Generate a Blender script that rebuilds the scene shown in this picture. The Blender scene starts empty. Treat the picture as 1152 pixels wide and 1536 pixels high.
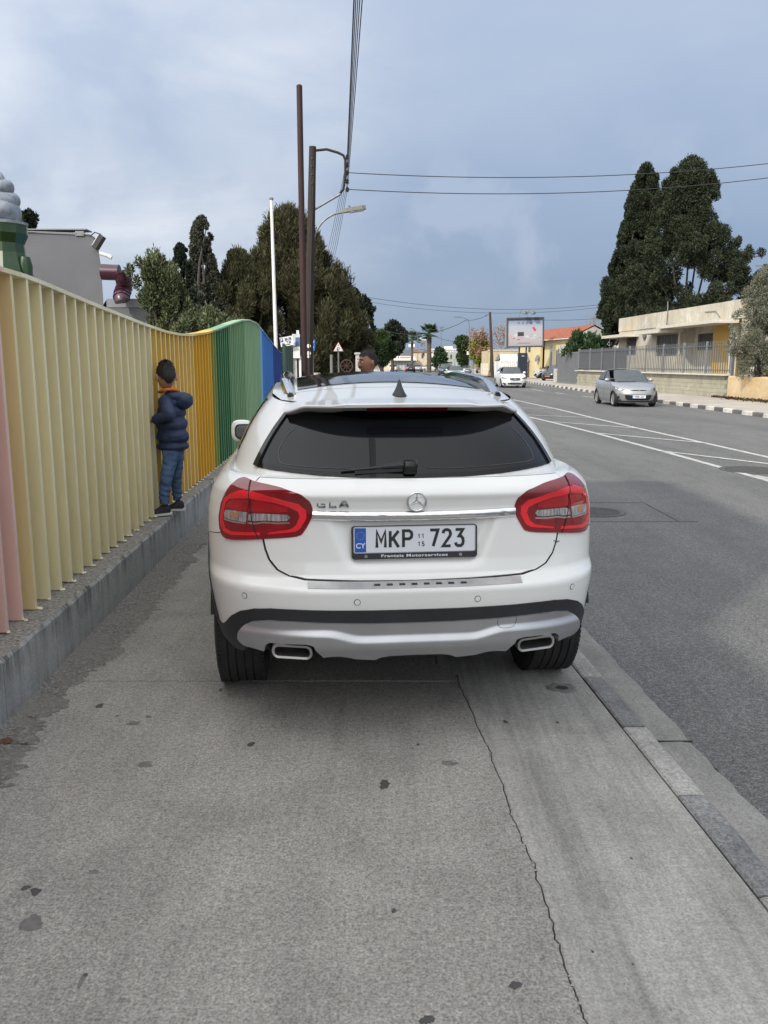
import bpy, bmesh, math, random
import numpy as np
from mathutils import Vector, Matrix
from mathutils.bvhtree import BVHTree
R = math.radians
scene = bpy.context.scene
col = scene.collection

# ------------------------------------------------------------ camera, sky, sun, exposure
FPX, EYE = 1242.0, 1.57
TH = math.atan((768 - 545) / FPX)
cam_data = bpy.data.cameras.new('camera')
cam_data.sensor_fit = 'HORIZONTAL'
cam_data.sensor_width = 36.0
cam_data.lens = 36.0 * FPX / 1152
cam_data.clip_start = 0.05
cam_data.clip_end = 3000
cam = bpy.data.objects.new('camera', cam_data)
col.objects.link(cam)
cam.location = (0, 0, EYE)
cam.rotation_euler = (math.pi / 2 - TH, 0, 0)
scene.camera = cam
scene.view_settings.view_transform = 'Standard'
scene.view_settings.look = 'None'
scene.view_settings.gamma = 1
scene.view_settings.use_curve_mapping = False
scene.view_settings.exposure = 0.12
scene.cycles.max_bounces = 8

SUN_DIR = Vector((-0.6, -0.8, 0)).normalized() * math.cos(R(35)) + Vector((0, 0, math.sin(R(35))))
sun_data = bpy.data.lights.new('sun', 'SUN')
sun_data.energy = 3.2
sun_data.angle = R(0.9)
sun_data.color = (1.0, 0.93, 0.82)
sun = bpy.data.objects.new('sun', sun_data)
col.objects.link(sun)
sun.rotation_euler = SUN_DIR.to_track_quat('Z', 'Y').to_euler()

world = bpy.data.worlds.new('World')
scene.world = world
world.use_nodes = True
wn, wl = world.node_tree.nodes, world.node_tree.links
wn.clear()


def build_world():
    out = wn.new('ShaderNodeOutputWorld'); bg = wn.new('ShaderNodeBackground')
    bg.inputs['Strength'].default_value = 0.1
    sky = wn.new('ShaderNodeTexSky'); sky.sky_type = 'NISHITA'; sky.sun_disc = False
    sky.sun_elevation = R(35)
    sky.sun_rotation = math.atan2(SUN_DIR.x, SUN_DIR.y)
    tc = wn.new('ShaderNodeTexCoord')
    sep = wn.new('ShaderNodeSeparateXYZ'); wl.new(tc.outputs['Generated'], sep.inputs[0])

    def math_(op, a, b=None, c=None):
        n = wn.new('ShaderNodeMath'); n.operation = op
        for i, v in enumerate((a, b, c)):
            if v is None: continue
            if isinstance(v, (int, float)): n.inputs[i].default_value = v
            else: wl.new(v, n.inputs[i])
        return n.outputs[0]

    def ramp(fac, stops):
        n = wn.new('ShaderNodeValToRGB'); cr = n.color_ramp
        while len(cr.elements) < len(stops): cr.elements.new(0.5)
        for e, (p, c) in zip(cr.elements, stops):
            e.position = p; e.color = (*c, 1)
        wl.new(fac, n.inputs[0]); return n.outputs[0]

    def mix(fac, a, b, mode='MIX'):
        n = wn.new('ShaderNodeMix'); n.data_type = 'RGBA'; n.blend_type = mode
        if isinstance(fac, (int, float)): n.inputs[0].default_value = fac
        else: wl.new(fac, n.inputs[0])
        for i, v in ((6, a), (7, b)):
            if isinstance(v, tuple): n.inputs[i].default_value = (*v, 1)
            else: wl.new(v, n.inputs[i])
        return n.outputs[2]
    # cloud deck: base grey-blue by elevation
    base = ramp(sep.outputs[2], [(0.0, (.23, .31, .45)), (.10, (.235, .32, .475)), (.28, (.35, .445, .62)), (.5, (.48, .57, .74)), (.8, (.68, .74, .84)), (1.0, (.78, .82, .88))])
    mp = wn.new('ShaderNodeMapping'); wl.new(tc.outputs['Generated'], mp.inputs[0])
    mp.inputs['Scale'].default_value = (1, 1, 2.2)
    mp.inputs['Rotation'].default_value = (0.12, 0.25, 0.3)
    n1 = wn.new('ShaderNodeTexNoise'); n1.inputs['Scale'].default_value = 2.3; n1.inputs['Detail'].default_value = 9
    n1.inputs['Roughness'].default_value = .52; n1.inputs['Distortion'].default_value = .35
    wl.new(mp.outputs[0], n1.inputs[0])
    n2 = wn.new('ShaderNodeTexNoise'); n2.inputs['Scale'].default_value = 5.0; n2.inputs['Detail'].default_value = 10
    n2.inputs['Roughness'].default_value = .6; n2.inputs['Distortion'].default_value = .5
    wl.new(mp.outputs[0], n2.inputs[0])
    big = ramp(n1.outputs[0], [(.36, (0, 0, 0)), (.68, (1, 1, 1))])
    fine = ramp(n2.outputs[0], [(.42, (0, 0, 0)), (.72, (1, 1, 1))])
    # brighter, more broken cloud toward the left (-x)
    leftness = math_('MULTIPLY_ADD', sep.outputs[0], -1.7, .06)
    leftness = math_('MAXIMUM', math_('MINIMUM', leftness, .9), .0)
    amt = math_('MULTIPLY', big, math_('ADD', leftness, .12))
    c1 = mix(amt, base, (.84, .88, .93))
    lw = math_('MULTIPLY', fine, math_('MULTIPLY_ADD', leftness, 1.1, .07))
    lw = math_('MULTIPLY', lw, big)
    c2 = mix(lw, c1, (1.0, 1.0, 1.0))
    c2 = mix(math_('MULTIPLY', leftness, .30), c2, (.74, .80, .89))
    # low cumulus bank over the trees, faint
    n3 = wn.new('ShaderNodeTexNoise'); n3.inputs['Scale'].default_value = 9; n3.inputs['Detail'].default_value = 8
    n3.inputs['Distortion'].default_value = .2
    wl.new(tc.outputs['Generated'], n3.inputs[0])
    puff = ramp(n3.outputs[0], [(.55, (0, 0, 0)), (.66, (1, 1, 1))])
    band = ramp(sep.outputs[2], [(.05, (0, 0, 0)), (.12, (1, 1, 1)), (.2, (.8, .8, .8)), (.27, (0, 0, 0))])
    c2 = mix(math_('MULTIPLY', math_('MULTIPLY', puff, band), .28), c2, (.62, .66, .78))
    # thin cloud glowing around the hidden sun (behind and left of the camera)
    vm = wn.new('ShaderNodeVectorMath'); vm.operation = 'DOT_PRODUCT'
    nrm = wn.new('ShaderNodeVectorMath'); nrm.operation = 'NORMALIZE'
    wl.new(tc.outputs['Generated'], nrm.inputs[0]); wl.new(nrm.outputs[0], vm.inputs[0])
    vm.inputs[1].default_value = SUN_DIR
    g = math_('POWER', math_('MAXIMUM', math_('MULTIPLY_ADD', vm.outputs['Value'], .5, .5), 0), 3.2)
    glow = mix(1.0, (1.9, 1.85, 1.75), g, 'MULTIPLY')
    c3 = mix(1.0, c2, glow, 'ADD')
    c10 = mix(1.0, c3, (10, 10, 10), 'MULTIPLY')
    fin = mix(.90, sky.outputs[0], c10)
    wl.new(fin, bg.inputs[0]); wl.new(bg.outputs[0], out.inputs[0])


build_world()

# ------------------------------------------------------------ measuring: a pixel of the reference -> a point of the place


def ray(px, py):
    a = (px - 576) / FPX; b = (768 - py) / FPX
    return Vector((a, math.cos(TH) + b * math.sin(TH), -math.sin(TH) + b * math.cos(TH)))


def gp(px, py, z=0.0):
    d = ray(px, py); t = (z - EYE) / d.z
    return Vector((d.x * t, d.y * t, z))


def at(px, py, Y):
    d = ray(px, py); t = Y / d.y
    return Vector((d.x * t, Y, EYE + d.z * t))


# ------------------------------------------------------------ materials
MATS = {}


class NT:
    def __init__(s, name):
        s.m = bpy.data.materials.new(name); s.m.use_nodes = True
        s.n = s.m.node_tree.nodes; s.l = s.m.node_tree.links
        s.b = s.n['Principled BSDF']
        s.tc = None

    def coord(s, scale=(1, 1, 1), kind='Object', rot=(0, 0, 0)):
        if kind == 'World':
            g = s.n.new('ShaderNodeNewGeometry'); o = g.outputs['Position']
        else:
            t = s.n.new('ShaderNodeTexCoord'); o = t.outputs[kind]
        mp = s.n.new('ShaderNodeMapping'); s.l.new(o, mp.inputs[0])
        mp.inputs['Scale'].default_value = scale; mp.inputs['Rotation'].default_value = rot
        return mp.outputs[0]

    def noise(s, co, scale, detail=4, rough=.5, dist=0):
        n = s.n.new('ShaderNodeTexNoise'); s.l.new(co, n.inputs[0])
        n.inputs['Scale'].default_value = scale; n.inputs['Detail'].default_value = detail
        n.inputs['Roughness'].default_value = rough; n.inputs['Distortion'].default_value = dist
        return n.outputs[0]

    def voro(s, co, scale, feature='F1', rnd=1.0):
        n = s.n.new('ShaderNodeTexVoronoi'); s.l.new(co, n.inputs[0]); n.feature = feature
        n.inputs['Scale'].default_value = scale; n.inputs['Randomness'].default_value = rnd
        return n.outputs['Distance']

    def ramp(s, fac, stops, interp='LINEAR'):
        n = s.n.new('ShaderNodeValToRGB'); cr = n.color_ramp; cr.interpolation = interp
        while len(cr.elements) < len(stops): cr.elements.new(0.5)
        for e, (p, c) in zip(cr.elements, stops):
            e.position = p
            e.color = (*c, 1) if isinstance(c, tuple) else (c, c, c, 1)
        s.l.new(fac, n.inputs[0]); return n.outputs[0]

    def mix(s, fac, a, b, mode='MIX'):
        n = s.n.new('ShaderNodeMix'); n.data_type = 'RGBA'; n.blend_type = mode
        if isinstance(fac, (int, float)): n.inputs[0].default_value = fac
        else: s.l.new(fac, n.inputs[0])
        for i, v in ((6, a), (7, b)):
            if isinstance(v, tuple): n.inputs[i].default_value = (*v, 1)
            else: s.l.new(v, n.inputs[i])
        return n.outputs[2]

    def math(s, op, a, b=None, c=None):
        n = s.n.new('ShaderNodeMath'); n.operation = op
        for i, v in enumerate((a, b, c)):
            if v is None: continue
            if isinstance(v, (int, float)): n.inputs[i].default_value = v
            else: s.l.new(v, n.inputs[i])
        return n.outputs[0]

    def bump(s, h, strength=.3, dist=.01):
        n = s.n.new('ShaderNodeBump'); n.inputs['Strength'].default_value = strength
        n.inputs['Distance'].default_value = dist
        s.l.new(h, n.inputs['Height']); s.l.new(n.outputs[0], s.b.inputs['Normal'])

    def set(s, **k):
        for a, v in k.items():
            i = s.b.inputs[a.replace('_', ' ')]
            if isinstance(v, tuple): i.default_value = (*v, 1) if len(v) == 3 else v
            elif isinstance(v, (int, float)): i.default_value = v
            else: s.l.new(v, i)
        return s


def pmat(name, c, rough=.6, metal=0, var=.12, scale=6, coat=0, bump=0, spec=.5, dirt=None):
    """a plain coloured material with gentle procedural variation of its own colour"""
    if name in MATS: return MATS[name]
    t = NT(name); co = t.coord()
    n = t.noise(co, scale, 5, .6)
    lo = tuple(x * (1 - var) for x in c); hi = tuple(min(1, x * (1 + var)) for x in c)
    cc = t.ramp(n, [(.3, lo), (.7, hi)])
    if dirt:
        n2 = t.noise(co, scale * .45, 8, .65, .5)
        cc = t.mix(t.ramp(n2, [(.5, 0.), (.72, 1.)]), cc, dirt)
    t.set(Base_Color=cc, Roughness=rough, Metallic=metal)
    t.b.inputs['Specular IOR Level'].default_value = spec
    if coat: t.set(Coat_Weight=coat, Coat_Roughness=.04)
    if bump: t.bump(t.noise(co, scale * 12, 3), bump, .005)
    MATS[name] = t.m
    return t.m


# ------------------------------------------------------------ mesh builder
class MB:
    def __init__(s): s.v = []; s.f = []; s.mi = []; s.cm = 0

    def add(s, vs, fs, mi=None):
        o = len(s.v); s.v.extend([tuple(p) for p in vs])
        for f in fs: s.f.append(tuple(i + o for i in f)); s.mi.append(s.cm if mi is None else mi)
        return s

    def box(s, x0, x1, y0, y1, z0, z1, mi=None, M=None, bev=0):
        if bev:
            bm = bmesh.new(); bmesh.ops.create_cube(bm, size=1)
            for v in bm.verts: v.co = Vector(((x0 + x1) / 2 + v.co.x * (x1 - x0), (y0 + y1) / 2 + v.co.y * (y1 - y0), (z0 + z1) / 2 + v.co.z * (z1 - z0)))
            bmesh.ops.bevel(bm, geom=bm.edges[:], offset=bev, segments=1 if bev < .01 else 2, affect='EDGES', profile=.5)
            bm.verts.index_update()
            vs = [v.co.copy() for v in bm.verts]; fs = [[v.index for v in f.verts] for f in bm.faces]; bm.free()
            if M: vs = [M @ v for v in vs]
            return s.add(vs, fs, mi)
        vs = [Vector((x, y, z)) for z in (z0, z1) for y in (y0, y1) for x in (x0, x1)]
        if M: vs = [M @ v for v in vs]
        return s.add(vs, [(0, 2, 3, 1), (4, 5, 7, 6), (0, 1, 5, 4), (2, 6, 7, 3), (0, 4, 6, 2), (1, 3, 7, 5)], mi)

    def tube(s, pts, r, n=8, mi=None, cap=True, closed=False):
        pts = [Vector(p) for p in pts]; rs = r if isinstance(r, (list, tuple)) else [r] * len(pts)
        vs = []; fs = []; up = None; N = len(pts)
        for i, p in enumerate(pts):
            if closed: t = pts[(i + 1) % N] - pts[i - 1]
            else: t = pts[min(i + 1, N - 1)] - pts[max(i - 1, 0)]
            if t.length < 1e-9: t = Vector((0, 0, 1))
            t.normalize()
            if up is None:
                up = Vector((0, 0, 1)) if abs(t.z) < .9 else Vector((1, 0, 0))
            a = t.cross(up)
            if a.length < 1e-6: a = t.cross(Vector((0, 1, .1)))
            a.normalize(); b = a.cross(t).normalized(); up = b
            for k in range(n):
                w = 2 * math.pi * k / n
                vs.append(p + (a * math.cos(w) + b * math.sin(w)) * rs[i])
        L = N if closed else N - 1
        for i in range(L):
            for k in range(n):
                i2 = (i + 1) % N
                fs.append((i * n + k, i * n + (k + 1) % n, i2 * n + (k + 1) % n, i2 * n + k))
        if cap and not closed:
            fs.append(tuple(reversed(range(n)))); fs.append(tuple((N - 1) * n + k for k in range(n)))
        return s.add(vs, fs, mi)

    def lathe(s, prof, n=24, mi=None, M=None, cap=True):
        """prof: (r,z) pairs, about z"""
        vs = []; fs = []
        for (r, z) in prof:
            for k in range(n):
                w = 2 * math.pi * k / n; vs.append(Vector((r * math.cos(w), r * math.sin(w), z)))
        for i in range(len(prof) - 1):
            for k in range(n): fs.append((i * n + k, i * n + (k + 1) % n, (i + 1) * n + (k + 1) % n, (i + 1) * n + k))
        if cap:
            if prof[0][0] > 1e-5: fs.append(tuple(reversed(range(n))))
            if prof[-1][0] > 1e-5: fs.append(tuple((len(prof) - 1) * n + k for k in range(n)))
        if M: vs = [M @ v for v in vs]
        return s.add(vs, fs, mi)

    def prism(s, outline, z0, z1, mi=None, M=None):
        n = len(outline)
        vs = [Vector((x, y, z0)) for x, y in outline] + [Vector((x, y, z1)) for x, y in outline]
        fs = [tuple(reversed(range(n))), tuple(range(n, 2 * n))] + [(i, (i + 1) % n, n + (i + 1) % n, n + i) for i in range(n)]
        if M: vs = [M @ v for v in vs]
        return s.add(vs, fs, mi)

    def grid(s, rows, mi=None, close=False):
        m = len(rows[0]); vs = [p for r in rows for p in r]; fs = []
        for i in range(len(rows) - 1):
            for k in range(m if close else m - 1):
                k2 = (k + 1) % m
                fs.append((i * m + k, i * m + k2, (i + 1) * m + k2, (i + 1) * m + k))
        return s.add(vs, fs, mi)

    def mesh(s, name, mats, smooth=False):
        me = bpy.data.meshes.new(name); me.from_pydata(s.v, [], s.f)
        for m in (mats if isinstance(mats, (list, tuple)) else [mats]): me.materials.append(m)
        if any(s.mi): me.polygons.foreach_set('material_index', s.mi)
        if smooth:
            me.polygons.foreach_set('use_smooth', [True] * len(me.polygons))
            if smooth != 'all':
                me.set_sharp_from_angle(angle=R(smooth if smooth is not True else 40))
        me.update(); return me

    def build(s, name, mats, parent=None, smooth=False, fixn=False):
        me = s.mesh(name, mats, smooth)
        if fixn:
            bm = bmesh.new(); bm.from_mesh(me); bmesh.ops.recalc_face_normals(bm, faces=bm.faces); bm.to_mesh(me); bm.free()
        o = bpy.data.objects.new(name, me); col.objects.link(o)
        if parent: o.parent = parent
        return o


def mobj(name, me, parent=None, loc=None, rot=None, scale=None):
    o = bpy.data.objects.new(name, me); col.objects.link(o)
    if parent: o.parent = parent
    if loc is not None: o.location = loc
    if rot is not None: o.rotation_euler = rot
    if scale is not None: o.scale = scale
    return o


def tag(o, label=None, cat=None, group=None, kind=None):
    if label: o['label'] = label
    if cat: o['category'] = cat
    if group: o['group'] = group
    if kind: o['kind'] = kind
    return o


def thing(name, label, cat, loc=(0, 0, 0), rz=0, group=None):
    o = bpy.data.objects.new(name, None); col.objects.link(o)
    o.empty_display_size = .2
    o.location = loc; o.rotation_euler = (0, 0, rz)
    return tag(o, label, cat, group)


def dup(root, loc=None, rz=None, label=None):
    r = root.copy(); col.objects.link(r)
    if loc is not None: r.location = loc
    if rz is not None: r.rotation_euler = (0, 0, rz)
    if label: r['label'] = label
    for ch in list(root.children):
        c = ch.copy(); col.objects.link(c); c.parent = r
        for g in list(ch.children):
            d = g.copy(); col.objects.link(d); d.parent = c
    return r


def interp(x, xs, ys):
    return float(np.interp(x, xs, ys))


def crom(pts, per=6, closed=False):
    """catmull-rom through points of any dimension"""
    P = [Vector(p) for p in pts]; n = len(P); out = []
    rng = range(n) if closed else range(n - 1)
    for i in rng:
        if closed: p0, p1, p2, p3 = P[i - 1], P[i], P[(i + 1) % n], P[(i + 2) % n]
        else: p0, p1, p2, p3 = P[max(i - 1, 0)], P[i], P[i + 1], P[min(i + 2, n - 1)]
        for k in range(per):
            t = k / per; t2 = t * t; t3 = t2 * t
            out.append(.5 * ((2 * p1) + (p2 - p0) * t + (2 * p0 - 5 * p1 + 4 * p2 - p3) * t2 + (3 * p1 - p0 - 3 * p2 + p3) * t3))
    if not closed: out.append(P[-1].copy())
    return out


def smoothstep(a, b, x):
    t = max(0., min(1., (x - a) / (b - a))); return t * t * (3 - 2 * t)


def text_mesh(s, size, depth=.001, align='CENTER', spacing=1.0, bold=0.0):
    c = bpy.data.curves.new('lettering', 'FONT'); c.body = s; c.size = size; c.extrude = depth; c.offset = bold
    c.align_x = align; c.align_y = 'CENTER'; c.space_character = spacing; c.resolution_u = 3
    o = bpy.data.objects.new('lettering', c); col.objects.link(o)
    dg = bpy.context.evaluated_depsgraph_get(); me = bpy.data.meshes.new_from_object(o.evaluated_get(dg))
    bpy.data.objects.remove(o); me.name = 'lettering'
    return me


def text_obj(name, s, size, mat, parent, M, depth=.001, spacing=1.0, bold=0.0, sx=1.0):
    me = text_mesh(s, size, depth, spacing=spacing, bold=bold)
    me.transform(M @ Matrix.Diagonal((sx, 1, 1, 1))); me.materials.clear(); me.materials.append(mat)
    return mobj(name, me, parent)
# ------------------------------------------------------------ the setting: ground, road, pavements, kerbs


def m_concrete(name, c1, c2, speck=.5, stain=.5, scale=1.0, bstr=.25, streak=.2):
    t = NT(name); co = t.coord(kind='World')
    big = t.noise(co, .9 * scale, 6, .6, .3)
    mid = t.noise(co, 5 * scale, 7, .65)
    fine = t.noise(co, 120, 2, .7)
    fine2 = t.noise(co, 48, 3, .8)
    c = t.ramp(big, [(.32, c1), (.68, c2)])
    c = t.mix(t.ramp(mid, [(.35, .0), (.7, .35 * stain)]), c, tuple(x * .55 for x in c1))
    g = t.ramp(fine, [(.34, .42), (.5, 1.0), (.64, 1.42)])
    c = t.mix(speck, c, g, 'MULTIPLY')
    g2 = t.ramp(fine2, [(.33, .55), (.5, 1.0), (.67, 1.40)])
    c = t.mix(speck, c, g2, 'MULTIPLY')
    lng = t.noise(t.coord((9, .35, 1), 'World', (0, 0, .06)), 1.3, 7, .7, .3)
    c = t.mix(streak, c, t.ramp(lng, [(.3, .62), (.5, 1.0), (.7, 1.3)]), 'MULTIPLY')
    pat = t.noise(co, 1.7, 5, .55, 1.0)
    c = t.mix(.55, c, t.ramp(pat, [(.36, .80), (.5, 1.), (.64, 1.16)]), 'MULTIPLY')
    sp_ = t.noise(co, 28, 3, .8)
    c = t.mix(t.ramp(sp_, [(.68, 0.), (.73, .6)]), c, (.09, .086, .08))
    st = t.noise(t.coord((2.2, .55, 1), 'World'), 1.6, 8, .7, 1.2)
    c = t.mix(t.ramp(st, [(.56, 0.), (.74, .5 * stain)]), c, (.055, .052, .048))
    t.set(Base_Color=c, Roughness=.88)
    t.b.inputs['Specular IOR Level'].default_value = .25
    t.bump(t.math('ADD', fine, t.math('MULTIPLY', fine2, .8)), bstr, .003)
    MATS[name] = t.m; return t.m


M_slab = m_concrete('pavement_concrete', (.255, .244, .222), (.33, .316, .288), .62, .6)
M_slab2 = m_concrete('smooth_concrete', (.265, .257, .238), (.385, .374, .346), .38, .8, .8, streak=.8)
M_gutter = m_concrete('gutter_concrete', (.20, .195, .18), (.27, .262, .245), .4, .9, 1.2)
M_kerb_a = m_concrete('kerb_concrete', (.28, .272, .255), (.38, .37, .345), .5, .9, 1.3)
M_kerb_b = m_concrete('kerb_worn_dark_paint', (.135, .138, .14), (.26, .258, .25), .6, .8, 2.5)
M_fpave = m_concrete('far_pavement', (.33, .30, .26), (.42, .385, .34), .3, .4, .5)


def m_asphalt():
    t = NT('asphalt'); co = t.coord(kind='World')
    fine = t.noise(co, 120, 2, .7); v = t.voro(co, 85)
    big = t.noise(t.coord((1.6, .25, 1), 'World'), .5, 7, .65, .4)
    mid = t.noise(co, 2.5, 8, .7)
    f2 = t.noise(co, 42, 4, .85)
    c = t.ramp(big, [(.3, (.105, .105, .103)), (.7, (.150, .149, .145))])
    c = t.mix(.8, c, t.ramp(fine, [(.32, .30), (.5, .95), (.68, 1.8)]), 'MULTIPLY')
    c = t.mix(.8, c, t.ramp(f2, [(.33, .45), (.5, .95), (.66, 1.7)]), 'MULTIPLY')
    c = t.mix(t.ramp(t.noise(co, 19, 2, .8), [(.70, 0.), (.74, .7)]), c, (.035, .035, .035))
    c = t.mix(.5, c, t.ramp(mid, [(.3, .75), (.7, 1.15)]), 'MULTIPLY')
    tr = t.noise(t.coord((7, .12, 1), 'World'), 1.1, 5, .7)
    c = t.mix(t.ramp(tr, [(.5, 0.), (.75, .35)]), c, (.06, .06, .06))
    t.set(Base_Color=c, Roughness=.82)
    t.b.inputs['Specular IOR Level'].default_value = .3
    t.bump(t.math('ADD', fine, t.math('MULTIPLY', v, -.8)), .5, .006)
    return t.m


M_asphalt = m_asphalt()
M_earth = pmat('bare_earth', (.16, .13, .10), .95, var=.35, scale=1.5)
M_dark = pmat('dark_joint', (.03, .029, .027), .95)
M_iron = pmat('cast_iron', (.10, .097, .092), .6, .4, .3, 20)


def m_linepaint():
    t = NT('road_paint'); co = t.coord(kind='World')
    w = t.noise(co, 9, 8, .75); f = t.noise(co, 90, 2, .6)
    k = t.ramp(t.math('ADD', w, t.math('MULTIPLY', f, .25)), [(.46, (.50, .50, .47)), (.66, (.40, .40, .38)), (.76, (.16, .16, .155))])
    t.set(Base_Color=k, Roughness=.75); return t.m


M_line = m_linepaint()


def sheet(name, pts_l, pts_r, z, mat, kind='structure', parent=None, sub=1):
    rows = []
    for (a, b) in zip(pts_l, pts_r):
        rows.append([Vector((a[0] + (b[0] - a[0]) * k / sub, a[1] + (b[1] - a[1]) * k / sub, z)) for k in range(sub + 1)])
    o = MB().grid(rows).build(name, mat, parent)
    if kind and not parent: o['kind'] = kind
    return o


g = MB().grid([[Vector((x, y, -.16)) for x in (-900, -60, 60, 900)] for y in (-300, -40, 250, 1500)]).build('ground', M_earth)
g['kind'] = 'structure'


def kerb_in(y): return interp(y, [-20, 2.17, 4.24, 12, 30, 60, 100, 240], [2.4, 1.12, .99, .52, -.55, -1.4, -1.6, -1.5])   # inner line of near kerb


def asp(y): return kerb_in(y) + .335


def far_kerb_x(y): return interp(y, [-20, 20, 38, 63, 85, 101, 135, 240], [12.2, 11.95, 11.72, 12.2, 12.95, 13.5, 13.9, 14.5])


YS = [-20, -10, -4, 0, 2.17, 4.24, 8, 12, 20, 30, 38, 50, 63, 75, 85, 101, 135, 180, 240]
road = sheet('road', [(asp(y), y) for y in YS], [(far_kerb_x(y), y) for y in YS], -.10, M_asphalt, sub=4)
gut = MB(); rg_ = random.Random(31)
gut.grid([[Vector((kerb_in(y) + .12, y, -.094)), Vector((kerb_in(y) + .28, y, -.088)), Vector((asp(y) + .006 * math.sin(y * 3.1) + rg_.gauss(0, .005), y, -.094))] for y in [-4 + .1 * i for i in range(400)]])
go = gut.build('gutter', M_gutter); go['kind'] = 'structure'
jt = MB()
for y in (1.55, 3.45, 5.3, 7.2, 9.0): jt.box(kerb_in(y) + .122, asp(y), y, y + .005, -.092, -.0855)
jt.build('gutter_joint', M_dark, go)

# near kerb: worn painted stones, one by one
nk = thing('kerb', None, None, (0, 0, 0)); nk['kind'] = 'structure'
rk = random.Random(5)
ky = [2.2 - .58 * 6 + .585 * i for i in range(60)]
for i in range(len(ky) - 1):
    y0, y1 = ky[i] + .004, ky[i + 1] - .004
    xa, xb = kerb_in(y0), kerb_in(y1); jz = rk.uniform(-.003, .003); w = .118
    mb = MB(); nseg = 7
    rows = []
    for k in range(nseg + 1):
        y = y0 + (y1 - y0) * k / nseg; x = kerb_in(y)
        e = rk.uniform(-.004, .004); e2 = rk.uniform(-.009, .004)
        rows.append([Vector((x + .003, y, -.12)), Vector((x + .003, y, .0 + jz)), Vector((x + .012 + e, y, .006 + jz)), Vector((x + w - .02 + e2, y, .005 + jz)), Vector((x + w + e2 * .5, y, -.012 + jz)), Vector((x + w + .012, y, -.12))])
    mb.grid(rows); n6 = 6
    mb.f.append(tuple(range(6))); mb.mi.append(0); mb.f.append(tuple(nseg * 6 + q for q in reversed(range(6)))); mb.mi.append(0)
    mb.build('kerb_stone', M_kerb_b if i % 2 == 0 else M_kerb_a, nk)

# pavement slabs with the open crack between them
CR = [(gp(x, y).x, gp(x, y).y) for x, y in [(655, 996), (668, 1002), (684, 1012), (690, 1030), (702, 1052), (712, 1078), (722, 1102), (735, 1128), (741, 1150), (756, 1178), (762, 1207), (768, 1224), (781, 1250), (789, 1272), (802, 1300), (810, 1330), (822, 1360), (833, 1400), (845, 1440), (858, 1478), (869, 1510), (882, 1536)]]
rc = random.Random(9)
crack = []
for (a, b) in zip(CR[:-1], CR[1:]):
    for k in range(5):
        t = k / 5; crack.append((a[0] + (b[0] - a[0]) * t + rc.gauss(0, .0026), a[1] + (b[1] - a[1]) * t))
crack.append(CR[-1])
last = crack[-1]
for k in range(1, 20): crack.append((last[0] + .012 * k + rc.gauss(0, .004), last[1] - .2 * k))
up = []
c0 = crack[0]
for k in range(120, 0, -1):
    up.append((c0[0] + .06 * math.sin(k * .4) * .3 - .022 * k * .25 + rc.gauss(0, .003), c0[1] + .25 * k))
crack_all = up + crack


def wall_x(y): return -1.515 - .0405 * y      # outer face of the low wall


JY = 3.94
jl = [(x, JY - .055 + .055 * (x + 1.5) / 1.85 + rc.gauss(0, .0015)) for x in np.linspace(-2.2, .30, 30)]


def slab(name, left_pts, right_pts, z, mat, sub=8, amp=.0015, edge=True):
    mb = MB(); rows = []
    for (a, b) in zip(left_pts, right_pts):
        row = []
        for k in range(sub + 1):
            t = k / sub
            row.append(Vector((a[0] + (b[0] - a[0]) * t, a[1] + (b[1] - a[1]) * t, z + (0 if 0 < k < sub else -.0025))))
        row = [Vector((row[0].x, row[0].y, z - .07))] + row + [Vector((row[-1].x, row[-1].y, z - .07))]
        # bevelled rims
        row.insert(2, Vector((row[1].x + .006 * (1 if row[2].x > row[1].x else -1), row[1].y, z)))
        row.insert(-2, Vector((row[-2].x - .006, row[-2].y, z)))
        rows.append(row)
    for end in (0, -1):
        cap = [Vector((p.x, p.y, z - .07)) for p in rows[end]]
        if end == 0: rows.insert(0, cap)
        else: rows.append(cap)
    mb.grid(rows); o = mb.build(name, mat, pav); return o


pav = thing('pavement', None, None); pav['kind'] = 'structure'
G = .0022
xj = interp(JY, [p[1] for p in reversed(crack_all)], [p[0] for p in reversed(crack_all)])
near = [(xj, JY - .003)] + [p for p in crack_all if p[1] < JY - .004]
far = [p for p in crack_all if p[1] > JY + .004] + [(xj, JY + .003)]
slab('slab', [(wall_x(p[1]) - .1, p[1]) for p in near], [(p[0] - G, p[1]) for p in near], 0, M_slab, 6)
slab('slab', [(wall_x(p[1]) - .1, p[1]) for p in far], [(p[0] - G, p[1]) for p in far], 0.001, M_slab, 6)
slab('slab', [(p[0] + G, p[1]) for p in crack_all], [(kerb_in(p[1]) - .004, p[1]) for p in crack_all], .0015, M_slab2, 6)
bed = sheet('pavement_bed', [(-2.4, y) for y in (-6, 10, 34)], [(kerb_in(y) + .01, y) for y in (-6, 10, 34)], -.05, M_dark, kind=None, parent=pav)
YP = [34, 50, 75, 101, 180, 240]
sheet('pavement_beyond', [(-7 - y * .03, y) for y in YP], [(kerb_in(y), y) for y in YP], 0.0, M_slab2)
# scaly edge chips along the crack and the joint
mb = MB()
for i in range(90):
    p = crack[rc.randrange(len(crack))]; s = rc.uniform(.002, .006)
    cx, cy = p[0] + rc.gauss(0, .008), p[1] + rc.gauss(0, .004)
    mb.lathe([(s, 0.001), (s * .7, s * .35)], 5, M=Matrix.Translation((cx, cy, .001)))
o = mb.build('crack_grit', M_slab2, pav); o['kind'] = 'stuff'

# dark stains and trodden gum, each a thin scab of its own
M_gum = pmat('trodden_gum', (.06, .058, .055), .7, var=.2, scale=60)
M_stain = pmat('faded_stain', (.145, .14, .13), .85, var=.25, scale=40)


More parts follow.
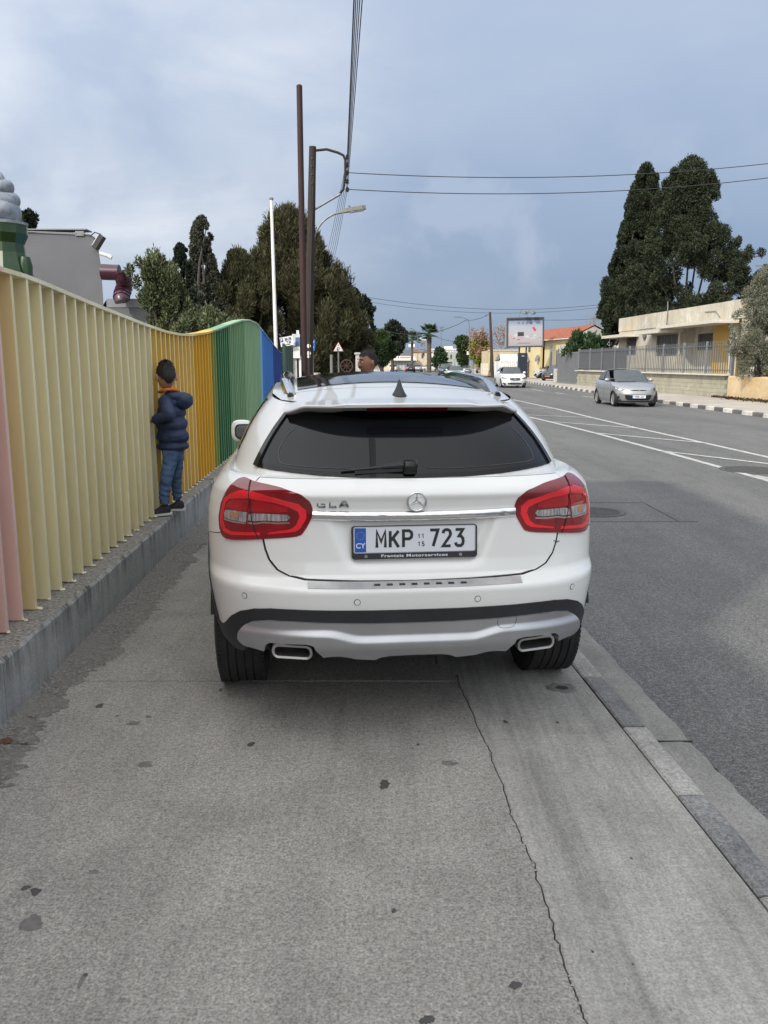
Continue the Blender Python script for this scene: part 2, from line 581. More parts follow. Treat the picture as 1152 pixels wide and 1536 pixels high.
def blot(px, py, w, h, mat, ang=0, n=22, seed=0, z=.0022, name='stain'):
    r = random.Random(seed or int(px * 7 + py)); c = gp(px, py)
    k = (gp(px + 1, py) - c).length; ky_ = abs((gp(px, py + 1) - c).y)
    pts = []
    for i in range(n):
        a = 2 * math.pi * i / n; rr = 1 + r.uniform(-.22, .22) + .16 * math.sin(2 * a + px) + .10 * math.sin(3 * a + py)
        u, v = math.cos(a) * w / 2 * rr, math.sin(a) * h / 2 * rr
        pts.append((u * math.cos(ang) - v * math.sin(ang), u * math.sin(ang) + v * math.cos(ang)))
    b = MB(); rim = [Vector((c.x + p[0] * k, c.y + p[1] * ky_, .0008)) for p in pts]
    top = [Vector((c.x + p[0] * k * .8, c.y + p[1] * ky_ * .8, z)) for p in pts]
    b.grid([rim, top], close=True); b.f.append(tuple(range(n, 2 * n))); b.mi.append(0)
    return b.build(name, mat, pav)


for px, py, w, h in [(53, 1338, 14, 13), (38, 1332, 13, 8), (376, 1117, 12, 6), (577, 1177, 17, 12), (591, 1366, 7, 7), (641, 1530, 22, 13), (773, 1478, 18, 12), (758, 1083, 9, 5), (836, 1084, 6, 4), (149, 1059, 13, 6), (627, 1117, 6, 3), (331, 1035, 6, 4), (128, 1463, 7, 6), (889, 1428, 5, 5), (947, 1288, 5, 4), (949, 1447, 4, 4)]:
    blot(px, py, w, h, M_gum)
for px, py, w, h in [(218, 1147, 26, 8), (140, 1308, 12, 7), (200, 1085, 22, 5), (122, 1472, 7, 26), (48, 1385, 34, 22), (223, 1075, 10, 4), (176, 1074, 6, 3), (675, 1145, 24, 7)]:
    blot(px, py, w, h, M_stain, z=.0016)
# spalled hollow beside the right wheel
c = gp(843, 1032)
mb = MB(); n = 22; rr = random.Random(3)
o1 = [(1 + rr.uniform(-.18, .18)) for _ in range(n)]
ring = lambda f, z: [Vector((c.x + .062 * f * o1[k] * math.cos(2 * math.pi * k / n), c.y + .05 * f * o1[k] * math.sin(2 * math.pi * k / n), z)) for k in range(n)]
mb.grid([ring(1.25, .0018), ring(1.0, .006), ring(.75, .0045), ring(.5, .0025)], close=True)
mb.f.append(tuple(3 * n + k for k in range(n))); mb.mi.append(1)
mb.build('spalled_patch', [M_stain, M_dark], pav)

# broken tar and dirt along the foot of the wall
M_tar = None
t = NT('broken_tar'); co = t.coord(kind='World')
f = t.noise(co, 60, 6, .7); v = t.voro(co, 42); b_ = t.noise(co, 4, 6, .6)
c_ = t.ramp(f, [(.3, (.055, .053, .048)), (.50, (.15, .142, .13)), (.66, (.34, .325, .30))])
c_ = t.mix(t.ramp(b_, [(.38, 0.), (.6, .75)]), c_, (.19, .18, .163))
t.set(Base_Color=c_, Roughness=.93); t.bump(t.math('ADD', f, t.math('MULTIPLY', v, -1.)), .6, .010)
M_tar = t.m
mb = MB(); rows = []
rr = random.Random(21)
edge_px = [(0, 1180), (20, 1150), (50, 1115), (62, 1092), (88, 1060), (97, 1040), (128, 1015), (150, 1000), (185, 975), (186, 962), (212, 942), (240, 905), (248, 890), (290, 845), (322, 800)]
ed = [gp(*p) for p in edge_px]
ys = [p.y for p in ed]; xs = [p.x for p in ed]
N = 640; off = 0
for i in range(N):
    y = .8 + (13.0 - .8) * i / (N - 1)
    x1 = interp(y, ys, xs) if y < ys[-1] else wall_x(y) + .22
    if y < ys[0]: x1 = xs[0] + .03 * (ys[0] - y)
    off = off * .82 + rr.gauss(0, .011)
    x1 += off + .014 * math.sin(y * 9) + .010 * math.sin(y * 23 + 1) + rr.gauss(0, .016)
    x0 = wall_x(y) - .005
    row = []
    for k in range(13):
        t_ = k / 12; h = .010 * (1 - t_) ** .7 + .016 * max(0, 1 - t_ * 5) + rr.uniform(0, .006) * (1 if k < 12 else 0)
        row.append(Vector((x0 + (x1 - x0) * t_, y + rr.uniform(-.006, .006), .002 + h if k < 12 else .0012)))
    rows.append(row)
mb.grid(rows); o = mb.build('broken_tar_edge', M_tar, smooth='all'); o['kind'] = 'structure'
M_peb = pmat('pale_grit', (.26, .245, .22), .9, var=.5, scale=30)
mb = MB()
for i in range(2400):
    y = 1.2 + 9 * rr.random() ** 1.3; x1 = interp(y, ys, xs); w0 = wall_x(y)
    x = w0 + (x1 - w0) * abs(rr.gauss(.45, .4)) + rr.gauss(0, .02)
    if x < w0 + .01: continue
    s = rr.uniform(.0015, .0055)
    a = rr.random() * 6
    zz = .012 if x < x1 else .002
    vs = [Vector((x + s * math.cos(a + q * 2.1), y + s * math.sin(a + q * 2.1), zz)) for q in range(3)] + [Vector((x, y, zz + s * .9))]
    mb.add(vs, [(0, 1, 3), (1, 2, 3), (2, 0, 3)])
o = mb.build('loose_grit', M_peb); o['kind'] = 'stuff'; 
# dry brown leaf at the wall foot
lf = MB(); c = gp(9, 1119)
pts = [Vector((-.035, 0, .004)), Vector((-.018, .012, .012)), Vector((.0, .016, .016)), Vector((.02, .011, .012)), Vector((.035, 0, .007)), Vector((.018, -.009, .002)), Vector((.0, -.012, .003)), Vector((-.02, -.009, .002))]
mid = [Vector((-.018, 0, .001)), Vector((0, 0, .004)), Vector((.018, 0, .003))]
lf.add([c + p + Vector((0, 0, .016)) for p in pts] + [c + p + Vector((0, 0, .016)) for p in mid], [(0, 8, 1), (1, 8, 9, 2), (2, 9, 10, 3), (3, 10, 4), (0, 7, 8), (7, 6, 9, 8), (6, 5, 10, 9), (5, 4, 10)])
lf.tube([c + Vector((.035, 0, .023)), c + Vector((.06, -.015, .02))], .0012, 4)
tag(lf.build('dry_leaf', pmat('dry_leaf_brown', (.11, .05, .03), .8)), 'curled dry brown leaf lying at the foot of the low wall', 'leaf')

# painted markings: the long hatched wedge
def P2(x, y): p = gp(x, y, -.1); return (p.x, p.y)


mk = MB()


def stripe(pts, w, z=-.0955, m=mk):
    vs = []
    for i, p in enumerate(pts):
        a = Vector(pts[max(i - 1, 0)]); b = Vector(pts[min(i + 1, len(pts) - 1)]); d = (b - a).normalized(); nn = Vector((-d.y, d.x)) * w / 2
        vs.append(Vector((p[0] + nn.x, p[1] + nn.y, z))); vs.append(Vector((p[0] - nn.x, p[1] - nn.y, z)))
    m.add(vs, [(2 * i, 2 * i + 2, 2 * i + 3, 2 * i + 1) for i in range(len(pts) - 1)])


nearl = [(5.75, 6.0)] + [P2(*p) for p in [(1152, 721), (994, 677), (890, 649), (830, 634), (774, 621)]]
nearl += [P2(735, 610.4), P2(690, 598)]
farl = [(7.3, 6.0)] + [P2(*p) for p in [(1152, 686), (1054, 664), (959, 643), (890, 627), (837, 614)]]
farl += [P2(757, 597), P2(700, 585)]
for nm, L in (('lane_line', nearl), ('lane_line', farl)):
    m_ = MB(); stripe(L, .125, m=m_); m_.build(nm, M_line, road)
for a, b in [((992, 677), (1185, 700)), ((893, 650), (1060, 665)), ((830, 633), (962, 643)), ((778, 622), (892, 627)), ((772, 612), (838, 613)), ((1130, 714), (1400, 760))]:
    m_ = MB(); stripe([P2(*a), P2(*b)], .13, -.0915, m=m_); m_.build('hatch_line', M_line, road)
for a, b in [((797, 584), (815, 587)), ((833, 589), (846, 591)), ((873, 594), (890, 596)), ((776, 578), (785, 579))]:
    m_ = MB(); stripe([P2(*a), P2(*b)], .12, m=m_); m_.build('edge_dash', M_line, road)
# manhole covers let into the road
def manhole(px, py, r, lab, sq=False):
    c = gp(px, py, -.1); b = MB()
    b.lathe([(r + .035, -.0955), (r + .035, -.093), (r, -.092), (r - .008, -.0965), (r - .012, -.0935), (0.001, -.0925)], 40, M=Matrix.Translation((0, 0, .1)))
    for k in range(-7, 8):
        h = math.sqrt(max(0, (r * .9) ** 2 - (k * r / 8) ** 2))
        if h > .03: b.box(-h, h, k * r / 8 - r * .028, k * r / 8 + r * .028, .0065, .0115)
    o = b.build('manhole_cover', M_iron); o.location = (c.x, c.y, -.1)
    tag(o, lab, 'manhole cover')
    return c


c = manhole(893, 768, .30, 'round iron manhole cover in the shaded road beside the white hatchback', True)
rp = MB()
for (x0, x1, y0, y1) in [(-.62, .75, .62, .632), (-.62, .95, -.60, -.589), (.74, .752, -.588, .619)]:
    rp.box(c.x + x0, c.x + x1, c.y + y0, c.y + y1, -.0990, -.0962)
rp.build('tar_seam', pmat('tar_seam_grey', (.055, .055, .054), .9), road)
manhole(1128, 705, .46, 'large ribbed iron drain cover crossed by the hatched lane line at the right')

# far pavement, forecourt and its painted kerb stones
YF = [-20, 20, 38, 50, 63, 75, 85, 101, 135, 240]
sheet('far_pavement', [(far_kerb_x(y) + .14, y) for y in YF], [(x, y) for x, y in zip([60] * 10, YF)], .03, M_fpave, sub=3)
M_kw = pmat('worn_white_paint', (.62, .60, .55), .8, var=.15, scale=4, dirt=(.22, .21, .19))
M_kd = pmat('worn_black_paint', (.085, .085, .085), .8, var=.3, scale=5, dirt=(.20, .19, .175))
M_ky = pmat('worn_yellow_paint', (.60, .47, .08), .8, var=.15, scale=5, dirt=(.22, .2, .17))
fk = thing('far_kerb', None, None); fk['kind'] = 'structure'
sm = {'w': [], 'd': [], 'y': []}
for q_i in range(4):
    for nm, base_, dirt_ in (('w', (.55, .53, .48), (.20, .19, .17)), ('d', (.105, .105, .103), (.23, .22, .20)), ('y', (.52, .40, .08), (.22, .2, .17))):
        f_ = (.72, .88, 1.0, 1.08)[q_i]
        m_ = pmat('kerb_paint_' + nm + 'abcd'[q_i], tuple(x * f_ for x in base_), .85, var=.25, scale=3 + q_i, dirt=dirt_)
        b = MB(); b.box(0, .145, .006 + .003 * q_i, .754 - .002 * q_i, -.14, .034 + .003 * (q_i % 2), bev=.014 + .004 * q_i); sm[nm].append(b.mesh('kerb_stone', m_))
for i in range(150):
    y0 = 20 + .76 * i; x0 = far_kerb_x(y0); x1 = far_kerb_x(y0 + .76)
    yel = 43.0 < y0 < 44.6
    o = mobj('kerb_stone', rk.choice(sm['y' if yel else ('w' if i % 2 else 'd')]), fk, (x0, y0, rk.uniform(-.006, .004)), (0, 0, -math.atan2(x1 - x0, .76)))
# ------------------------------------------------------------ low wall with the coloured slat fence
WT = .31
t = NT('wall_render'); co = t.coord(kind='World')
sp = t.n.new('ShaderNodeSeparateXYZ'); t.l.new(co, sp.inputs[0])
streak = t.noise(t.coord((1, 5.5, .55), 'World'), 1.6, 8, .72, .4)
blotch = t.noise(co, 3.2, 8, .7, .6); fine = t.noise(co, 70, 3, .7)
c_ = t.ramp(blotch, [(.3, (.25, .258, .255)), (.7, (.40, .405, .395))])
topk = t.ramp(sp.outputs[2], [(.0, .7), (.08, .2), (.16, .25), (.31, 1.)])
c_ = t.mix(t.math('MULTIPLY', t.ramp(streak, [(.47, 0.), (.62, .9)]), topk), c_, (.045, .043, .038))
c_ = t.mix(t.ramp(t.noise(t.coord((1, 8, .4), 'World'), 1.1, 4, .6), [(.62, 0.), (.72, .35)]), c_, (.48, .49, .49))
c_ = t.mix(.35, c_, t.ramp(fine, [(.35, .6), (.65, 1.3)]), 'MULTIPLY')
t.set(Base_Color=c_, Roughness=.9); t.bump(t.math('ADD', blotch, t.math('MULTIPLY', fine, .5)), .35, .006)
M_wall = t.m
t = NT('weathered_ledge'); co = t.coord(kind='World')
f = t.noise(co, 55, 5, .75); b_ = t.noise(co, 7, 8, .7)
c_ = t.ramp(f, [(.33, (.06, .057, .05)), (.48, (.21, .20, .178)), (.64, (.44, .425, .39))])
c_ = t.mix(t.ramp(b_, [(.42, 0.), (.62, .6)]), c_, (.26, .25, .225))
t.set(Base_Color=c_, Roughness=.95); t.bump(f, .6, .010)
M_ledge = t.m

wall = thing('low_wall', 'low grey concrete wall with black streaks carrying the coloured slat fence', 'wall', (0, 0, 0))
rr = random.Random(4)
yw = [-2.5]
while yw[-1] < 20.6: yw.append(yw[-1] + rr.choice([1.12, 1.2, 1.28]))
for y0, y1 in zip(yw[:-1], yw[1:]):
    n = 14; rows = []
    dz = rr.uniform(-.006, .006); dx = rr.uniform(-.004, .004)
    for k in range(n + 1):
        y = y0 + .002 + (y1 - y0 - .004) * k / n; x = wall_x(y) + dx
        e = rr.uniform(-.006, .004); e2 = rr.uniform(-.005, .005)
        r_ = [Vector((x, y, -.08)), Vector((x + .001, y, .16)), Vector((x, y, WT - .02 + e + dz)), Vector((x - .012 + e, y, WT - .004 + e2 + dz))]
        r_ += [Vector((x - .012 - .35 * q / 5, y, WT - .002 + dz + rr.uniform(-.004, .003))) for q in range(1, 6)] + [Vector((x - .37, y, -.08))]
        rows.append(r_)
    mb = MB(); mb.grid(rows); m = len(rows[0])
    for i, f in enumerate(mb.f):
        if 3 <= i % (m - 1) <= 7: mb.mi[i] = 1
    mb.f.append(tuple(range(m))); mb.mi.append(0); mb.f.append(tuple(n * m + q for q in reversed(range(m)))); mb.mi.append(0)
    mb.build('wall_panel', [M_wall, M_ledge], wall)


def paint(name, c, rough=.5):
    t = NT(name); co = t.coord((1, 1, .25), 'World'); n = t.noise(co, 2.6, 6, .6)
    n2 = t.noise(t.coord((1, 1, .3), 'World'), 14, 6, .7)
    cc = t.ramp(n, [(.3, tuple(x * .9 for x in c)), (.7, tuple(min(1, x * 1.07) for x in c))])
    cc = t.mix(t.ramp(n2, [(.58, 0.), (.8, .28)]), cc, tuple(x * .45 + .02 for x in c))
    t.set(Base_Color=cc, Roughness=rough); t.bump(t.noise(co, 30, 3), .08, .004)
    return t.m


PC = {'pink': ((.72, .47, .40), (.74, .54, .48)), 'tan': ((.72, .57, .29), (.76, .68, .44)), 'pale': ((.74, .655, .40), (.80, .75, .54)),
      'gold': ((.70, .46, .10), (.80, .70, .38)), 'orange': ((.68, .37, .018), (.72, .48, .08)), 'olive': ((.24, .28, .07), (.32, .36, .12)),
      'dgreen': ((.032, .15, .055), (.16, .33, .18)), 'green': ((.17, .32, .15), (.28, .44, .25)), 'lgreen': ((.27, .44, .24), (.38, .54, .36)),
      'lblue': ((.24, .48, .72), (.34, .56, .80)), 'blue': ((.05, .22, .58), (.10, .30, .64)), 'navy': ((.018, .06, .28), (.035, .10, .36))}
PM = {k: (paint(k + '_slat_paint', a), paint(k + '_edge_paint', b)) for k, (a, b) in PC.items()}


def band(y):
    if y < 4.0: return 'pink'
    if y < 4.2: return 'tan'
    if y < 7.05: return 'pale'
    if y < 8.85: return 'gold'
    if y < 10.1: return 'orange'
    if y < 10.5: return 'olive'
    if y < 11.5: return 'dgreen'
    if y < 13.2: return 'green'
    if y < 15.4: return 'lgreen'
    if y < 15.9: return 'lblue'
    if y < 18.0: return 'blue'
    return 'navy'


def fin_x(y): return wall_x(y) - .125


TOPPX = [(0, 400), (37, 411), (70, 424), (100, 437), (150, 458), (190, 474), (215, 484), (235, 491), (250, 496), (270, 500), (290, 501), (310, 498), (330, 492), (350, 484), (362, 480), (374, 479), (385, 484), (400, 503), (412, 519), (420, 528)]
TY = []; TZ = []
for px, py in TOPPX:
    y = 5.
    for _ in range(12):
        p = at(px, py, y); y = y * (fin_x(y) / p.x) if p.x < 0 else y
    TY.append(y); TZ.append(at(px, py, y).z)
TY = [-2.5, 1.0, 2.5] + TY; TZ = [2.2, 2.12, TZ[0] + .05] + TZ
def fence_top(y): return interp(y, TY, TZ)


fence = thing('slat_fence', 'tall wavy topped fence of upright slats painted pink, yellow, orange, green and blue', 'fence', (0, 0, 0))
y = -2.4; rr = random.Random(8); i = 0
while y < 20.3:
    b = band(y); z1 = fence_top(y) - .02; x = fin_x(y)
    mb = MB(); lean = 0; yo = 0
    if 6.2 < y < 6.38: yo = .055     # one slat is pulled askew where the boy holds on
    d = .10; th = .026; jj = rr.uniform(-.003, .003)
    vs = []
    for (zz, yy) in ((WT + .001, y + yo), (z1, y)):
        vs += [Vector((x + jj, yy, zz)), Vector((x + jj, yy + th, zz)), Vector((x - d, yy + th, zz)), Vector((x - d, yy, zz))]
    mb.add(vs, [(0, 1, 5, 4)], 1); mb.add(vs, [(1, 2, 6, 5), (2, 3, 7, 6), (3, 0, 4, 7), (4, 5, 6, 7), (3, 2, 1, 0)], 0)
    o = mb.build('slat', list(PM[b]), fence)
    # little foot plate
    y += .187; i += 1
# capping strip, in runs of one colour
ys_ = np.arange(-2.45, 20.45, .08)
runs = []
for y in ys_:
    b = band(y)
    if not runs or runs[-1][0] != b:
        if runs: runs[-1][1].append(y)
        runs.append((b, [y]))
    else: runs[-1][1].append(y)
for b, L in runs:
    rows = []
    for y in L:
        x = fin_x(y) + .008; z = fence_top(y)
        rows.append([Vector((x, y, z - .022)), Vector((x, y, z)), Vector((x - .13, y, z)), Vector((x - .13, y, z - .022))])
    mb = MB(); mb.grid(rows, close=True); mb.build('capping', PM[b][1], fence)
# back sheet seen between the slats
rows = [[Vector((fin_x(y) - .105, y, WT)), Vector((fin_x(y) - .105, y, fence_top(y) - .03))] for y in ys_]
for b, L in runs:
    mb = MB(); mb.grid([[Vector((fin_x(y) - .104, y, WT)), Vector((fin_x(y) - .104, y, fence_top(y) - .023))] for y in L]); mb.build('back_panel', PM[b][0], fence)
# paint daubs along the foot of the slats
mb = MB(); y = -2.4
while y < 12:
    for q in range(3):
        mb.lathe([(.011, 0), (.006, .009)], 6, M=Matrix.Translation((fin_x(y) + rr.uniform(-.02, .02), y + rr.uniform(0, .03), WT + .0005)))
    y += .187
o = mb.build('paint_daub', PM['pale'][1], fence); o['kind'] = 'stuff'

# end of the fence: dark green sheet gate beyond the navy slats
gate = thing('green_gate', 'narrow dark green sheet metal gate just beyond the navy end of the fence', 'gate', (-2.46, 21.6, 0))
M_dg = pmat('dark_green_paint', (.018, .06, .045), .5)
mb = MB(); mb.box(-.02, .02, -.9, .9, .1, 2.0); mb.build('sheet', M_dg, gate)
mb = MB(); mb.box(-.03, .03, -.96, -.9, 0, 2.05); mb.build('gate_post', M_dg, gate)
mb = MB(); mb.box(-.03, .03, .9, .96, 0, 2.05); mb.build('gate_post', M_dg, gate)
for dy in (-.45, 0, .45):
    mb = MB(); mb.box(.02, .035, dy - .015, dy + .015, .1, 2.0); mb.build('rib', M_dg, gate)

# ------------------------------------------------------------ play centre building, tube slide and sculpture behind the fence
M_gwall = pmat('grey_stucco', (.115, .119, .130), .92, var=.1, scale=.6, dirt=(.145, .147, .155))
M_gtrim = pmat('pale_grey_paint', (.19, .198, .21), .8, scale=1)
M_gdark = pmat('dark_grey_render', (.12, .125, .135), .9)
M_white = pmat('white_paint', (.68, .68, .66), .6, scale=3)
M_wmetal = pmat('white_metal', (.60, .61, .60), .45, scale=8)
M_black = pmat('black_plastic', (.02, .02, .021), .5)
YB = 26
bl = thing('play_building', 'windowless grey rendered building with rounded parapet behind the yellow fence', 'building', (0, 0, 0))
a0, a1 = at(-60, 345, YB), at(138, 352, YB)
prof = [(a0.x, 0), (a0.x, at(-60, 345, YB).z)] + [(at(px, py, YB).x, at(px, py, YB).z) for px, py in [(30, 348), (128, 352), (138, 353), (143, 357), (147, 370), (151, 395), (153, 420), (155, 450), (155, 470)]] + [(at(155, 470, YB).x, 0)]
Mx = Matrix(((1, 0, 0, 0), (0, 0, 1, YB), (0, 1, 0, 0), (0, 0, 0, 1)))
shear = Matrix.Identity(4); shear[0][1] = -.38; shear[0][3] = .38 * YB
Mx = shear @ Mx
mb = MB(); mb.prism(prof, 0, 7, M=Mx); mb.build('wall', M_gwall, bl, fixn=True)
mb = MB(); mb.box(a0.x, at(130, 352, YB).x, YB - .03, YB + .5, a0.z + .001, a0.z + .035); mb.build('coping', M_gtrim, bl)
p = at(120, 350, YB)
mb = MB(); mb.box(p.x - .13, p.x + .13, YB - .05, YB + .1, p.z - .08, p.z + .06, bev=.01); mb.build('junction_box', M_gtrim, bl)
mb = MB(); mb.tube([at(32, 347, YB - .05), at(115, 350, YB - .05)], .018, 6); mb.tube([at(122, 350, YB - .05), at(134, 351.5, YB - .05), at(140, 356, YB - .05)], .018, 6); mb.build('conduit', M_gtrim, bl)
q0, q1 = at(150, 380, YB - .2), at(166, 385, YB - .2)
mb = MB(); mb.tube([q0, q1], .055, 12); mb.tube([q1 - Vector((.05, 0, .0)), q1 + Vector((.03, 0, -.03))], .06, 8); mb.build('spout', M_wmetal, bl)
# flood light on the corner
fl = thing('floodlight', 'small floodlight tilted on the corner of the grey building', 'lamp', at(148, 362, YB - .1))
mb = MB(); Mf = Matrix.Rotation(R(35), 4, 'Y'); mb.box(-.06, .10, -.14, .14, -.24, .2, M=Mf, bev=.015); mb.build('housing', M_black, fl)
mb = MB(); mb.box(-.075, -.06, -.12, .12, -.2, .17, M=Mf); mb.build('glass', M_white, fl)
mb = MB(); mb.tube([Vector((-.25, 0, .15)), Vector((-.1, 0, .26)), Vector((.08, 0, .2))], .018, 6); mb.build('bracket', M_black, fl)
# annex with a flat slab
ax = thing('annex', 'low flat roofed grey annex with a pale slab edge below the maroon tube', 'building', (0, 0, 0))
e0, e1 = at(153, 447, YB - .4), at(216, 450, YB - .4)
mb = MB(); mb.box(e0.x, e1.x, YB - .4, YB + 4, at(216, 461, YB - .4).z, at(216, 448, YB - .4).z, M=shear); mb.build('roof_slab', M_gtrim, ax)
mb = MB(); mb.box(e0.x + .02, e1.x - .02, YB - .38, YB + 3.9, 0, at(216, 461, YB - .4).z - .002, M=shear); mb.build('wall', M_gdark, ax)
# maroon tube slide
M_maroon = pmat('maroon_plastic', (.042, .008, .022), .3, var=.12, scale=3, coat=.3)
sl = thing('tube_slide', 'maroon plastic spiral tube slide coming out of the grey building', 'slide', (0, 0, 0))
c0 = at(153, 408, YB - .9); cA = at(179, 409, YB - .9); cB = at(180, 435, YB - .9)
rt = (at(0, 396, YB - .9).z - at(0, 420, YB - .9).z) / 2
mb = MB(); mb.tube([c0, c0.lerp(cA, .5), cA], rt, 20); mb.build('straight_tube', M_maroon, sl, smooth=True)
path = []
for k in range(34):
    w = math.pi * 1.5 + k * .19; rad = rt * .55
    path.append(Vector((cA.x + rad * .35 + rad * math.cos(w) * .35, cA.y + .0 + rad * (1 + math.sin(w)), cA.z - (cA.z - cB.z) * k / 20)))
for s in range(0, 32, 4):
    mb = MB(); mb.tube(path[s:s + 6], rt * .98, 18); mb.build('bend', M_maroon, sl, smooth=True)
    mb = MB(); d_ = (path[s + 1] - path[s]).normalized() * .03; mb.tube([path[s] - d_, path[s] + d_], rt * 1.08, 18); mb.build('flange', M_maroon, sl, smooth=True)
# swirl sculpture
M_silver = NT('silver_paint'); co = M_silver.coord(); nn = M_silver.noise(co, 5, 6, .65, .5)
M_silver.set(Base_Color=M_silver.ramp(nn, [(.35, (.15, .17, .20)), (.65, (.36, .39, .44))]), Roughness=.42, Metallic=.35); M_silver.bump(nn, .3, .02); M_silver = M_silver.m
M_green = pmat('bottle_green_gloss', (.009, .042, .005), .4, var=.3, scale=3, coat=.3)
YS_ = 14.
cx = at(4, 336, YS_).x; pz = lambda py: at(4, py, YS_).z; ppm = YS_ / FPX * 1.02
scu = thing('swirl_sculpture', 'silver whipped swirl on a faceted dark green column at the far left', 'sculpture', (cx, YS_, 0))
for py, r_, rz_, in [(318, 22, 17), (301, 20, 13), (284, 14, 10.5), (268, 6.5, 8)]:
    mb = MB(); prof = []
    for k in range(15):
        w = -math.pi / 2 + math.pi * k / 14
        prof.append((max(.001, (r_ * .62 + r_ * .62 * math.cos(w)) * ppm), pz(py) + rz_ * ppm * math.sin(w)))
    mb.lathe(prof, 32)
    mb.v = [(x + .02 * math.sin(z * 9 + math.atan2(y, x) * 2), y, z + .035 * math.sin(math.atan2(y, x) * 1 + py)) for x, y, z in mb.v]
    mb.build('swirl_tier', M_silver, scu, smooth='all')
mb = MB(); mb.lathe([(33 * ppm, pz(338)), (33.5 * ppm, pz(334)), (31 * ppm, pz(333.4)), (.001, pz(333))], 32); mb.build('collar', M_silver, scu, smooth=True)
mb = MB(); mb.lathe([(46 * ppm, -.01), (46 * ppm, pz(445)), (34 * ppm, pz(400)), (28 * ppm, pz(380)), (27 * ppm, pz(366)), (33 * ppm, pz(352)), (33 * ppm, pz(338))], 10); mb.build('column', M_green, scu)
p = at(33, 396, YS_ - .3)
mb = MB(); mb.lathe([(.001, -.3), (.09, -.25), (.11, 0), (.08, .13), (.001, .18)], 14, M=Matrix.Translation((p.x - cx - .03, -.1, p.z))); mb.build('handle', M_green, scu, smooth=True)

# unseen building added at left rear, its two heights shaped to shade the road
off = thing('shade_casting_building', 'unseen grey building added left of the camera, shaped to cast shade on the road', 'building')
mb = MB(); mb.box(-16, -4.0, -16, -2.9, 0, 7.0); mb.build('wall', M_gwall, off)
mb = MB(); mb.box(-16, -3.9, -2.88, 1.2, 0, 9.2); mb.build('tall_shade_block', M_gwall, off)

# ------------------------------------------------------------ poles, wires, lamp, signs
t = NT('tarred_wood'); co = t.coord((6, 6, .5), 'World'); n = t.noise(co, 3, 8, .7)
t.set(Base_Color=t.ramp(n, [(.3, (.012, .008, .007)), (.7, (.034, .020, .016))]), Roughness=.8); t.bump(n, .5, .01); M_wood = t.m
t = NT('rusted_steel'); co = t.coord((3, 3, .6), 'World'); n = t.noise(co, 2.5, 8, .7)
t.set(Base_Color=t.ramp(n, [(.3, (.014, .005, .004)), (.7, (.038, .012, .010))]), Roughness=.75); t.bump(n, .3, .006); M_rust = t.m
M_galv = pmat('galvanised_steel', (.16, .168, .172), .5, .5, .2, 9)
M_wire = pmat('cable_black', (.02, .021, .023), .6)
YP1 = 17.0; p0 = at(457, 556, YP1); p1 = at(449, 129, YP1)
sp_ = thing('steel_pole', 'tall plain rust brown steel pole, nearer and taller than the utility pole', 'pole', (p0.x, YP1, 0))
mb = MB(); mb.tube([Vector((0, 0, 0)), Vector((p1.x - p0.x, 0, p1.z))], [.064, .056], 16); mb.build('shaft', M_rust, sp_, smooth=True)
mb = MB(); mb.tube([Vector((p1.x - p0.x, 0, p1.z + .001)), Vector((p1.x - p0.x, 0, p1.z + .02))], [.057, .04], 16); mb.build('cap', M_rust, sp_, smooth=True)
YP2 = 24.; p0 = at(460, 560, YP2); p1 = at(469, 220, YP2)
up_ = thing('utility_pole', 'dark wooden utility pole carrying a bracket of insulators and a street lamp arm', 'utility pole', (p0.x, YP2, 0))
o_ = Vector((p0.x, YP2, 0))
mb = MB(); mb.tube([Vector((0, 0, 0)), Vector((p1.x - p0.x, 0, p1.z))], [.145, .098], 14); mb.build('shaft', M_wood, up_, smooth=True)
mb = MB(); mb.tube([at(471, 226, YP2) - o_, at(490, 224, YP2) - o_, at(507, 229, YP2) - o_, at(515, 233, YP2) - o_, at(518, 240, YP2) - o_, at(518, 262, YP2) - o_, at(515, 284, YP2) - o_, at(510, 290, YP2) - o_], .035, 8); mb.build('bracket', M_wood, up_, smooth=True)
mb = MB(); mb.tube([at(511, 291, YP2) - o_, at(472, 314, YP2) - o_], .032, 8); mb.build('brace', M_galv, up_, smooth=True)
for (px, py) in [(521, 235), (521, 247), (521, 259), (521, 272), (521, 284)]:
    p = at(px, py, YP2) - o_
    mb = MB(); mb.lathe([(.012, -.075), (.035, -.06), (.05, -.03), (.03, -.01), (.05, .02), (.03, .05), (.012, .07)], 10, M=Matrix.Translation(p)); mb.build('insulator', M_black, up_, smooth=True)
    mb = MB(); mb.tube([p, p + Vector((-.07, 0, 0))], .012, 5); mb.build('pin', M_galv, up_)
for py in (250, 275, 262, 238):
    p = at(468, py, YP2 - .12) - o_; mb = MB(); mb.tube([p - Vector((.0, .06, 0)), p + Vector((0, .04, 0))], .012, 5); mb.build('bolt', M_galv, up_)
for py, r_ in ((519, .055), (530, .06), (535, .04)):
    p = at(463, py, YP2 - .16) - o_; mb = MB(); mb.tube([p, p + Vector((0, .06, 0))], r_, 12); mb.build('white_disc', M_white, up_, smooth=True)
mb = MB(); mb.tube([at(470.5, 240, YP2 - .13) - o_, at(466, 400, YP2 - .15) - o_, at(463.5, 556, YP2 - .17) - o_], .012, 5); mb.build('riser_cable', M_wire, up_)
lampo = thing('street_lamp', 'curved arm street lamp with a long flat head fixed to the utility pole', 'street lamp', (p0.x, YP2, 0))
mb = MB(); mb.tube(crom([at(469, 382, YP2) - o_, at(470, 365, YP2) - o_, at(474, 349, YP2) - o_, at(484, 333, YP2) - o_, at(500, 322, YP2) - o_, at(515, 318.5, YP2) - o_], 5), .028, 8); mb.build('arm', M_galv, lampo, smooth=True)
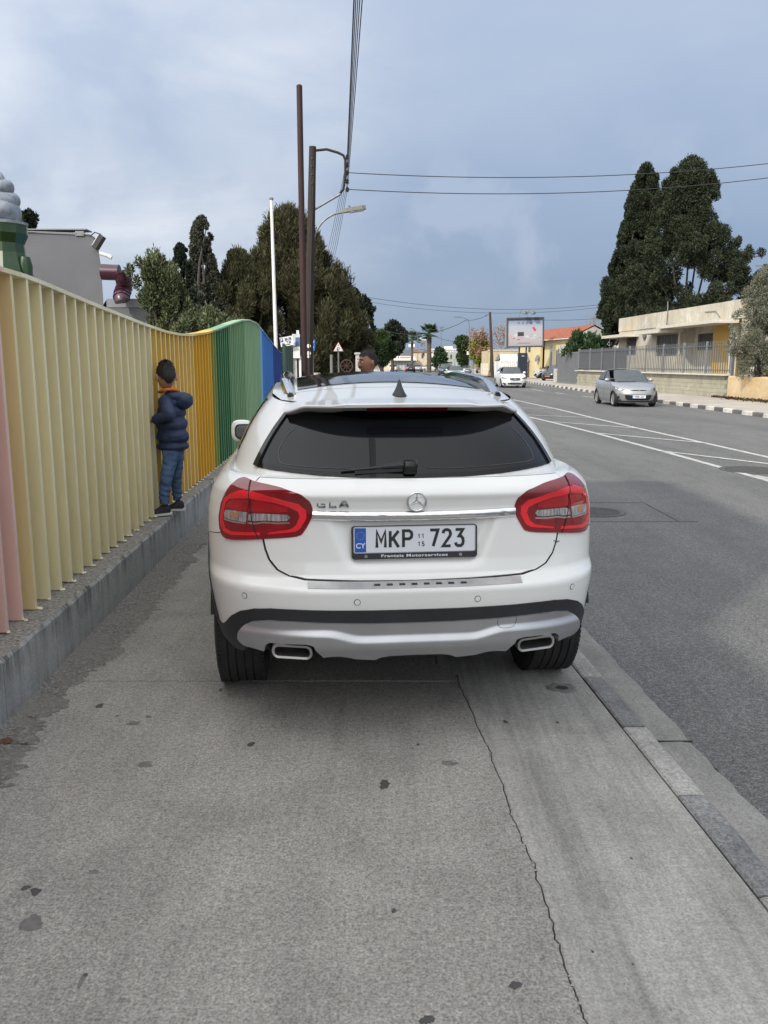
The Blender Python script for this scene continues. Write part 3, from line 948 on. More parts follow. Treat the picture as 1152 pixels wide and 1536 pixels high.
h0, h1 = at(513, 318, YP2) - o_, at(549, 312, YP2) - o_
d_ = (h1 - h0); Lh = d_.length; Mh = Matrix.Translation(h0) @ Matrix.Rotation(-math.atan2(d_.z, d_.x), 4, 'Y')
mb = MB(); mb.prism([(0, -.05), (.12, -.10), (Lh - .1, -.11), (Lh, -.06), (Lh, .06), (Lh - .1, .11), (.12, .10), (0, .05)], -.03, .07, M=Mh); mb.build('head', pmat('lamp_grey', (.17, .17, .155), .5), lampo)
mb = MB(); mb.box(.2, Lh - .06, -.08, .08, -.06, -.031, M=Mh, bev=.01); mb.build('diffuser', pmat('lamp_cover', (.5, .48, .4), .25), lampo)
mb = MB(); mb.tube([Mh @ Vector((.22, 0, .07)), Mh @ Vector((.22, 0, .14))], .03, 8); mb.build('photocell', M_galv, lampo)


def wire(name, a, b, sag, r, label, group=None, n=26):
    a = Vector(a); b = Vector(b); pts = []
    for k in range(n + 1):
        t_ = k / n; p = a.lerp(b, t_); p.z -= sag * 4 * t_ * (1 - t_); pts.append(p)
    mb = MB(); mb.tube(pts, r, 5); o = mb.build(name, M_wire, smooth='all'); tag(o, label, 'cable', group); return o


ins = [at(521, py, YP2) for py in (235, 247, 259, 272, 284)]
nx = [Vector((1.55 + .05 * i, -14, 8.2 + .0 * i)) for i in range(5)]
gw = 'overhead wires running over the pavement to the utility pole'
for i, (p, rr_) in enumerate(zip(ins, (.013, .009, .008, .008, .008))):
    tgt = gp(0, 0) if False else None
    # each wire leaves the top edge of the frame at its own place
    pxs = (530.5, 533, 535.5, 538, 541)[i]
    d0 = ray(pxs, -1); Y_ = 15.; q = at(pxs, -1, Y_)
    z_ = p.z - .12 + .03 * i
    tt = (z_ - EYE) / d0.z; q = Vector((d0.x * tt, d0.y * tt, z_))
    dirv = (q - p); e = p + dirv * (38 / 9.) ; e.z = p.z + .25
    wire('overhead_wire', p, e, .42, rr_, ['thick topmost overhead wire at the left of the bundle leaving the frame above', 'second overhead wire from the left, just right of the thick topmost one', 'middle overhead wire of the bundle running up out of the frame', 'fourth overhead wire from the left in the bundle over the pavement', 'rightmost and lowest overhead wire of the bundle over the pavement'][i], gw)
for i, p in enumerate(ins):
    e = at(476 + i * 3.2, 425, 62)
    wire('far_wire', p, e, .5, .007, ['leftmost of the thin wires descending beyond the pole', 'second thin wire from the left descending beyond the pole', 'middle thin wire of those descending beyond the pole', 'fourth thin wire from the left descending beyond the pole', 'rightmost of the thin wires descending beyond the pole'][i], 'wires running on beyond the utility pole')
wire('crossing_wire', ins[2], at(1190, 241, 27), .28, .012, 'upper of the two wires crossing the whole road high up to the right', None)
wire('crossing_wire', ins[4], at(1190, 262, 27), .30, .012, 'lower of the two wires crossing the whole road high up to the right', None)
fp = thing('flag_pole', 'slim white flag pole behind the blue end of the fence', 'pole', (at(415, 520, 21.5).x, 21.5, 0))
pA, pB = at(415, 520, 21.5), at(407, 300, 21.5)
mb = MB(); mb.tube([Vector((0, 0, 0)), Vector((pB.x - pA.x, 0, pB.z))], [.055, .036], 12); mb.build('shaft', M_white, fp, smooth=True)
mb = MB(); mb.lathe([(.001, -.02), (.05, 0), (.05, .05), (.001, .07)], 10, M=Matrix.Translation((pB.x - pA.x, 0, pB.z))); mb.build('finial', M_galv, fp)

M_blue = pmat('sign_blue', (.015, .12, .42), .4)
M_ink = pmat('ink_black', (.012, .012, .014), .6)
M_inkb = pmat('ink_blue', (.03, .05, .16), .6)
M_wood2 = pmat('grey_post', (.16, .16, .15), .7)


def board(parent, px0, py0, px1, py1, Y, mat, th=.03, name='board', tilt=0, bev=0):
    a = at(px0, py0, Y); b = at(px1, py1, Y); c = (a + b) / 2
    w = abs(b.x - a.x); h = abs(a.z - b.z)
    M = Matrix.Translation(c) @ Matrix.Rotation(tilt, 4, 'Y')
    mb = MB(); mb.box(-w / 2, w / 2, 0, th, -h / 2, h / 2, M=M, bev=bev); o = mb.build(name, mat, parent)
    return o, M, w, h


TX = Matrix.Rotation(R(90), 4, 'X')
YG = 27.
ps = thing('parking_sign', 'tilted white parking sign with blue P and lettering beside the brown poles', 'sign')
o, M, w, h = board(ps, 420, 505, 440, 519, YG, M_white, .03, 'board', R(-10))
tx = lambda s, x, z, sz, m, par=ps, M_=M, sx=1: text_obj('lettering', s, sz, m, par, M_ @ Matrix.Translation((x, -.003, z)) @ TX, .001, bold=.004, sx=sx)
M_pb = pmat('parking_blue', (.03, .06, .2), .5)
mb = MB(); mb.box(-.205, -.105, -.006, -.001, .0, .125, M=M); mb.build('emblem_panel', M_pb, ps)
text_obj('lettering', 'P', .125, M_white, ps, M @ Matrix.Translation((-.155, -.008, .06)) @ TX, .001, bold=.003)
tx('BUR', .06, .06, .12, M_ink); tx('T.EI', .06, -.04, .10, M_inkb)
mb = MB(); mb.prism([(-.12, -.005), (-.06, .02), (-.06, .006), (.1, .006), (.1, -.016), (-.06, -.016), (-.06, -.03)], -.006, -.001, M=M @ Matrix.Translation((0, 0, -.11)) @ Matrix.Rotation(R(90), 4, 'X') @ Matrix.Rotation(math.pi, 4, 'X')); mb.build('arrow', M_ink, ps)
b_ = at(430, 520, YG); mb = MB(); mb.box(b_.x - .03, b_.x + .03, YG + .03, YG + .09, 0, b_.z + .3); mb.build('post', M_wood2, ps)
ps2 = thing('poster_panel', 'weathered white and blue poster board behind the parking sign', 'sign')
board(ps2, 438, 501, 450, 519, YG + .25, pmat('poster_pale', (.5, .52, .54), .5, var=.3, scale=4), .04)
board(ps2, 443, 506, 450, 519, YG + .235, pmat('poster_blue', (.07, .13, .24), .5), .012, 'print')
a = at(446, 500, YG + .2); mb = MB(); mb.box(a.x - .04, a.x + .04, YG + .3, YG + .36, 0, a.z + .1); mb.build('post', M_white, ps2)
ps3 = thing('black_banner', 'small black banner with white upright lettering on the pale wall', 'sign')
o, M, w, h = board(ps3, 428, 520.5, 432, 536, YG + .2, M_ink, .03)
for k in range(4): text_obj('lettering', 'TILE'[k], .08, M_white, ps3, M @ Matrix.Translation((0, -.003, .12 - .08 * k)) @ TX, .001)
ps4 = thing('blank_board', 'blank white board on top of the pale stone gate pier', 'sign')
board(ps4, 432, 520, 450, 537, YG + .2, M_white, .05)
M_stone = pmat('pale_limestone', (.42, .41, .385), .9, var=.2, scale=5, dirt=(.22, .21, .19))
gpier = thing('gate_pier', 'pale stone gate pier below the white board beside the brown poles', 'wall')
a, b = at(427, 537, YG + .4), at(450, 560, YG + .4)
mb = MB(); mb.box(a.x, b.x, YG + .3, YG + 1.2, 0, a.z, bev=.02); mb.build('wall', M_stone, gpier)
mb = MB(); mb.box(b.x + .002, b.x + .05, YG + .28, YG + 1.25, 0, a.z + .05); mb.build('edge', M_white, gpier)
# blue route sign
bs = thing('blue_sign', 'small blue road sign on a thin post right of the utility pole', 'road sign')
YBl = 30.
o, M, w, h = board(bs, 465.5, 509, 472.5, 526, YBl, M_blue, .02, 'plate', R(4))
text_obj('lettering', 'P', .17, M_white, bs, M @ Matrix.Translation((0, -.003, .08)) @ TX, .001); text_obj('lettering', '24', .1, M_white, bs, M @ Matrix.Translation((0, -.003, -.08)) @ TX, .001)
c = at(469, 520, YBl); mb = MB(); mb.tube([(c.x, YBl + .04, 0), (c.x, YBl + .04, c.z + .15)], .028, 8); mb.build('post', M_galv, bs)
ws = thing('warning_sign', 'red bordered triangular warning sign with a black roundabout mark on a grey post', 'road sign')
YW = 34.
a, b, c = at(499.5, 527.2, YW), at(515.5, 527.2, YW), at(507.5, 512.5, YW)
cen = (a + b + c) / 3
M_red = pmat('sign_red', (.40, .05, .05), .5); M_swhite = pmat('sign_white', (.55, .55, .54), .4)
tri = lambda f: [((p.x - cen.x) * f, (p.z - cen.z) * f) for p in (a, b, c)]
Mw = Matrix(((1, 0, 0, cen.x), (0, 0, 1, YW), (0, 1, 0, cen.z), (0, 0, 0, 1)))
mb = MB(); mb.prism(tri(1), 0, .02, M=Mw); mb.build('plate', M_red, ws, fixn=True)
mb = MB(); mb.prism(tri(.86), -.004, -.001, M=Mw); mb.build('face', M_swhite, ws, fixn=True)
mb = MB(); mb.tube([cen + Vector((.055 * math.cos(q), -.008, -.03 + .055 * math.sin(q))) for q in [k * .5 for k in range(9)]], .014, 6); mb.lathe([(.022, -.004), (.022, .0)], 10, M=Matrix.Translation(cen + Vector((0, -.008, .12))) @ TX); mb.lathe([(.035, -.004), (.035, .0)], 10, M=Matrix.Translation(cen + Vector((-.02, -.008, -.07))) @ TX); mb.build('symbol', M_ink, ws)
mb = MB(); mb.tube([(cen.x, YW + .05, 0), (cen.x, YW + .05, c.z - .1)], .034, 8); mb.build('post', M_galv, ws)
gpst = thing('grey_post', 'short grey stump post left of the warning sign', 'post'); a = at(497, 532, 36)
mb = MB(); mb.tube([(a.x, 36, 0), (a.x, 36, a.z)], [.07, .06], 10); mb.build('shaft', M_wood2, gpst)
wp = thing('white_pillar', 'white capped garden gate pillar beside the man in the distance', 'pillar'); a = at(537, 532, 40)
mb = MB(); mb.box(a.x - .12, a.x + .12, 40, 40.3, 0, a.z); mb.build('shaft', M_stone, wp)
mb = MB(); mb.box(a.x - .17, a.x + .17, 39.95, 40.35, a.z + .002, a.z + .1, bev=.02); mb.build('cap', M_stone, wp)
wr = thing('wheel_ornament', 'rusty brown wagon wheel ornament among the dark trees', 'ornament'); a = at(520, 549, 38)
M_br = pmat('brown_rust', (.06, .028, .022), .8)
mb = MB(); mb.tube([a + Vector((.27 * math.cos(q), 0, .27 * math.sin(q))) for q in [k * math.pi / 12 for k in range(24)]], .03, 6, closed=True); mb.build('rim', M_br, wr)
for k in range(4):
    mb = MB(); q = k * math.pi / 4; v = Vector((.26 * math.cos(q), 0, .26 * math.sin(q))); mb.tube([a - v, a + v], .015, 5); mb.build('spoke', M_br, wr)
mb = MB(); mb.tube([a - Vector((0, 0, a.z)), a - Vector((0, 0, .27))], .04, 6); mb.build('stand', M_br, wr)
# ------------------------------------------------------------ the white hatchback: surface functions (x right, y forward, z up, origin under the rear bumper)
Y1, NE = .85, 3.6
LZ = [.18, .26, .32, .36, .42, .50, .56, .60, .645, .662, .678, .70, .76, .84, .92, .98, 1.015, 1.035, 1.058, 1.08, 1.10]
LY = [.32, .20, .12, .08, .055, .045, .034, .026, .020, .026, .055, .088, .098, .102, .104, .104, .096, .086, .098, .128, .165]
LW = [.76, .80, .83, .855, .872, .885, .892, .897, .900, .900, .900, .900, .902, .902, .898, .888, .876, .868, .852, .832, .80]
LF = [4.20, 4.30, 4.36, 4.38, 4.40, 4.41, 4.41, 4.41, 4.41, 4.40, 4.40, 4.39, 4.36, 4.28, 4.10, 3.85, 3.65, 3.52, 3.40, 3.30, 3.20]


def _ss(a, b, x):
    t = max(0., min(1., (x - a) / (b - a))); return t * t * (3 - 2 * t)


def dent(x, z):
    ax = abs(x)
    wx = .285 + (z - .72) * .42
    d1 = _ss(0, .075, wx - ax); d2 = _ss(.0, .05, z - .718); d3 = 1 - _ss(.938, .952, z)
    return .024 * d1 * d2 * d3


def low(p, z):
    """lower body: p 0..1 rear centre to side, 1..2 along the side, 2..3 round the nose; negative p is the left half"""
    s = -1 if p < 0 else 1; p = abs(p)
    W = float(np.interp(z, LZ, LW)); yr = float(np.interp(z, LZ, LY)); yf = float(np.interp(z, LZ, LF)); Y2 = 3.35 if z < .95 else 2.9
    Y2 = min(Y2, yf - .35)
    if p <= 1:
        a = p * math.pi / 2; r = 1 / (math.sin(a) ** NE + math.cos(a) ** NE) ** (1 / NE)
        x, y = W * r * math.sin(a), Y1 - (Y1 - yr) * r * math.cos(a)
        y += dent(x, z)
    elif p <= 2: x, y = W, Y1 + (Y2 - Y1) * (p - 1)
    else:
        a = max(0., (3 - p) * math.pi / 2); n = 2.7; r = 1 / (math.sin(a) ** n + math.cos(a) ** n) ** (1 / n)
        x, y = W * r * math.sin(a), Y2 + (yf - Y2) * r * math.cos(a)
    return (s * x, y, z)


G1 = 1.1


def gh(p, t):
    """greenhouse: p as above, t 0 belt line .. 1 roof edge"""
    s = -1 if p < 0 else 1; p = abs(p)

    def loop(W, yr, yf, zf):
        n = 3.0; Y2 = yf - .55
        if p <= 1:
            a = p * math.pi / 2; r = 1 / (math.sin(a) ** n + math.cos(a) ** n) ** (1 / n)
            x, y = W * r * math.sin(a), G1 - (G1 - yr) * r * math.cos(a)
        elif p <= 2: x, y = W, G1 + (Y2 - G1) * (p - 1)
        else:
            a = max(0., (3 - p) * math.pi / 2); n = 2.6; r = 1 / (math.sin(a) ** n + math.cos(a) ** n) ** (1 / n)
            x, y = W * r * math.sin(a), Y2 + (yf - Y2) * r * math.cos(a)
        return x, y, zf(y)
    b = loop(.80, .165, 3.22, lambda y: float(np.interp(y, [.1, .8, 2.0, 3.2], [1.098, 1.08, 1.03, 1.0])))
    T = loop(.602, .515, 2.50, lambda y: float(np.interp(y, [.5, .9, 1.3, 2.0, 2.5], [1.378, 1.408, 1.436, 1.455, 1.435])))
    k = .028 * math.sin(math.pi * t)
    c = 1 - .0 * t
    x = b[0] + (T[0] - b[0]) * t; y = b[1] + (T[1] - b[1]) * t; z = b[2] + (T[2] - b[2]) * t
    # outward bulge
    a = min(p, 1) * math.pi / 2 if p <= 2 else (3 - p) * math.pi / 2
    x += k * math.sin(a) * .8; z += k * .55; y += (-k * math.cos(a) if p <= 1 else (k * math.cos(a) if p > 2 else 0)) * .5
    return (s * x, y, z)


def roofz(x, y):
    zc = float(np.interp(y, [.30, .57, .9, 1.1, 1.5, 1.9, 2.2, 2.5], [1.388, 1.406, 1.450, 1.474, 1.506, 1.520, 1.512, 1.478]))
    ze = float(np.interp(y, [.30, .5, .9, 1.3, 2.0, 2.5], [1.362, 1.378, 1.408, 1.436, 1.455, 1.435]))
    return ze + (zc - ze) * max(0, 1 - min(1, abs(x) / .60) ** 2.3)


CARX, CARY, CARA = .14, 3.27, R(6.0)
def cpaint(name, c, metal=0., rough=.35, flake=False, tint=.04):
    t = NT(name); co = t.coord(); n = t.noise(co, 2.2, 6, .6); d = t.noise(t.coord((1, 1, .6)), 5, 8, .75, .5)
    cc = t.ramp(n, [(.3, tuple(x * (1 - tint) for x in c)), (.7, c)])
    cc = t.mix(t.ramp(d, [(.5, 0.), (.85, .22)]), cc, tuple(x * .72 + .02 for x in c))
    t.set(Base_Color=cc, Roughness=t.ramp(d, [(.4, rough), (.8, rough + .12)]), Metallic=metal, Coat_Weight=.85, Coat_Roughness=t.ramp(d, [(.4, .03), (.8, .12)]))
    return t.m


M_cw = cpaint('white_car_paint', (.80, .80, .765))
M_glass = pmat('dark_tinted_glass', (.006, .007, .009), .03, spec=.32, var=.1)
M_glassb = pmat('black_glass_border', (.003, .003, .0035), .06, spec=.30)
M_gloss = pmat('gloss_black_trim', (.012, .012, .011), .12)
M_plas = pmat('grained_black_plastic', (.022, .023, .026), .55, var=.15, scale=9, bump=.1)
M_gap = pmat('panel_gap', (.012, .012, .012), .8)
M_chrome = pmat('chrome', (.75, .75, .76), .09, 1.0, var=.05, scale=14)
M_satin = pmat('satin_silver', (.44, .445, .455), .34, .72, var=.06, scale=5)
M_scuff = pmat('brushed_steel', (.50, .50, .50), .32, .9, var=.1, scale=18)
M_lred = pmat('dark_red_lens', (.20, .004, .008), .1, var=.25, scale=12, coat=1)
M_lred2 = pmat('bright_red_lens', (.78, .014, .024), .16, var=.12, scale=9, coat=1)
M_lred3 = pmat('mid_red_lens', (.36, .005, .012), .12, var=.2, scale=14, coat=1)
t = NT('clear_reflector'); co = t.coord((90, 90, 6)); n = t.noise(co, 1.6, 3, .6); n2 = t.noise(t.coord(), 22, 4, .6)
t.set(Base_Color=t.mix(.6, t.ramp(n, [(.35, (.20, .20, .21)), (.6, (.58, .58, .59))]), t.ramp(n2, [(.35, .45), (.65, 1.)]), 'MULTIPLY'), Roughness=.2, Metallic=.3, Coat_Weight=1.0, Coat_Roughness=.03); t.bump(n, .5, .004); M_clear = t.m
M_amber = pmat('amber_bulb', (.45, .22, .10), .3)
t = NT('tyre_rubber'); co = t.coord(); n = t.noise(co, 9, 6, .7)
t.set(Base_Color=t.ramp(n, [(.3, (.011, .011, .012)), (.7, (.024, .023, .022))]), Roughness=.82); t.bump(t.noise(co, 60, 3), .2, .003); M_tyre = t.m
M_alloy = pmat('alloy_wheel', (.45, .46, .47), .35, .7, scale=9)
M_plate = pmat('plate_white', (.66, .68, .72), .3, var=.03)
M_plblue = pmat('plate_blue', (.01, .09, .42), .35)
M_pltx = pmat('plate_black', (.015, .015, .017), .4)

hc = thing('white_hatchback', 'white hatchback with red tail lights parked across the pavement in the foreground', 'car', (CARX, CARY, 0), CARA)


NC = [1.9]


def nrm(fn, a, b, e=.004):
    P = Vector(fn(a, b)); u = Vector(fn(a + e, b)) - Vector(fn(a - e, b)); v = Vector(fn(a, b + e)) - Vector(fn(a, b - e))
    n = u.cross(v)
    if n.length < 1e-12: n = Vector((0, -1, 0))
    n.normalize(); c = P - Vector((0, NC[0], .8)); c.z *= .6
    if n.dot(c) < 0: n.negate()
    return P, n


def patch(name, fn, outline, off, th, mat, parent, du=.02, dv=.02, hole=None, mi=None, offfn=None, smooth=55):
    """a panel cut to an outline in surface parameters, bent onto the surface, standing off proud, with a rim"""
    bm = bmesh.new()
    vs = [bm.verts.new((a, b, 0)) for a, b in outline]
    bm.faces.new(vs); bm.normal_update()
    us = [a for a, b in outline]; ws = [b for a, b in outline]
    k = math.floor(min(us) / du) * du + du
    while k < max(us):
        bmesh.ops.bisect_plane(bm, geom=bm.verts[:] + bm.edges[:] + bm.faces[:], plane_co=(k, 0, 0), plane_no=(1, 0, 0), dist=1e-6); k += du
    k = math.floor(min(ws) / dv) * dv + dv
    while k < max(ws):
        bmesh.ops.bisect_plane(bm, geom=bm.verts[:] + bm.edges[:] + bm.faces[:], plane_co=(0, k, 0), plane_no=(0, 1, 0), dist=1e-6); k += dv
    bmesh.ops.remove_doubles(bm, verts=bm.verts[:], dist=1e-5)
    rim = [e for e in bm.edges if len(e.link_faces) == 1]
    base = {}
    for v in bm.verts:
        P, n = nrm(fn, v.co.x, v.co.y); o_ = off + (offfn(v.co.x, v.co.y) if offfn else 0)
        base[v] = (P, n, o_)
    res = bmesh.ops.extrude_edge_only(bm, edges=rim)
    newv = [g for g in res['geom'] if isinstance(g, bmesh.types.BMVert)]
    inv = {}
    for v in newv:
        P, n = nrm(fn, v.co.x, v.co.y); o_ = off + (offfn(v.co.x, v.co.y) if offfn else 0)
        inv[v] = P + n * (o_ - th)
    for v, (P, n, o_) in base.items(): v.co = P + n * o_
    for v, c in inv.items(): v.co = c
    bmesh.ops.recalc_face_normals(bm, faces=bm.faces)
    # outward check
    f = max(bm.faces, key=lambda f: f.calc_area()); 
    if f.normal.dot(f.calc_center_median() - Vector((0, NC[0], .8))) < 0: bmesh.ops.reverse_faces(bm, faces=bm.faces[:])
    me = bpy.data.meshes.new(name); bm.to_mesh(me); bm.free(); me.materials.append(mat)
    me.polygons.foreach_set('use_smooth', [True] * len(me.polygons)); me.set_sharp_from_angle(angle=R(smooth))
    return mobj(name, me, parent)


def mir(L): return [(-a, b) for a, b in reversed(L)]


def rnd(L, per=4): return [tuple(p)[:2] for p in crom([(a, b, 0) for a, b in L], per, True)]


# ---- body shell: lower slices + greenhouse + roof, wheel openings cut away
zs = []
for a, b in zip(LZ[:-1], LZ[1:]):
    n = max(1, int(math.ceil((b - a) / .014)))
    zs += [a + (b - a) * k / n for k in range(n)]
zs.append(LZ[-1])
ps = [k / 44 for k in range(44)] + [1 + k / 46 for k in range(46)] + [2 + k / 16 for k in range(17)]
ps = [-p for p in reversed(ps[1:])] + ps
WHY = (.825, 3.52)
mb = MB(); mb.grid([[Vector(low(p, z)) for p in ps] for z in zs])
rows = [[Vector(low(p, zs[-1])) for p in ps]] + [[Vector(gh(p, t_)) for p in ps] for t_ in np.linspace(0, 1, 12)]
mb.grid(rows)
# hood deck in front of the windscreen closes by itself; roof
rg = []
for v in np.linspace(0, 1, 30):
    row = []
    for a in np.linspace(-1, 1, 25):
        p = a
        # rear edge and front edge points of the roof loop at this fraction
        x = a * .602
        yR = 1.1 - .585 * (max(0, 1 - abs(a) ** 3)) ** (1 / 3); yF = 1.95 + .55 * (max(0, 1 - abs(a) ** 2.6)) ** (1 / 2.6)
        y = yR + (yF - yR) * v
        row.append(Vector((x, y, roofz(x, y) - .0015)))
    rg.append(row)
mb.grid(rg)
mb.grid([[Vector((x, y, z_)) for x in (-.74, 0, .74)] for y, z_ in ((3.1, .985), (3.25, .985), (3.6, .96), (3.85, .90), (4.05, .84))])
keep = []
for f in mb.f:
    c = sum((Vector(mb.v[i]) for i in f), Vector()) / len(f)
    cut = abs(c.x) > .55 and any((c.y - wy) ** 2 + (c.z - .345) ** 2 < .395 ** 2 for wy in WHY) and c.z < .8
    if c.z < .345 or (c.z < (.50 if abs(c.x) < .74 else .425) and c.y < .50): cut = True      # black plastic pieces stand here instead
    if not cut: keep.append(f)
mb.f = keep; mb.mi = [0] * len(keep)
body = mb.build('body', M_cw, hc, smooth=60, fixn=False)
bm = bmesh.new(); bm.from_mesh(body.data); bmesh.ops.remove_doubles(bm, verts=bm.verts[:], dist=.0008); bmesh.ops.recalc_face_normals(bm, faces=bm.faces[:]); bm.to_mesh(body.data); bm.free()
# underbody and inner wheel wells
mb = MB(); mb.box(-.70, .70, 1.3, 4.2, .18, .30); mb.box(-.60, .60, .50, 1.3, .22, .31); mb.box(-.66, .66, .36, 1.3, .30, .62); mb.box(-.6, .6, .25, .38, .34, .6); mb.build('underbody', M_gap, hc)
mb = MB(); mb.lathe([(.001, -.28), (.10, -.27), (.12, -.2), (.12, .2), (.10, .27), (.001, .28)], 14, M=Matrix.Translation((-.1, .55, .30)) @ Matrix.Rotation(R(90), 4, 'Y')); mb.build('silencer', M_iron, hc, smooth=True)

# ---- panels
gate_half = [(-.4100, .852), (-.4050, .813), (-.3950, .769), (-.3740, .728), (-.344, .704), (-.303, .6925), (-.1621, .686), (-.0, .683)]
gout = gate_half + [(-a, b) for a, b in reversed(gate_half[:-1])]
gout += [(.4270, .979), (.470, 1.078), (.472, 1.094), (.3, 1.094), (0, 1.094), (-.3, 1.094), (-.472, 1.094), (-.470, 1.078), (-.4270, .979)]
grow = lambda L, d, dz: [(a * (1 + d), b + (dz if b > .9 else -dz)) for a, b in L]
patch('gate_gap', low, grow(gout, .016, .004), .0012, .004, M_gap, hc, .02, .014)
tg = patch('tailgate', low, gout, .0052, .006, M_cw, hc, .0125, .009)
# rear glass
gb = [(-.548, .085), (-.50, .075), (-.436, .064), (-.30, .03), (-.17, .008), (0, .0), (.17, .008), (.30, .03), (.436, .064), (.50, .075), (.548, .085)]
gb = [(a * .960, b) for a, b in gb]
gl = gb + [(.512, .38), (.504, .60), (.497, .86), (.44, .93), (.2, .94), (-.2, .94), (-.44, .93), (-.497, .86), (-.504, .60), (-.512, .38)]
patch('rear_window', gh, gl, .0045, .006, M_glassb, hc, .03, .06)
# the clearer centre of the glass inside its printed border
gi = [(-.505, .13), (-.40, .098), (-.2, .052), (0, .04), (.2, .052), (.40, .098), (.505, .13), (.50, .42), (.47, .62), (.42, .73), (-.42, .73), (-.47, .62), (-.50, .42)]
rw = patch('window_centre', gh, gi, .0052, .002, M_glass, hc, .03, .06)
M_heat = pmat('aerial_wire_grey', (.10, .095, .09), .4)
mb = MB(); Lf_ = [(-.43, .60), (-.45, .50), (-.46, .30), (-.445, .18), (-.42, .14), (-.3, .115), (-.12, .10)]
mb.tube([Vector(gh(a, b)) + Vector((0, -.0056, .0044)) for a, b in [tuple(q)[:2] for q in crom([(a, b, 0) for a, b in Lf_], 5)]], .0013, 4); mb.build('aerial_wire', M_heat, rw)
mb = MB(); Lf_ = [(.43, .60), (.45, .40), (.455, .22), (.43, .15), (.3, .125), (.12, .10), (.05, .115)]
mb.tube([Vector(gh(a, b)) + Vector((0, -.0056, .0044)) for a, b in [tuple(q)[:2] for q in crom([(a, b, 0) for a, b in Lf_], 5)]], .0013, 4); mb.build('aerial_wire', M_heat, rw)
for s in (1, -1):
    L = [(.526, .082), (.549, .100), (.540, .25), (.529, .45), (.522, .65), (.515, .90), (.497, .90), (.504, .60), (.513, .38)]
    patch('deflector', gh, L if s > 0 else mir(L), .013, .012, M_gloss, hc, .02, .06)
    # side windows: dark panes with body coloured pillars between
    L = [(.80, .22), (1.02, .10), (1.30, .07), (1.60, .06), (1.60, .86), (1.3, .88), (1.0, .86), (.84, .70), (.76, .40)]
    patch('side_window', gh, L if s > 0 else mir(L), .005, .006, M_glass, hc, .04, .08)
    L = [(1.63, .06), (2.0, .05), (2.20, .06), (2.12, .50), (2.03, .86), (1.63, .86)]
    patch('side_window', gh, L if s > 0 else mir(L), .005, .006, M_glass, hc, .04, .08)
    L = [(.90, .890), (1.0, .905), (1.6, .905), (2.04, .905), (2.04, .935), (1.6, .94), (1.0, .94), (.90, .925)]
    patch('window_trim', gh, L if s > 0 else mir(L), .010, .010, M_gloss, hc, .04, .08)
# windscreen
L = [(2.42, .04), (2.7, .03), (3.0, .03), (3.0, .94), (2.7, .94), (2.45, .90)]
for s in (1, -1): patch('windscreen', gh, L if s > 0 else mir(L), .005, .006, M_glass, hc, .05, .1)

# glass roof panel
rows = []
for v in np.linspace(0, 1, 22):
    row = []
    for a in np.linspace(-1, 1, 19):
        x = a * .475; yR = 1.03 + .13 * (1 - abs(a) ** 1.6) * .55 - .0; y = yR + (2.40 - yR) * v
        row.append(Vector((x, y, roofz(x, y) + .0025)))
    rows.append(row)
mb = MB(); mb.grid(rows); rf = mb.build('roof_glass', pmat('roof_glass_black', (.012, .015, .022), .05, spec=.6), hc, smooth='all')
# roof spoiler
def spoil(a, v):
    # a -1..1 across, v 0 (front) .. 1 (rear edge)
    x = a * .535; yF = .90; yE = .335 + .20 * abs(a) ** 3.2 + .0
    y = yF + (yE - yF) * v
    z = roofz(x, y) + .004 + .007 * v
    # raised centre section
    z -= .006 * _ss(.50, .62, abs(a)) * v + .030 * _ss(.82, 1.0, abs(a)) * v
    return Vector((x, y, z))


rows = [[spoil(a, v) for a in np.linspace(-1, 1, 61)] for v in np.linspace(0, 1, 14)]
lip = [Vector((p.x, p.y - .004, p.z - .006)) for p in rows[-1]]
lip2 = [Vector((p.x, p.y + .002, p.z - .018 + .005 * _ss(.50, .62, abs(p.x / .535)))) for p in rows[-1]]
und = [Vector((p.x * .97, p.y + .10, p.z - .037)) for p in rows[-1]]
mb = MB(); mb.grid(rows + [lip, lip2, und]); o = mb.build('spoiler', M_cw, hc, smooth=30, fixn=True)
mb = MB(); mb.tube([spoil(a, 0) + Vector((0, 0, -.002)) for a in np.linspace(-1, 1, 40)], .0028, 4)
mb.build('spoiler_seam', M_gap, hc)
mb = MB(); mb.grid([[Vector((x, .352 + .0 * abs(x), 1.3785)), Vector((x, .372, 1.3725 - .002)), Vector((x, .388, 1.363))] for x in np.linspace(-.178, .178, 14)]); mb.build('brake_light', M_lred, hc, smooth=True)
# aerial fin
mb = MB(); rows = []
for k, (h, l0, l1, w) in enumerate([(0, 0, .185, .042), (.012, .004, .18, .036), (.03, .022, .15, .024), (.052, .046, .12, .014), (.072, .066, .10, .008), (.084, .078, .094, .003)]):
    row = []
    for q in range(16):
        a = 2 * math.pi * q / 16; row.append(Vector((w * math.cos(a), .57 + (l0 + l1) / 2 + (l1 - l0) / 2 * math.sin(a), roofz(0, .60) + h * 1.03 - .002 + (.03 * (l0 + l1) / 2 * 0))))
    rows.append(row)
rows.append([Vector((0, .66, roofz(0, .6) + .0865))] * 16)
mb.grid(rows, close=True); mb.build('aerial', M_plas, hc, smooth='all')
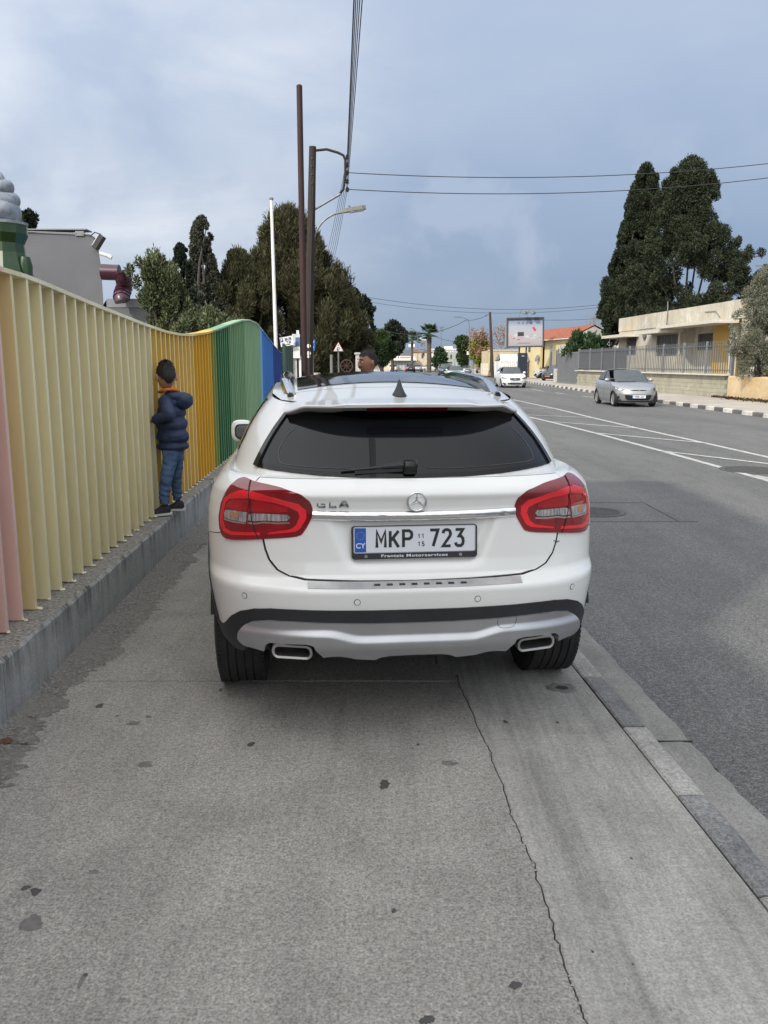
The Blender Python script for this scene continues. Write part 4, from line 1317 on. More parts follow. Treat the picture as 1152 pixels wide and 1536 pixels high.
# roof rails
for s in (1, -1):
    pts = []; rs = []
    for k in range(21):
        y = .83 + (2.42 - .83) * k / 20; e = math.sin(math.pi * .5 * min(1, k / 5)) if k < 5 else (math.sin(math.pi * .5 * min(1, (20 - k) / 4)) if k > 16 else 1)
        x = (.500 + .045 * math.sin(math.pi * k / 20) ** .8); pts.append((x, y, roofz(min(x, .56), y) + .008 + .034 * e))
    rows = [[Vector((s * (x + dx), y, z + dz)) for dx, dz in ((-.018, -.012 - (z - roofz(x, y)) * .35), (-.019, .004), (.0, .011), (.020, .002), (.024, -.016 - (z - roofz(x, y)) * .4))] for x, y, z in pts]
    mb = MB(); mb.grid(rows, close=True); mb.f.append(tuple(range(5))); mb.mi.append(0); mb.f.append(tuple(100 + q for q in range(5))); mb.mi.append(0)
    mb.build('roof_rail', M_chrome, hc, smooth=50, fixn=True)
    mb = MB(); mb.tube([Vector((s * .507, y, roofz(.507, y) + .003)) for y in np.linspace(.80, 2.45, 20)], .017, 6); mb.build('rail_seal', M_gloss, hc, smooth=True)

# ---- tail lights, each a lens in two halves with its inner shapes
TLO = [(.530, 1.088), (.476, 1.0790), (.3896, 1.0640), (.3134, 1.0340), (.2888, .990), (.2885, .946), (.3049, .893), (.3250, .8680), (.407, .8535), (.516, .8350), (.556, .8460), (.574, .890), (.575, .962), (.565, 1.030), (.552, 1.070)]
for s in (1, -1):
    f = (lambda L: L) if s > 0 else mir
    tl = patch('tail_light', low, f(rnd(TLO, 3)), .009, .016, M_lred, hc, .014, .012)
    led = [(.505, 1.034), (.470, 1.044), (.3896, 1.031), (.325, 1.005), (.3040, .979), (.3010, .947), (.315, .902), (.329, .888), (.400, .8730), (.397, .881), (.340, .899), (.327, .915), (.319, .950), (.324, .972), (.346, .990), (.3896, 1.008), (.470, 1.022), (.505, 1.016)]
    patch('light_band', low, f(led), .0115, .003, M_lred2, tl, .012, .010)
    led = [(.485, 1.048), (.540, 1.030), (.5595, 1.005), (.5640, .950), (.563, .895), (.548, .866), (.515, .856), (.42, .868), (.42, .880), (.51, .871), (.540, .880), (.549, .905), (.5495, .950), (.546, .990), (.530, 1.008), (.485, 1.018)]
    patch('light_band', low, f(led), .0115, .003, M_lred2, tl, .012, .010)
    up_r = [(.353, .988), (.3896, 1.004), (.455, 1.018), (.455, .964), (.37, .966), (.350, .972)]
    patch('upper_lens', low, f(up_r), .0113, .002, M_lred3, tl, .012, .010)
    patch('upper_lens', low, f([(.462, 1.014), (.527, 1.004), (.541, .985), (.543, .965), (.462, .964)]), .0113, .002, M_lred3, tl, .012, .010)
    cl = [(.350, .958), (.395, .959), (.440, .958), (.456, .950), (.456, .926), (.435, .925), (.410, .931), (.372, .930), (.350, .933), (.343, .946)]
    patch('reversing_light', low, f(cl), .0118, .003, M_clear, tl, .012, .008)
    cl = [(.462, .960), (.505, .961), (.541, .958), (.546, .944), (.543, .925), (.510, .920), (.462, .918)]
    patch('indicator', low, f(cl), .0118, .003, M_clear, tl, .012, .008)
    patch('indicator_bulb', low, f([(.487, .954), (.520, .955), (.524, .944), (.515, .934), (.49, .933)]), .0128, .002, M_amber, tl, .012, .008)
    for q in range(6):
        z_ = .886 + q * .0055; patch('reflector_rib', low, f([(.352, z_), (.40, z_ - .001), (.40, z_ + .0022), (.352, z_ + .0026)]), .0112, .001, M_lred3, tl, .02, .02)
        patch('reflector_rib', low, f([(.465, z_ - .003), (.538, z_ - .001), (.538, z_ + .0012), (.465, z_ - .0002)]), .0112, .001, M_lred3, tl, .02, .02)
    frame = [(.340, .968), (.400, .968), (.456, .966), (.456, .961), (.40, .9635), (.343, .9635)]
    patch('chrome_edge', low, f([(.345, .928), (.372, .925), (.410, .926), (.435, .919), (.456, .9195), (.456, .912), (.435, .912), (.410, .919), (.372, .918), (.342, .922)]), .0120, .003, M_chrome, tl, .012, .008)
    patch('chrome_edge', low, f([(.462, .9165), (.510, .918), (.543, .922), (.543, .916), (.510, .911), (.462, .910)]), .0120, .003, M_chrome, tl, .012, .008)
    # split between the gate half and the wing half
    sp1 = [tuple(q)[:2] for q in crom([(.4725, 1.0800, 0), (.4500, 1.03, 0), (.4370, .979, 0), (.4280, .93, 0), (.4180, .885, 0), (.4080, .8520, 0)], 5)]
    L = [(a + .0016 + (.022 if False else 0), b) for a, b in sp1] + [(a - .0022, b) for a, b in reversed(sp1)]
    mb = MB(); mb.tube([nrm(low, s * (a + .017), b)[0] + nrm(low, s * (a + .017), b)[1] * .0105 for a, b in sp1], .0028, 5); mb.build('lens_split', M_gap, tl, smooth=True)

# ---- chrome strip with dents at its ends
mb = MB(); rows = []
for k in range(81):
    p = -.288 + .576 * k / 80; rr2 = []
    j = .0006 * math.sin(k * k * .31) + (-.003 if k in (26, 27, 75, 76) else 0)
    zt, zb = .9690 + .008 * (abs(p) / .29) ** 2, .9330 + .008 * (abs(p) / .29) ** 2
    for zz, oo in ((zb - .006, .000), (zb - .002, .012), (zb + .006, .017 + j), ((zt + zb) / 2, .0195 + j), (zt - .006, .018), (zt, .012), (zt + .003, .0)):
        P, n_ = nrm(low, p, zz); P = Vector((P.x, float(np.interp(.985, LZ, LY)) + (Y1 - .1) * (1 - math.cos(0)) + (low(p, .99)[1] - low(0, .99)[1]), zz)); rr2.append(P + Vector((0, -oo, 0)))
    rows.append(rr2)
mb.grid(rows); mb.build('chrome_strip', M_chrome, hc, smooth=60, fixn=True)
# star badge
bc = Vector((0.004, low(0, 1.0)[1] - .012, .9985 + .013)); Mb = Matrix.Translation(bc) @ Matrix.Rotation(R(90), 4, 'X')
bd = None
mb = MB(); mb.tube([Mb @ Vector((.0375 * math.cos(q), .0375 * math.sin(q), .006)) for q in [k * math.pi / 20 for k in range(40)]], .0042, 8, closed=True); bd = mb.build('badge', M_chrome, hc, smooth='all')
for k in range(3):
    q = math.pi / 2 + k * 2 * math.pi / 3; u = Vector((math.cos(q), math.sin(q), 0)); v = Vector((-u.y, u.x, 0))
    pts = [Mb @ (u * .0375 + Vector((0, 0, .006))), Mb @ (v * .0075 + Vector((0, 0, .003))), Mb @ (-v * .0075 + Vector((0, 0, .003))), Mb @ Vector((0, 0, .0125)), Mb @ (-u * .0042 + Vector((0, 0, .003)))]
    mb = MB(); mb.add(pts, [(0, 1, 3), (0, 3, 2), (1, 4, 3), (4, 2, 3), (0, 2, 4, 1)]); mb.build('badge_ray', M_chrome, bd, fixn=True)
mb = MB(); mb.lathe([(.034, -.003), (.034, .002), (.001, .003)], 30, M=Mb); mb.build('badge_base', M_cw, bd)
# model letters built from strokes
def strokes(name, L, x0, z0, w, h, r, mat, p_y):
    mb = MB()
    for st in L: mb.tube([Vector((x0 + a * w, p_y(x0 + a * w) - .004, z0 + b * h)) for a, b in st], r, 5)
    return mb.build(name, mat, hc, smooth='all')


yy = lambda x: low(.27, 1.0)[1] + (x + .39) * -.13
M_lett = pmat('letter_chrome', (.22, .22, .23), .22, .9)
strokes('letter', [[(1, 1), (.15, 1), (0, .75), (0, .25), (.15, 0), (1, 0), (1, .5), (.45, .5)]], -.402, .992, .030, .025, .0046, M_lett, yy)
strokes('letter', [[(0, 1), (0, 0), (1, 0)]], -.352, .992, .026, .025, .0046, M_lett, yy)
strokes('letter', [[(0, 0), (.42, 1), (.62, 1), (1, 0)], [(.2, .3), (.85, .3)]], -.312, .992, .034, .025, .0046, M_lett, yy)

# ---- number plate
pl = MB(); PY = low(0, .84)[1]
Mp = Matrix.Translation((-.001, PY - .020, .8385)) @ Matrix.Rotation(R(-4), 4, 'X') @ Matrix.Rotation(R(90), 4, 'X')
def rrect(w, h, r, n=5):
    out = []
    for cx_, cy_, a0 in ((w / 2 - r, h / 2 - r, 0), (-w / 2 + r, h / 2 - r, 90), (-w / 2 + r, -h / 2 + r, 180), (w / 2 - r, -h / 2 + r, 270)):
        for k in range(n): a = R(a0 + 90 * k / (n - 1)); out.append((cx_ + r * math.cos(a), cy_ + r * math.sin(a)))
    return out


pl.prism(rrect(.527, .138, .012), -.014, .006, M=Mp); npf = pl.build('number_plate', M_black, hc, smooth=30)
Mq = Mp @ Matrix.Translation((0, .0115, 0))
mb = MB(); mb.prism(rrect(.505, .104, .006), .0062, .0075, M=Mq); mb.build('plate_face', M_plate, npf)
mb = MB(); mb.prism(rrect(.512, .111, .008), .0055, .0066, M=Mq); mb.build('plate_border', M_satin, npf)
mb = MB(); mb.box(-.251, -.204, -.0505, .0505, .0076, .0082, M=Mq); mb.build('blue_band', M_plblue, npf)
mb = MB()
for k in range(12): mb.lathe([(.0017, .0083), (.0017, .0087)], 5, M=Mq @ Matrix.Translation((-.2275 + .0155 * math.cos(k * math.pi / 6), .018 + .0155 * math.sin(k * math.pi / 6), 0)))
mb.build('stars', pmat('star_yellow', (.45, .40, .1), .5), npf)
T0 = lambda x, y, z=.0083: Mq @ Matrix.Translation((x, y, z))
text_obj('lettering', 'CY', .030, M_plate, npf, T0(-.2275, -.024), .0005, bold=.0006)


def din(chars, x, y, w, h, gap, r, mat, name='character'):
    G_ = {'M': [[(0, 0), (0, 1), (.5, .35), (1, 1), (1, 0)]], 'K': [[(0, 0), (0, 1)], [(1, 1), (.08, .42)], [(.32, .58), (1, 0)]], 'P': [[(0, 0), (0, 1), (.68, 1), (.95, .9), (1, .76), (.95, .6), (.68, .5), (0, .5)]],
          '7': [[(0, 1), (1, 1), (.38, 0)]], '2': [[(.02, .78), (.12, .94), (.35, 1), (.65, 1), (.9, .92), (.98, .76), (.9, .6), (.02, 0), (1, 0)]],
          '3': [[(.0, 1), (.95, 1), (.45, .6), (.75, .58), (.95, .44), (1, .28), (.92, .1), (.7, 0), (.3, 0), (.08, .08), (0, .2)]],
          '1': [[(.05, .78), (.55, 1), (.55, 0)]], '5': [[(.9, 1), (.12, 1), (.08, .55), (.5, .62), (.85, .5), (.95, .3), (.85, .08), (.5, 0), (.2, .02), (.02, .16)]]}
    for ch in chars:
        mb = MB()
        for st in G_[ch]:
            # flat strokes
            P_ = [Vector((x + a * w, y + b * h)) for a, b in st]; L_ = []; Rr = []
            for i, p in enumerate(P_):
                d0 = (P_[i] - P_[i - 1]).normalized() if i else None; d1 = (P_[i + 1] - P_[i]).normalized() if i < len(P_) - 1 else None
                if d0 is None: n_ = Vector((-d1.y, d1.x)); k_ = 1
                elif d1 is None: n_ = Vector((-d0.y, d0.x)); k_ = 1
                else:
                    n_ = Vector((-(d0 + d1).y, (d0 + d1).x))
                    n_ = n_.normalized() if n_.length > .1 else Vector((-d1.y, d1.x)); k_ = min(1.9, 1 / max(.35, n_.dot(Vector((-d1.y, d1.x)))))
                L_.append(p + n_ * r * k_); Rr.append(p - n_ * r * k_)
            zt = .0088 + .0001 * G_[ch].index(st)
            vs = [Mq @ Vector((p.x, p.y, zt)) for p in L_] + [Mq @ Vector((p.x, p.y, zt)) for p in Rr]
            vb = [Mq @ Vector((p.x, p.y, .0070)) for p in L_] + [Mq @ Vector((p.x, p.y, .0070)) for p in Rr]
            m = len(L_); o_ = len(mb.v)
            fs = [(i, i + 1, m + i + 1, m + i) for i in range(m - 1)]
            fs += [(i, 2 * m + i, 2 * m + i + 1, i + 1) for i in range(m - 1)] + [(m + i, m + i + 1, 3 * m + i + 1, 3 * m + i) for i in range(m - 1)]
            fs += [(0, m, 3 * m, 2 * m), (m - 1, 3 * m - 1, 4 * m - 1, 2 * m - 1)]
            mb.add(vs + vb, fs)
        mb.build(name, mat, npf); x += w + gap


din('MKP', -.159, -.0320, .0350, .068, .0205, .0062, M_pltx)
din('723', .064, -.0310, .0330, .068, .0205, .0062, M_pltx)
din('11', .0135, .0045, .0085, .017, .0075, .0016, M_pltx); din('15', .0135, -.0285, .0085, .017, .0085, .0016, M_pltx)
text_obj('lettering', 'Frantzis Motorservices', .0165, M_plate, npf, Mp @ Matrix.Translation((-.002, -.0565, .0065)), .0004, spacing=1.12, bold=.0004, sx=1.62)
for x_ in (-.205, .193):
    mb = MB(); mb.tube([Mp @ Vector((x_ + .0055 * math.cos(q), -.0568 + .0055 * math.sin(q), .0068)) for q in [k * math.pi / 6 for k in range(12)]], .0006, 4, closed=True)
    for k in range(3): q = math.pi / 2 + k * 2 * math.pi / 3; mb.tube([Mp @ Vector((x_, -.0568, .0068)), Mp @ Vector((x_ + .005 * math.cos(q), -.0568 + .005 * math.sin(q), .0068))], .0005, 4)
    mb.build('small_emblem', M_plate, npf)

# ---- bumper: scuff plate, seam, sensors, black valance, silver skid plate, exhaust tips
L = [(-.300, .6830), (0, .6755), (.300, .6830), (.303, .6740), (.296, .6625), (0, .6555), (-.296, .6625), (-.303, .6740)]
L = []
for k in range(25): p = -.30 + .6 * k / 24; L.append((p, .6850 - .004 * (1 - (p / .3) ** 2)))
for k in range(25): p = .30 - .6 * k / 24; L.append((p, .6640 - .003 * (1 - (p / .3) ** 2)))
sc_ = patch('scuff_plate', low, L, .0035, .004, M_scuff, hc, .02, .01)
for x_ in (-.16, -.11, -.06, -.01, .04, .09, .14, .19):
    p = x_ * .72; patch('anti_slip_stud', low, [(p - .009, .6690), (p + .009, .6690), (p + .008, .6735), (p - .008, .6735)], .0058, .003, M_plas, sc_, .05, .05)
for p, z in ((-.475, .617), (-.172, .607), (.176, .607), (.460, .619)):
    P, n_ = nrm(low, p, z); q = n_.to_track_quat('Z', 'Y').to_matrix().to_4x4(); q.translation = P
    mb = MB(); mb.lathe([(.0135, 0), (.0135, .0016), (.0115, .0016)], 20, M=q, cap=False); s_ = mb.build('sensor', M_gap, hc)
    mb = MB(); mb.lathe([(.0112, .0), (.0112, .0021), (.001, .0024)], 20, M=q); mb.build('sensor_disc', M_cw, s_)
P, n_ = nrm(low, .1, .64)
BT = [(0, .5685), (.12, .5690), (.25, .5720), (.34, .5745), (.40, .5735), (.45, .5640), (.50, .5400), (.535, .5110), (.575, .4680), (.605, .4430), (.640, .4350), (.69, .4400)]
BB = [(.725, .36), (.67, .318), (.60, .312), (.53, .340), (.47, .395), (.435, .445), (.40, .462), (.29, .462), (.26, .43), (0, .42)]
vo = [(-a, b) for a, b in reversed(BT[1:])] + BT + BB + [(-a, b) for a, b in reversed(BB[:-1])]
val = patch('bumper_valance', low, vo, .006, .010, M_plas, hc, .02, .02)
# silver skid plate with shaped lower edge
ST = [(0, .512), (.12, .513), (.25, .518), (.34, .523), (.41, .522), (.455, .509), (.484, .485), (.500, .452), (.505, .425), (.490, .405), (.455, .400)]
SB = [(.428, .392), (.420, .420), (.405, .433), (.31, .433), (.293, .425), (.283, .400), (.272, .374), (.250, .379), (.225, .380), (.200, .372), (.185, .364), (.125, .361), (.105, .370), (.08, .376), (0, .378)]
so = [(-a, b) for a, b in reversed(ST[1:])] + ST + SB + [(-a, b) for a, b in reversed(SB[:-1])]


def skid_off(p, z):
    ap = abs(p)
    # folded: a flat upper band then a ridge that steps inward
    ridge = .448 + .030 * _ss(.16, .26, ap)
    k = _ss(ridge - .012, ridge + .012, z)
    return .002 + .020 * (1 - k) - .006 * (1 - _ss(.36, .43, z))


sk = patch('skid_plate', low, so, .013, .030, M_satin, hc, .0125, .0085, offfn=skid_off, smooth=60)
L = [(.237, .518), (.237, .500), (.241, .484), (.250, .478), (.276, .479), (.285, .486), (.289, .504), (.289, .520)]
mb = MB(); mb.tube([nrm(low, a, b)[0] + nrm(low, a, b)[1] * (  .0133 + skid_off(a, b)) for a, b in [tuple(q)[:2] for q in crom([(a, b, 0) for a, b in L], 4)]], .0011, 4); mb.build('tow_cover_seam', M_gap, sk)
for s in (1, -1):
    ex = []; 
    for k, (yo, w, h, r) in enumerate([(.10, .168, .060, .026), (.0, .170, .062, .027), (-.012, .166, .058, .026), (-.010, .146, .040, .018), (.08, .140, .036, .016)]):
        ex.append([Vector((s * (.517) + a, .030 + yo + abs(s * .517 + a) ** 2 * .12, .395 + b + .055 * (abs(s * .517 + a) - .517))) for a, b in rrect(w, h, r, 6)])
    mb = MB(); mb.grid(ex, close=True); e_ = mb.build('exhaust_tip', pmat('exhaust_steel', (.42, .41, .40), .28, .9), hc, smooth=50, fixn=True)
    mb = MB(); mb.v = []; mb.add([p + Vector((0, .0, 0)) for p in ex[-1]], [tuple(range(len(ex[-1])))]); mb.build('exhaust_bore', M_gap, e_)
    q = [Vector((p.x * 1, p.y + .03, p.z)) for p in ex[1]]
    c_ = sum(q, Vector()) / len(q)
    mb = MB(); mb.grid([[c_ + (p - c_) * 1.10 + Vector((0, .01, 0)) for p in q], [c_ + (p - c_) * 1.0 + Vector((0, .09, 0)) for p in q]], close=True); mb.build('exhaust_seal', M_gap, e_)
    # black corner and wheel arch cladding
    for wy in WHY:
        rows = []
        for k in range(25):
            a = R(-12 + 204 * k / 24); cy_, cz_ = math.cos(a), math.sin(a)
            def hug(r_, o_):
                y_ = wy - r_ * cy_; z_ = .345 + r_ * cz_; k_ = max(0, (Y1 - y_) / (Y1 - .03)) if y_ < Y1 else 0
                return Vector((s * ((1 - min(1, k_) ** NE) ** (1 / NE) * float(np.interp(z_, LZ, LW)) + o_), y_, z_))
            rows.append([hug(.385, -.05), hug(.388, -.004), hug(.405, .006), hug(.440, .006), hug(.444, -.004)])
        rows = [r for r in rows if r[1].z > (.40 if r[1].y < .8 else .2)]
        mb = MB(); mb.grid(rows); mb.build('arch_cladding', M_plas, hc, smooth=50)
    # corner piece closing valance to the arch
    mb = MB(); mb.box(s * .86 - .03, s * .86 + .03, 1.25, 3.08, .20, .36, bev=.02); mb.build('side_skirt', M_plas, hc, smooth=True)
    rows = []
    for z in np.linspace(.20, .80, 10):
        rows.append([Vector((s * .60, wy_, z)) for wy_ in (.40, 1.24)])
    mb = MB(); mb.grid(rows); mb.build('well_side', M_gap, hc); mb = MB(); rows = [[Vector((s * x_, .825 - .40 * math.cos(R(a)), .345 + .40 * math.sin(R(a)))) for x_ in (.6, .885)] for a in range(15, 201, 10)]; mb.grid(rows)
    mb.build('wheel_well', M_gap, hc); mb = MB()
    rows = [[Vector((s * x_, 3.52 - .40 * math.cos(R(a)), .345 + .40 * math.sin(R(a)))) for x_ in (.6, .885)] for a in range(-20, 201, 10)]; mb.grid(rows)
    mb.build('wheel_well', M_gap, hc)

# ---- wheels
def wheel_meshes(r=.345, w=.225, rim=.235, spokes=5, seg=72, grooves=4, detail=True):
    prof = [(rim, -w / 2 + .012), (rim + .015, -w / 2 + .004), (r - .07, -w / 2 - .004), (r - .035, -w / 2 + .001), (r - .012, -w / 2 + .010)]
    tw = w - .02; g_ = grooves
    y = -tw / 2
    if detail:
        prof.append((r - .004, y + .004))
        for k in range(g_ + 1):
            a = -tw / 2 + .012 + (tw - .024) * k / (g_ + 1); b = -tw / 2 + .012 + (tw - .024) * (k + 1) / (g_ + 1)
            prof += [(r, a + .004), (r, b - .004)]
            if k < g_: prof += [(r - .008, b - .003), (r - .008, b + .003)]
        prof.append((r - .004, tw / 2 - .004))
    else: prof += [(r, -tw / 2 + .01), (r, tw / 2 - .01)]
    prof += [(r - .012, w / 2 - .010), (r - .035, w / 2 - .001), (r - .07, w / 2 + .004), (rim + .015, w / 2 - .004), (rim, w / 2 - .012), (rim - .01, 0), (rim, -w / 2 + .012)]
    Mr = Matrix.Rotation(R(90), 4, 'Y')
    mt = MB(); mt.lathe(prof, seg, M=Mr, cap=False)
    if detail:   # tread blocks at the shoulders
        for k in range(seg):
            a = 2 * math.pi * k / seg
            for s in (-1, 1):
                M = Matrix.Rotation(a, 4, 'X') @ Matrix.Translation((s * (tw / 2 - .009), 0, r))
                mt.box(-.010, .008, -.0085, .0085, -.014, .0022, M=M)
    tyre = mt.mesh('tyre', M_tyre, 35)
    mr = MB()
    mr.lathe([(rim - .002, -w / 2 + .014), (rim - .02, -w / 2 + .03), (rim - .022, w / 2 - .03), (rim - .002, w / 2 - .014), (rim + .004, w / 2 - .008)], seg // 2, M=Mr, cap=False)
    for k in range(spokes):
        a = 2 * math.pi * k / spokes
        for da in (-.13, .13):
            M = Matrix.Rotation(a + da, 4, 'X') @ Matrix.Rotation(-da * 1.2, 4, 'X')
            M = Matrix.Rotation(a, 4, 'X') @ Matrix.Translation((0, da * .25, 0)) @ Matrix.Rotation(-da * .5, 4, 'X')
            mr.add([M @ Vector(p) for p in [(w / 2 - .035, -.013, .04), (w / 2 - .035, .013, .04), (w / 2 - .018, .010, rim - .01), (w / 2 - .018, -.010, rim - .01), (w / 2 - .075, -.013, .04), (w / 2 - .075, .013, .04), (w / 2 - .05, .010, rim - .01), (w / 2 - .05, -.010, rim - .01)]], [(0, 1, 2, 3), (4, 7, 6, 5), (0, 3, 7, 4), (1, 5, 6, 2)])
    mr.lathe([(.055, w / 2 - .09), (.06, w / 2 - .03), (.001, w / 2 - .028)], 16, M=Mr)
    rimm = mr.mesh('rim', M_alloy, 40)
    md = MB(); md.lathe([(rim - .03, w / 2 - .09), (.001, w / 2 - .09)], seg // 3, M=Mr, cap=False)
    disc = md.mesh('brake_disc', M_iron)
    return tyre, rimm, disc


W_hero = wheel_meshes(.345, .235, .232, 5, 84)


def put_wheel(parent, meshes, x, y, z, side, steer=0):
    tyre = mobj('tyre', meshes[0], parent, (x, y, z), (0, 0, (0 if side > 0 else math.pi) + steer))
    mobj('rim', meshes[1], tyre); mobj('brake_disc', meshes[2], tyre)
    return tyre


for wy in WHY:
    for s in (1, -1): put_wheel(hc, W_hero, s * .762, wy, .345, s)
# ---- rear wiper
def gpt(p, t_, off): P, n_ = nrm(gh, p, t_); return P + n_ * off
mb = MB(); mb.tube([gpt(-.10 - .0, .105, .022), gpt(-.04, .115, .026), gpt(.015, .125, .028)], [.010, .015, .018], 8)
mb.tube([gpt(-.235, .07, .012), gpt(-.15, .092, .016), gpt(-.10, .105, .02)], [.004, .006, .008], 6); wi = mb.build('wiper', M_plas, hc, smooth=True)
mb = MB(); mb.box(-.042, .012, -.030, .020, -.028, .030, M=Matrix.Translation(gpt(-.0, .11, .012)), bev=.010); mb.build('wiper_pivot', M_gloss, wi, smooth=True)
mb = MB(); mb.box(-.22, .0, -.004, .004, -.008, .006, M=Matrix.Translation(gpt(-.02, .085, .012)) @ Matrix.Rotation(R(-2.5), 4, 'Y')); mb.build('wiper_blade', M_black, wi)
# ---- door mirrors
for s in (-1, 1):
    c_ = Vector((s * .880, 2.90, 1.085)); bm = bmesh.new(); bmesh.ops.create_icosphere(bm, subdivisions=3, radius=1)
    for v in bm.verts:
        x, y, z = v.co; e = lambda q: math.copysign(abs(q) ** .62, q)
        v.co = Vector((e(x) * .078, y * .085 if y > 0 else y * .02 - .0, e(z) * .080 * (1 - .18 * s * -x * 0))) + c_
    me = bpy.data.meshes.new('mirror'); bm.to_mesh(me); bm.free(); me.materials.append(M_cw); me.polygons.foreach_set('use_smooth', [True] * len(me.polygons))
    mo = mobj('mirror', me, hc)
    mb = MB(); mb.prism(rrect(.128, .108, .035), 0, .004, M=Matrix.Translation(c_ + Vector((-s * .014, -.017, -.004))) @ Matrix.Rotation(R(90), 4, 'X')); mb.build('mirror_rim', M_black, mo)
    mb = MB(); mb.prism(rrect(.108, .088, .03), 0, .006, M=Matrix.Translation(c_ + Vector((-s * .014, -.0185, -.004))) @ Matrix.Rotation(R(90), 4, 'X')); mb.build('mirror_glass', pmat('mirror_silver', (.35, .37, .4), .03, 1.), mo)
    mb = MB(); mb.box(min(s * .80, s * .90), max(s * .80, s * .90), 2.86, 2.95, 1.02, 1.05, bev=.01); mb.build('mirror_foot', M_plas, mo)
    patch('door_seam', low, (lambda L: L if s > 0 else mir(L))([(1.38, .40), (1.384, .40), (1.384, 1.08), (1.38, 1.08)]), .0012, .002, M_gap, hc, .05, .02)
    patch('door_seam', low, (lambda L: L if s > 0 else mir(L))([(1.80, .40), (1.804, .40), (1.804, 1.05), (1.80, 1.05)]), .0012, .002, M_gap, hc, .05, .02)
    for pp in (1.18, 1.62):
        P, n_ = nrm(low, s * pp, .93); mb = MB(); mb.tube([P + n_ * .006, P + n_ * .03 + Vector((0, .02, 0)), P + n_ * .03 + Vector((0, .18, 0)), P + n_ * .006 + Vector((0, .2, 0))], .012, 8); mb.build('door_handle', M_cw, hc, smooth=True)
# bumper/wing seam below each lamp and small scratches by the right lamp
for s in (1, -1):
    mb = MB(); pts = [nrm(low, s * a, b)[0] + nrm(low, s * a, b)[1] * .001 for a, b in [(.575, .852), (.62, .842), (.68, .832), (.76, .80), (.84, .745), (.90, .72)]]
    mb.tube(pts, .0018, 4); mb.build('bumper_seam', M_gap, hc)
mb = MB()
for p, z in ((.402, .818), (.409, .812), (.415, .815)):
    P, n_ = nrm(low, p, z); mb.box(-.004, .005, -.001, .001, -.0015, .0015, M=Matrix.Translation(P + n_ * .006))
mb.build('paint_chips', M_gap, hc)
# ------------------------------------------------------------ the other cars: nose at y=0, tail at y=L, facing -Y
SPEC = {
    'hatch': dict(L=3.89, W=1.695, H=1.475, belt=(.93, 1.02), cowl=.86, rf=1.75, rr=3.10, rb=3.72, roofw=.56, wy=(.70, 3.19), wr=.295,
                  fz=[.16, .26, .40, .50, .60, .68, .76, .84, .92, .965], fy=[.16, .07, .02, .0, .03, .07, .16, .42, .74, .98], rz=[.2, .4, .6, .8, .96], ry=[.18, .04, .0, .03, .10]),
    'sedan': dict(L=4.62, W=1.76, H=1.495, belt=(.94, 1.04), cowl=1.12, rf=1.95, rr=3.35, rb=4.05, roofw=.56, wy=(.93, 3.63), wr=.31,
                  fz=[.16, .26, .40, .50, .60, .68, .76, .84, .92, .975], fy=[.14, .06, .01, .0, .01, .04, .12, .40, .85, 1.20], rz=[.2, .4, .6, .85, 1.0], ry=[.18, .04, .0, .03, .30]),
    'suv': dict(L=4.5, W=1.84, H=1.66, belt=(1.04, 1.12), cowl=1.0, rf=1.75, rr=3.85, rb=4.30, roofw=.62, wy=(.88, 3.55), wr=.345,
                fz=[.22, .32, .45, .60, .75, .86, .93, 1.0, 1.03, 1.055], fy=[.14, .06, .01, .0, .01, .05, .14, .42, .80, 1.05], rz=[.25, .45, .7, .9, 1.05], ry=[.15, .03, .0, .02, .08]),
}
M_lamp = pmat('headlamp_glass', (.20, .21, .22), .08, .35, var=.4, scale=30, coat=1)
M_wshield = pmat('windscreen_glass', (.05, .06, .065), .04, spec=.7, var=.2)
M_sideg = pmat('side_glass', (.014, .016, .019), .05, spec=.6)
W_small = wheel_meshes(.295, .18, .205, 5, 32, detail=False)
W_mid = wheel_meshes(.31, .19, .205, 7, 32, detail=False)
W_suv = wheel_meshes(.345, .21, .225, 5, 32, detail=False)


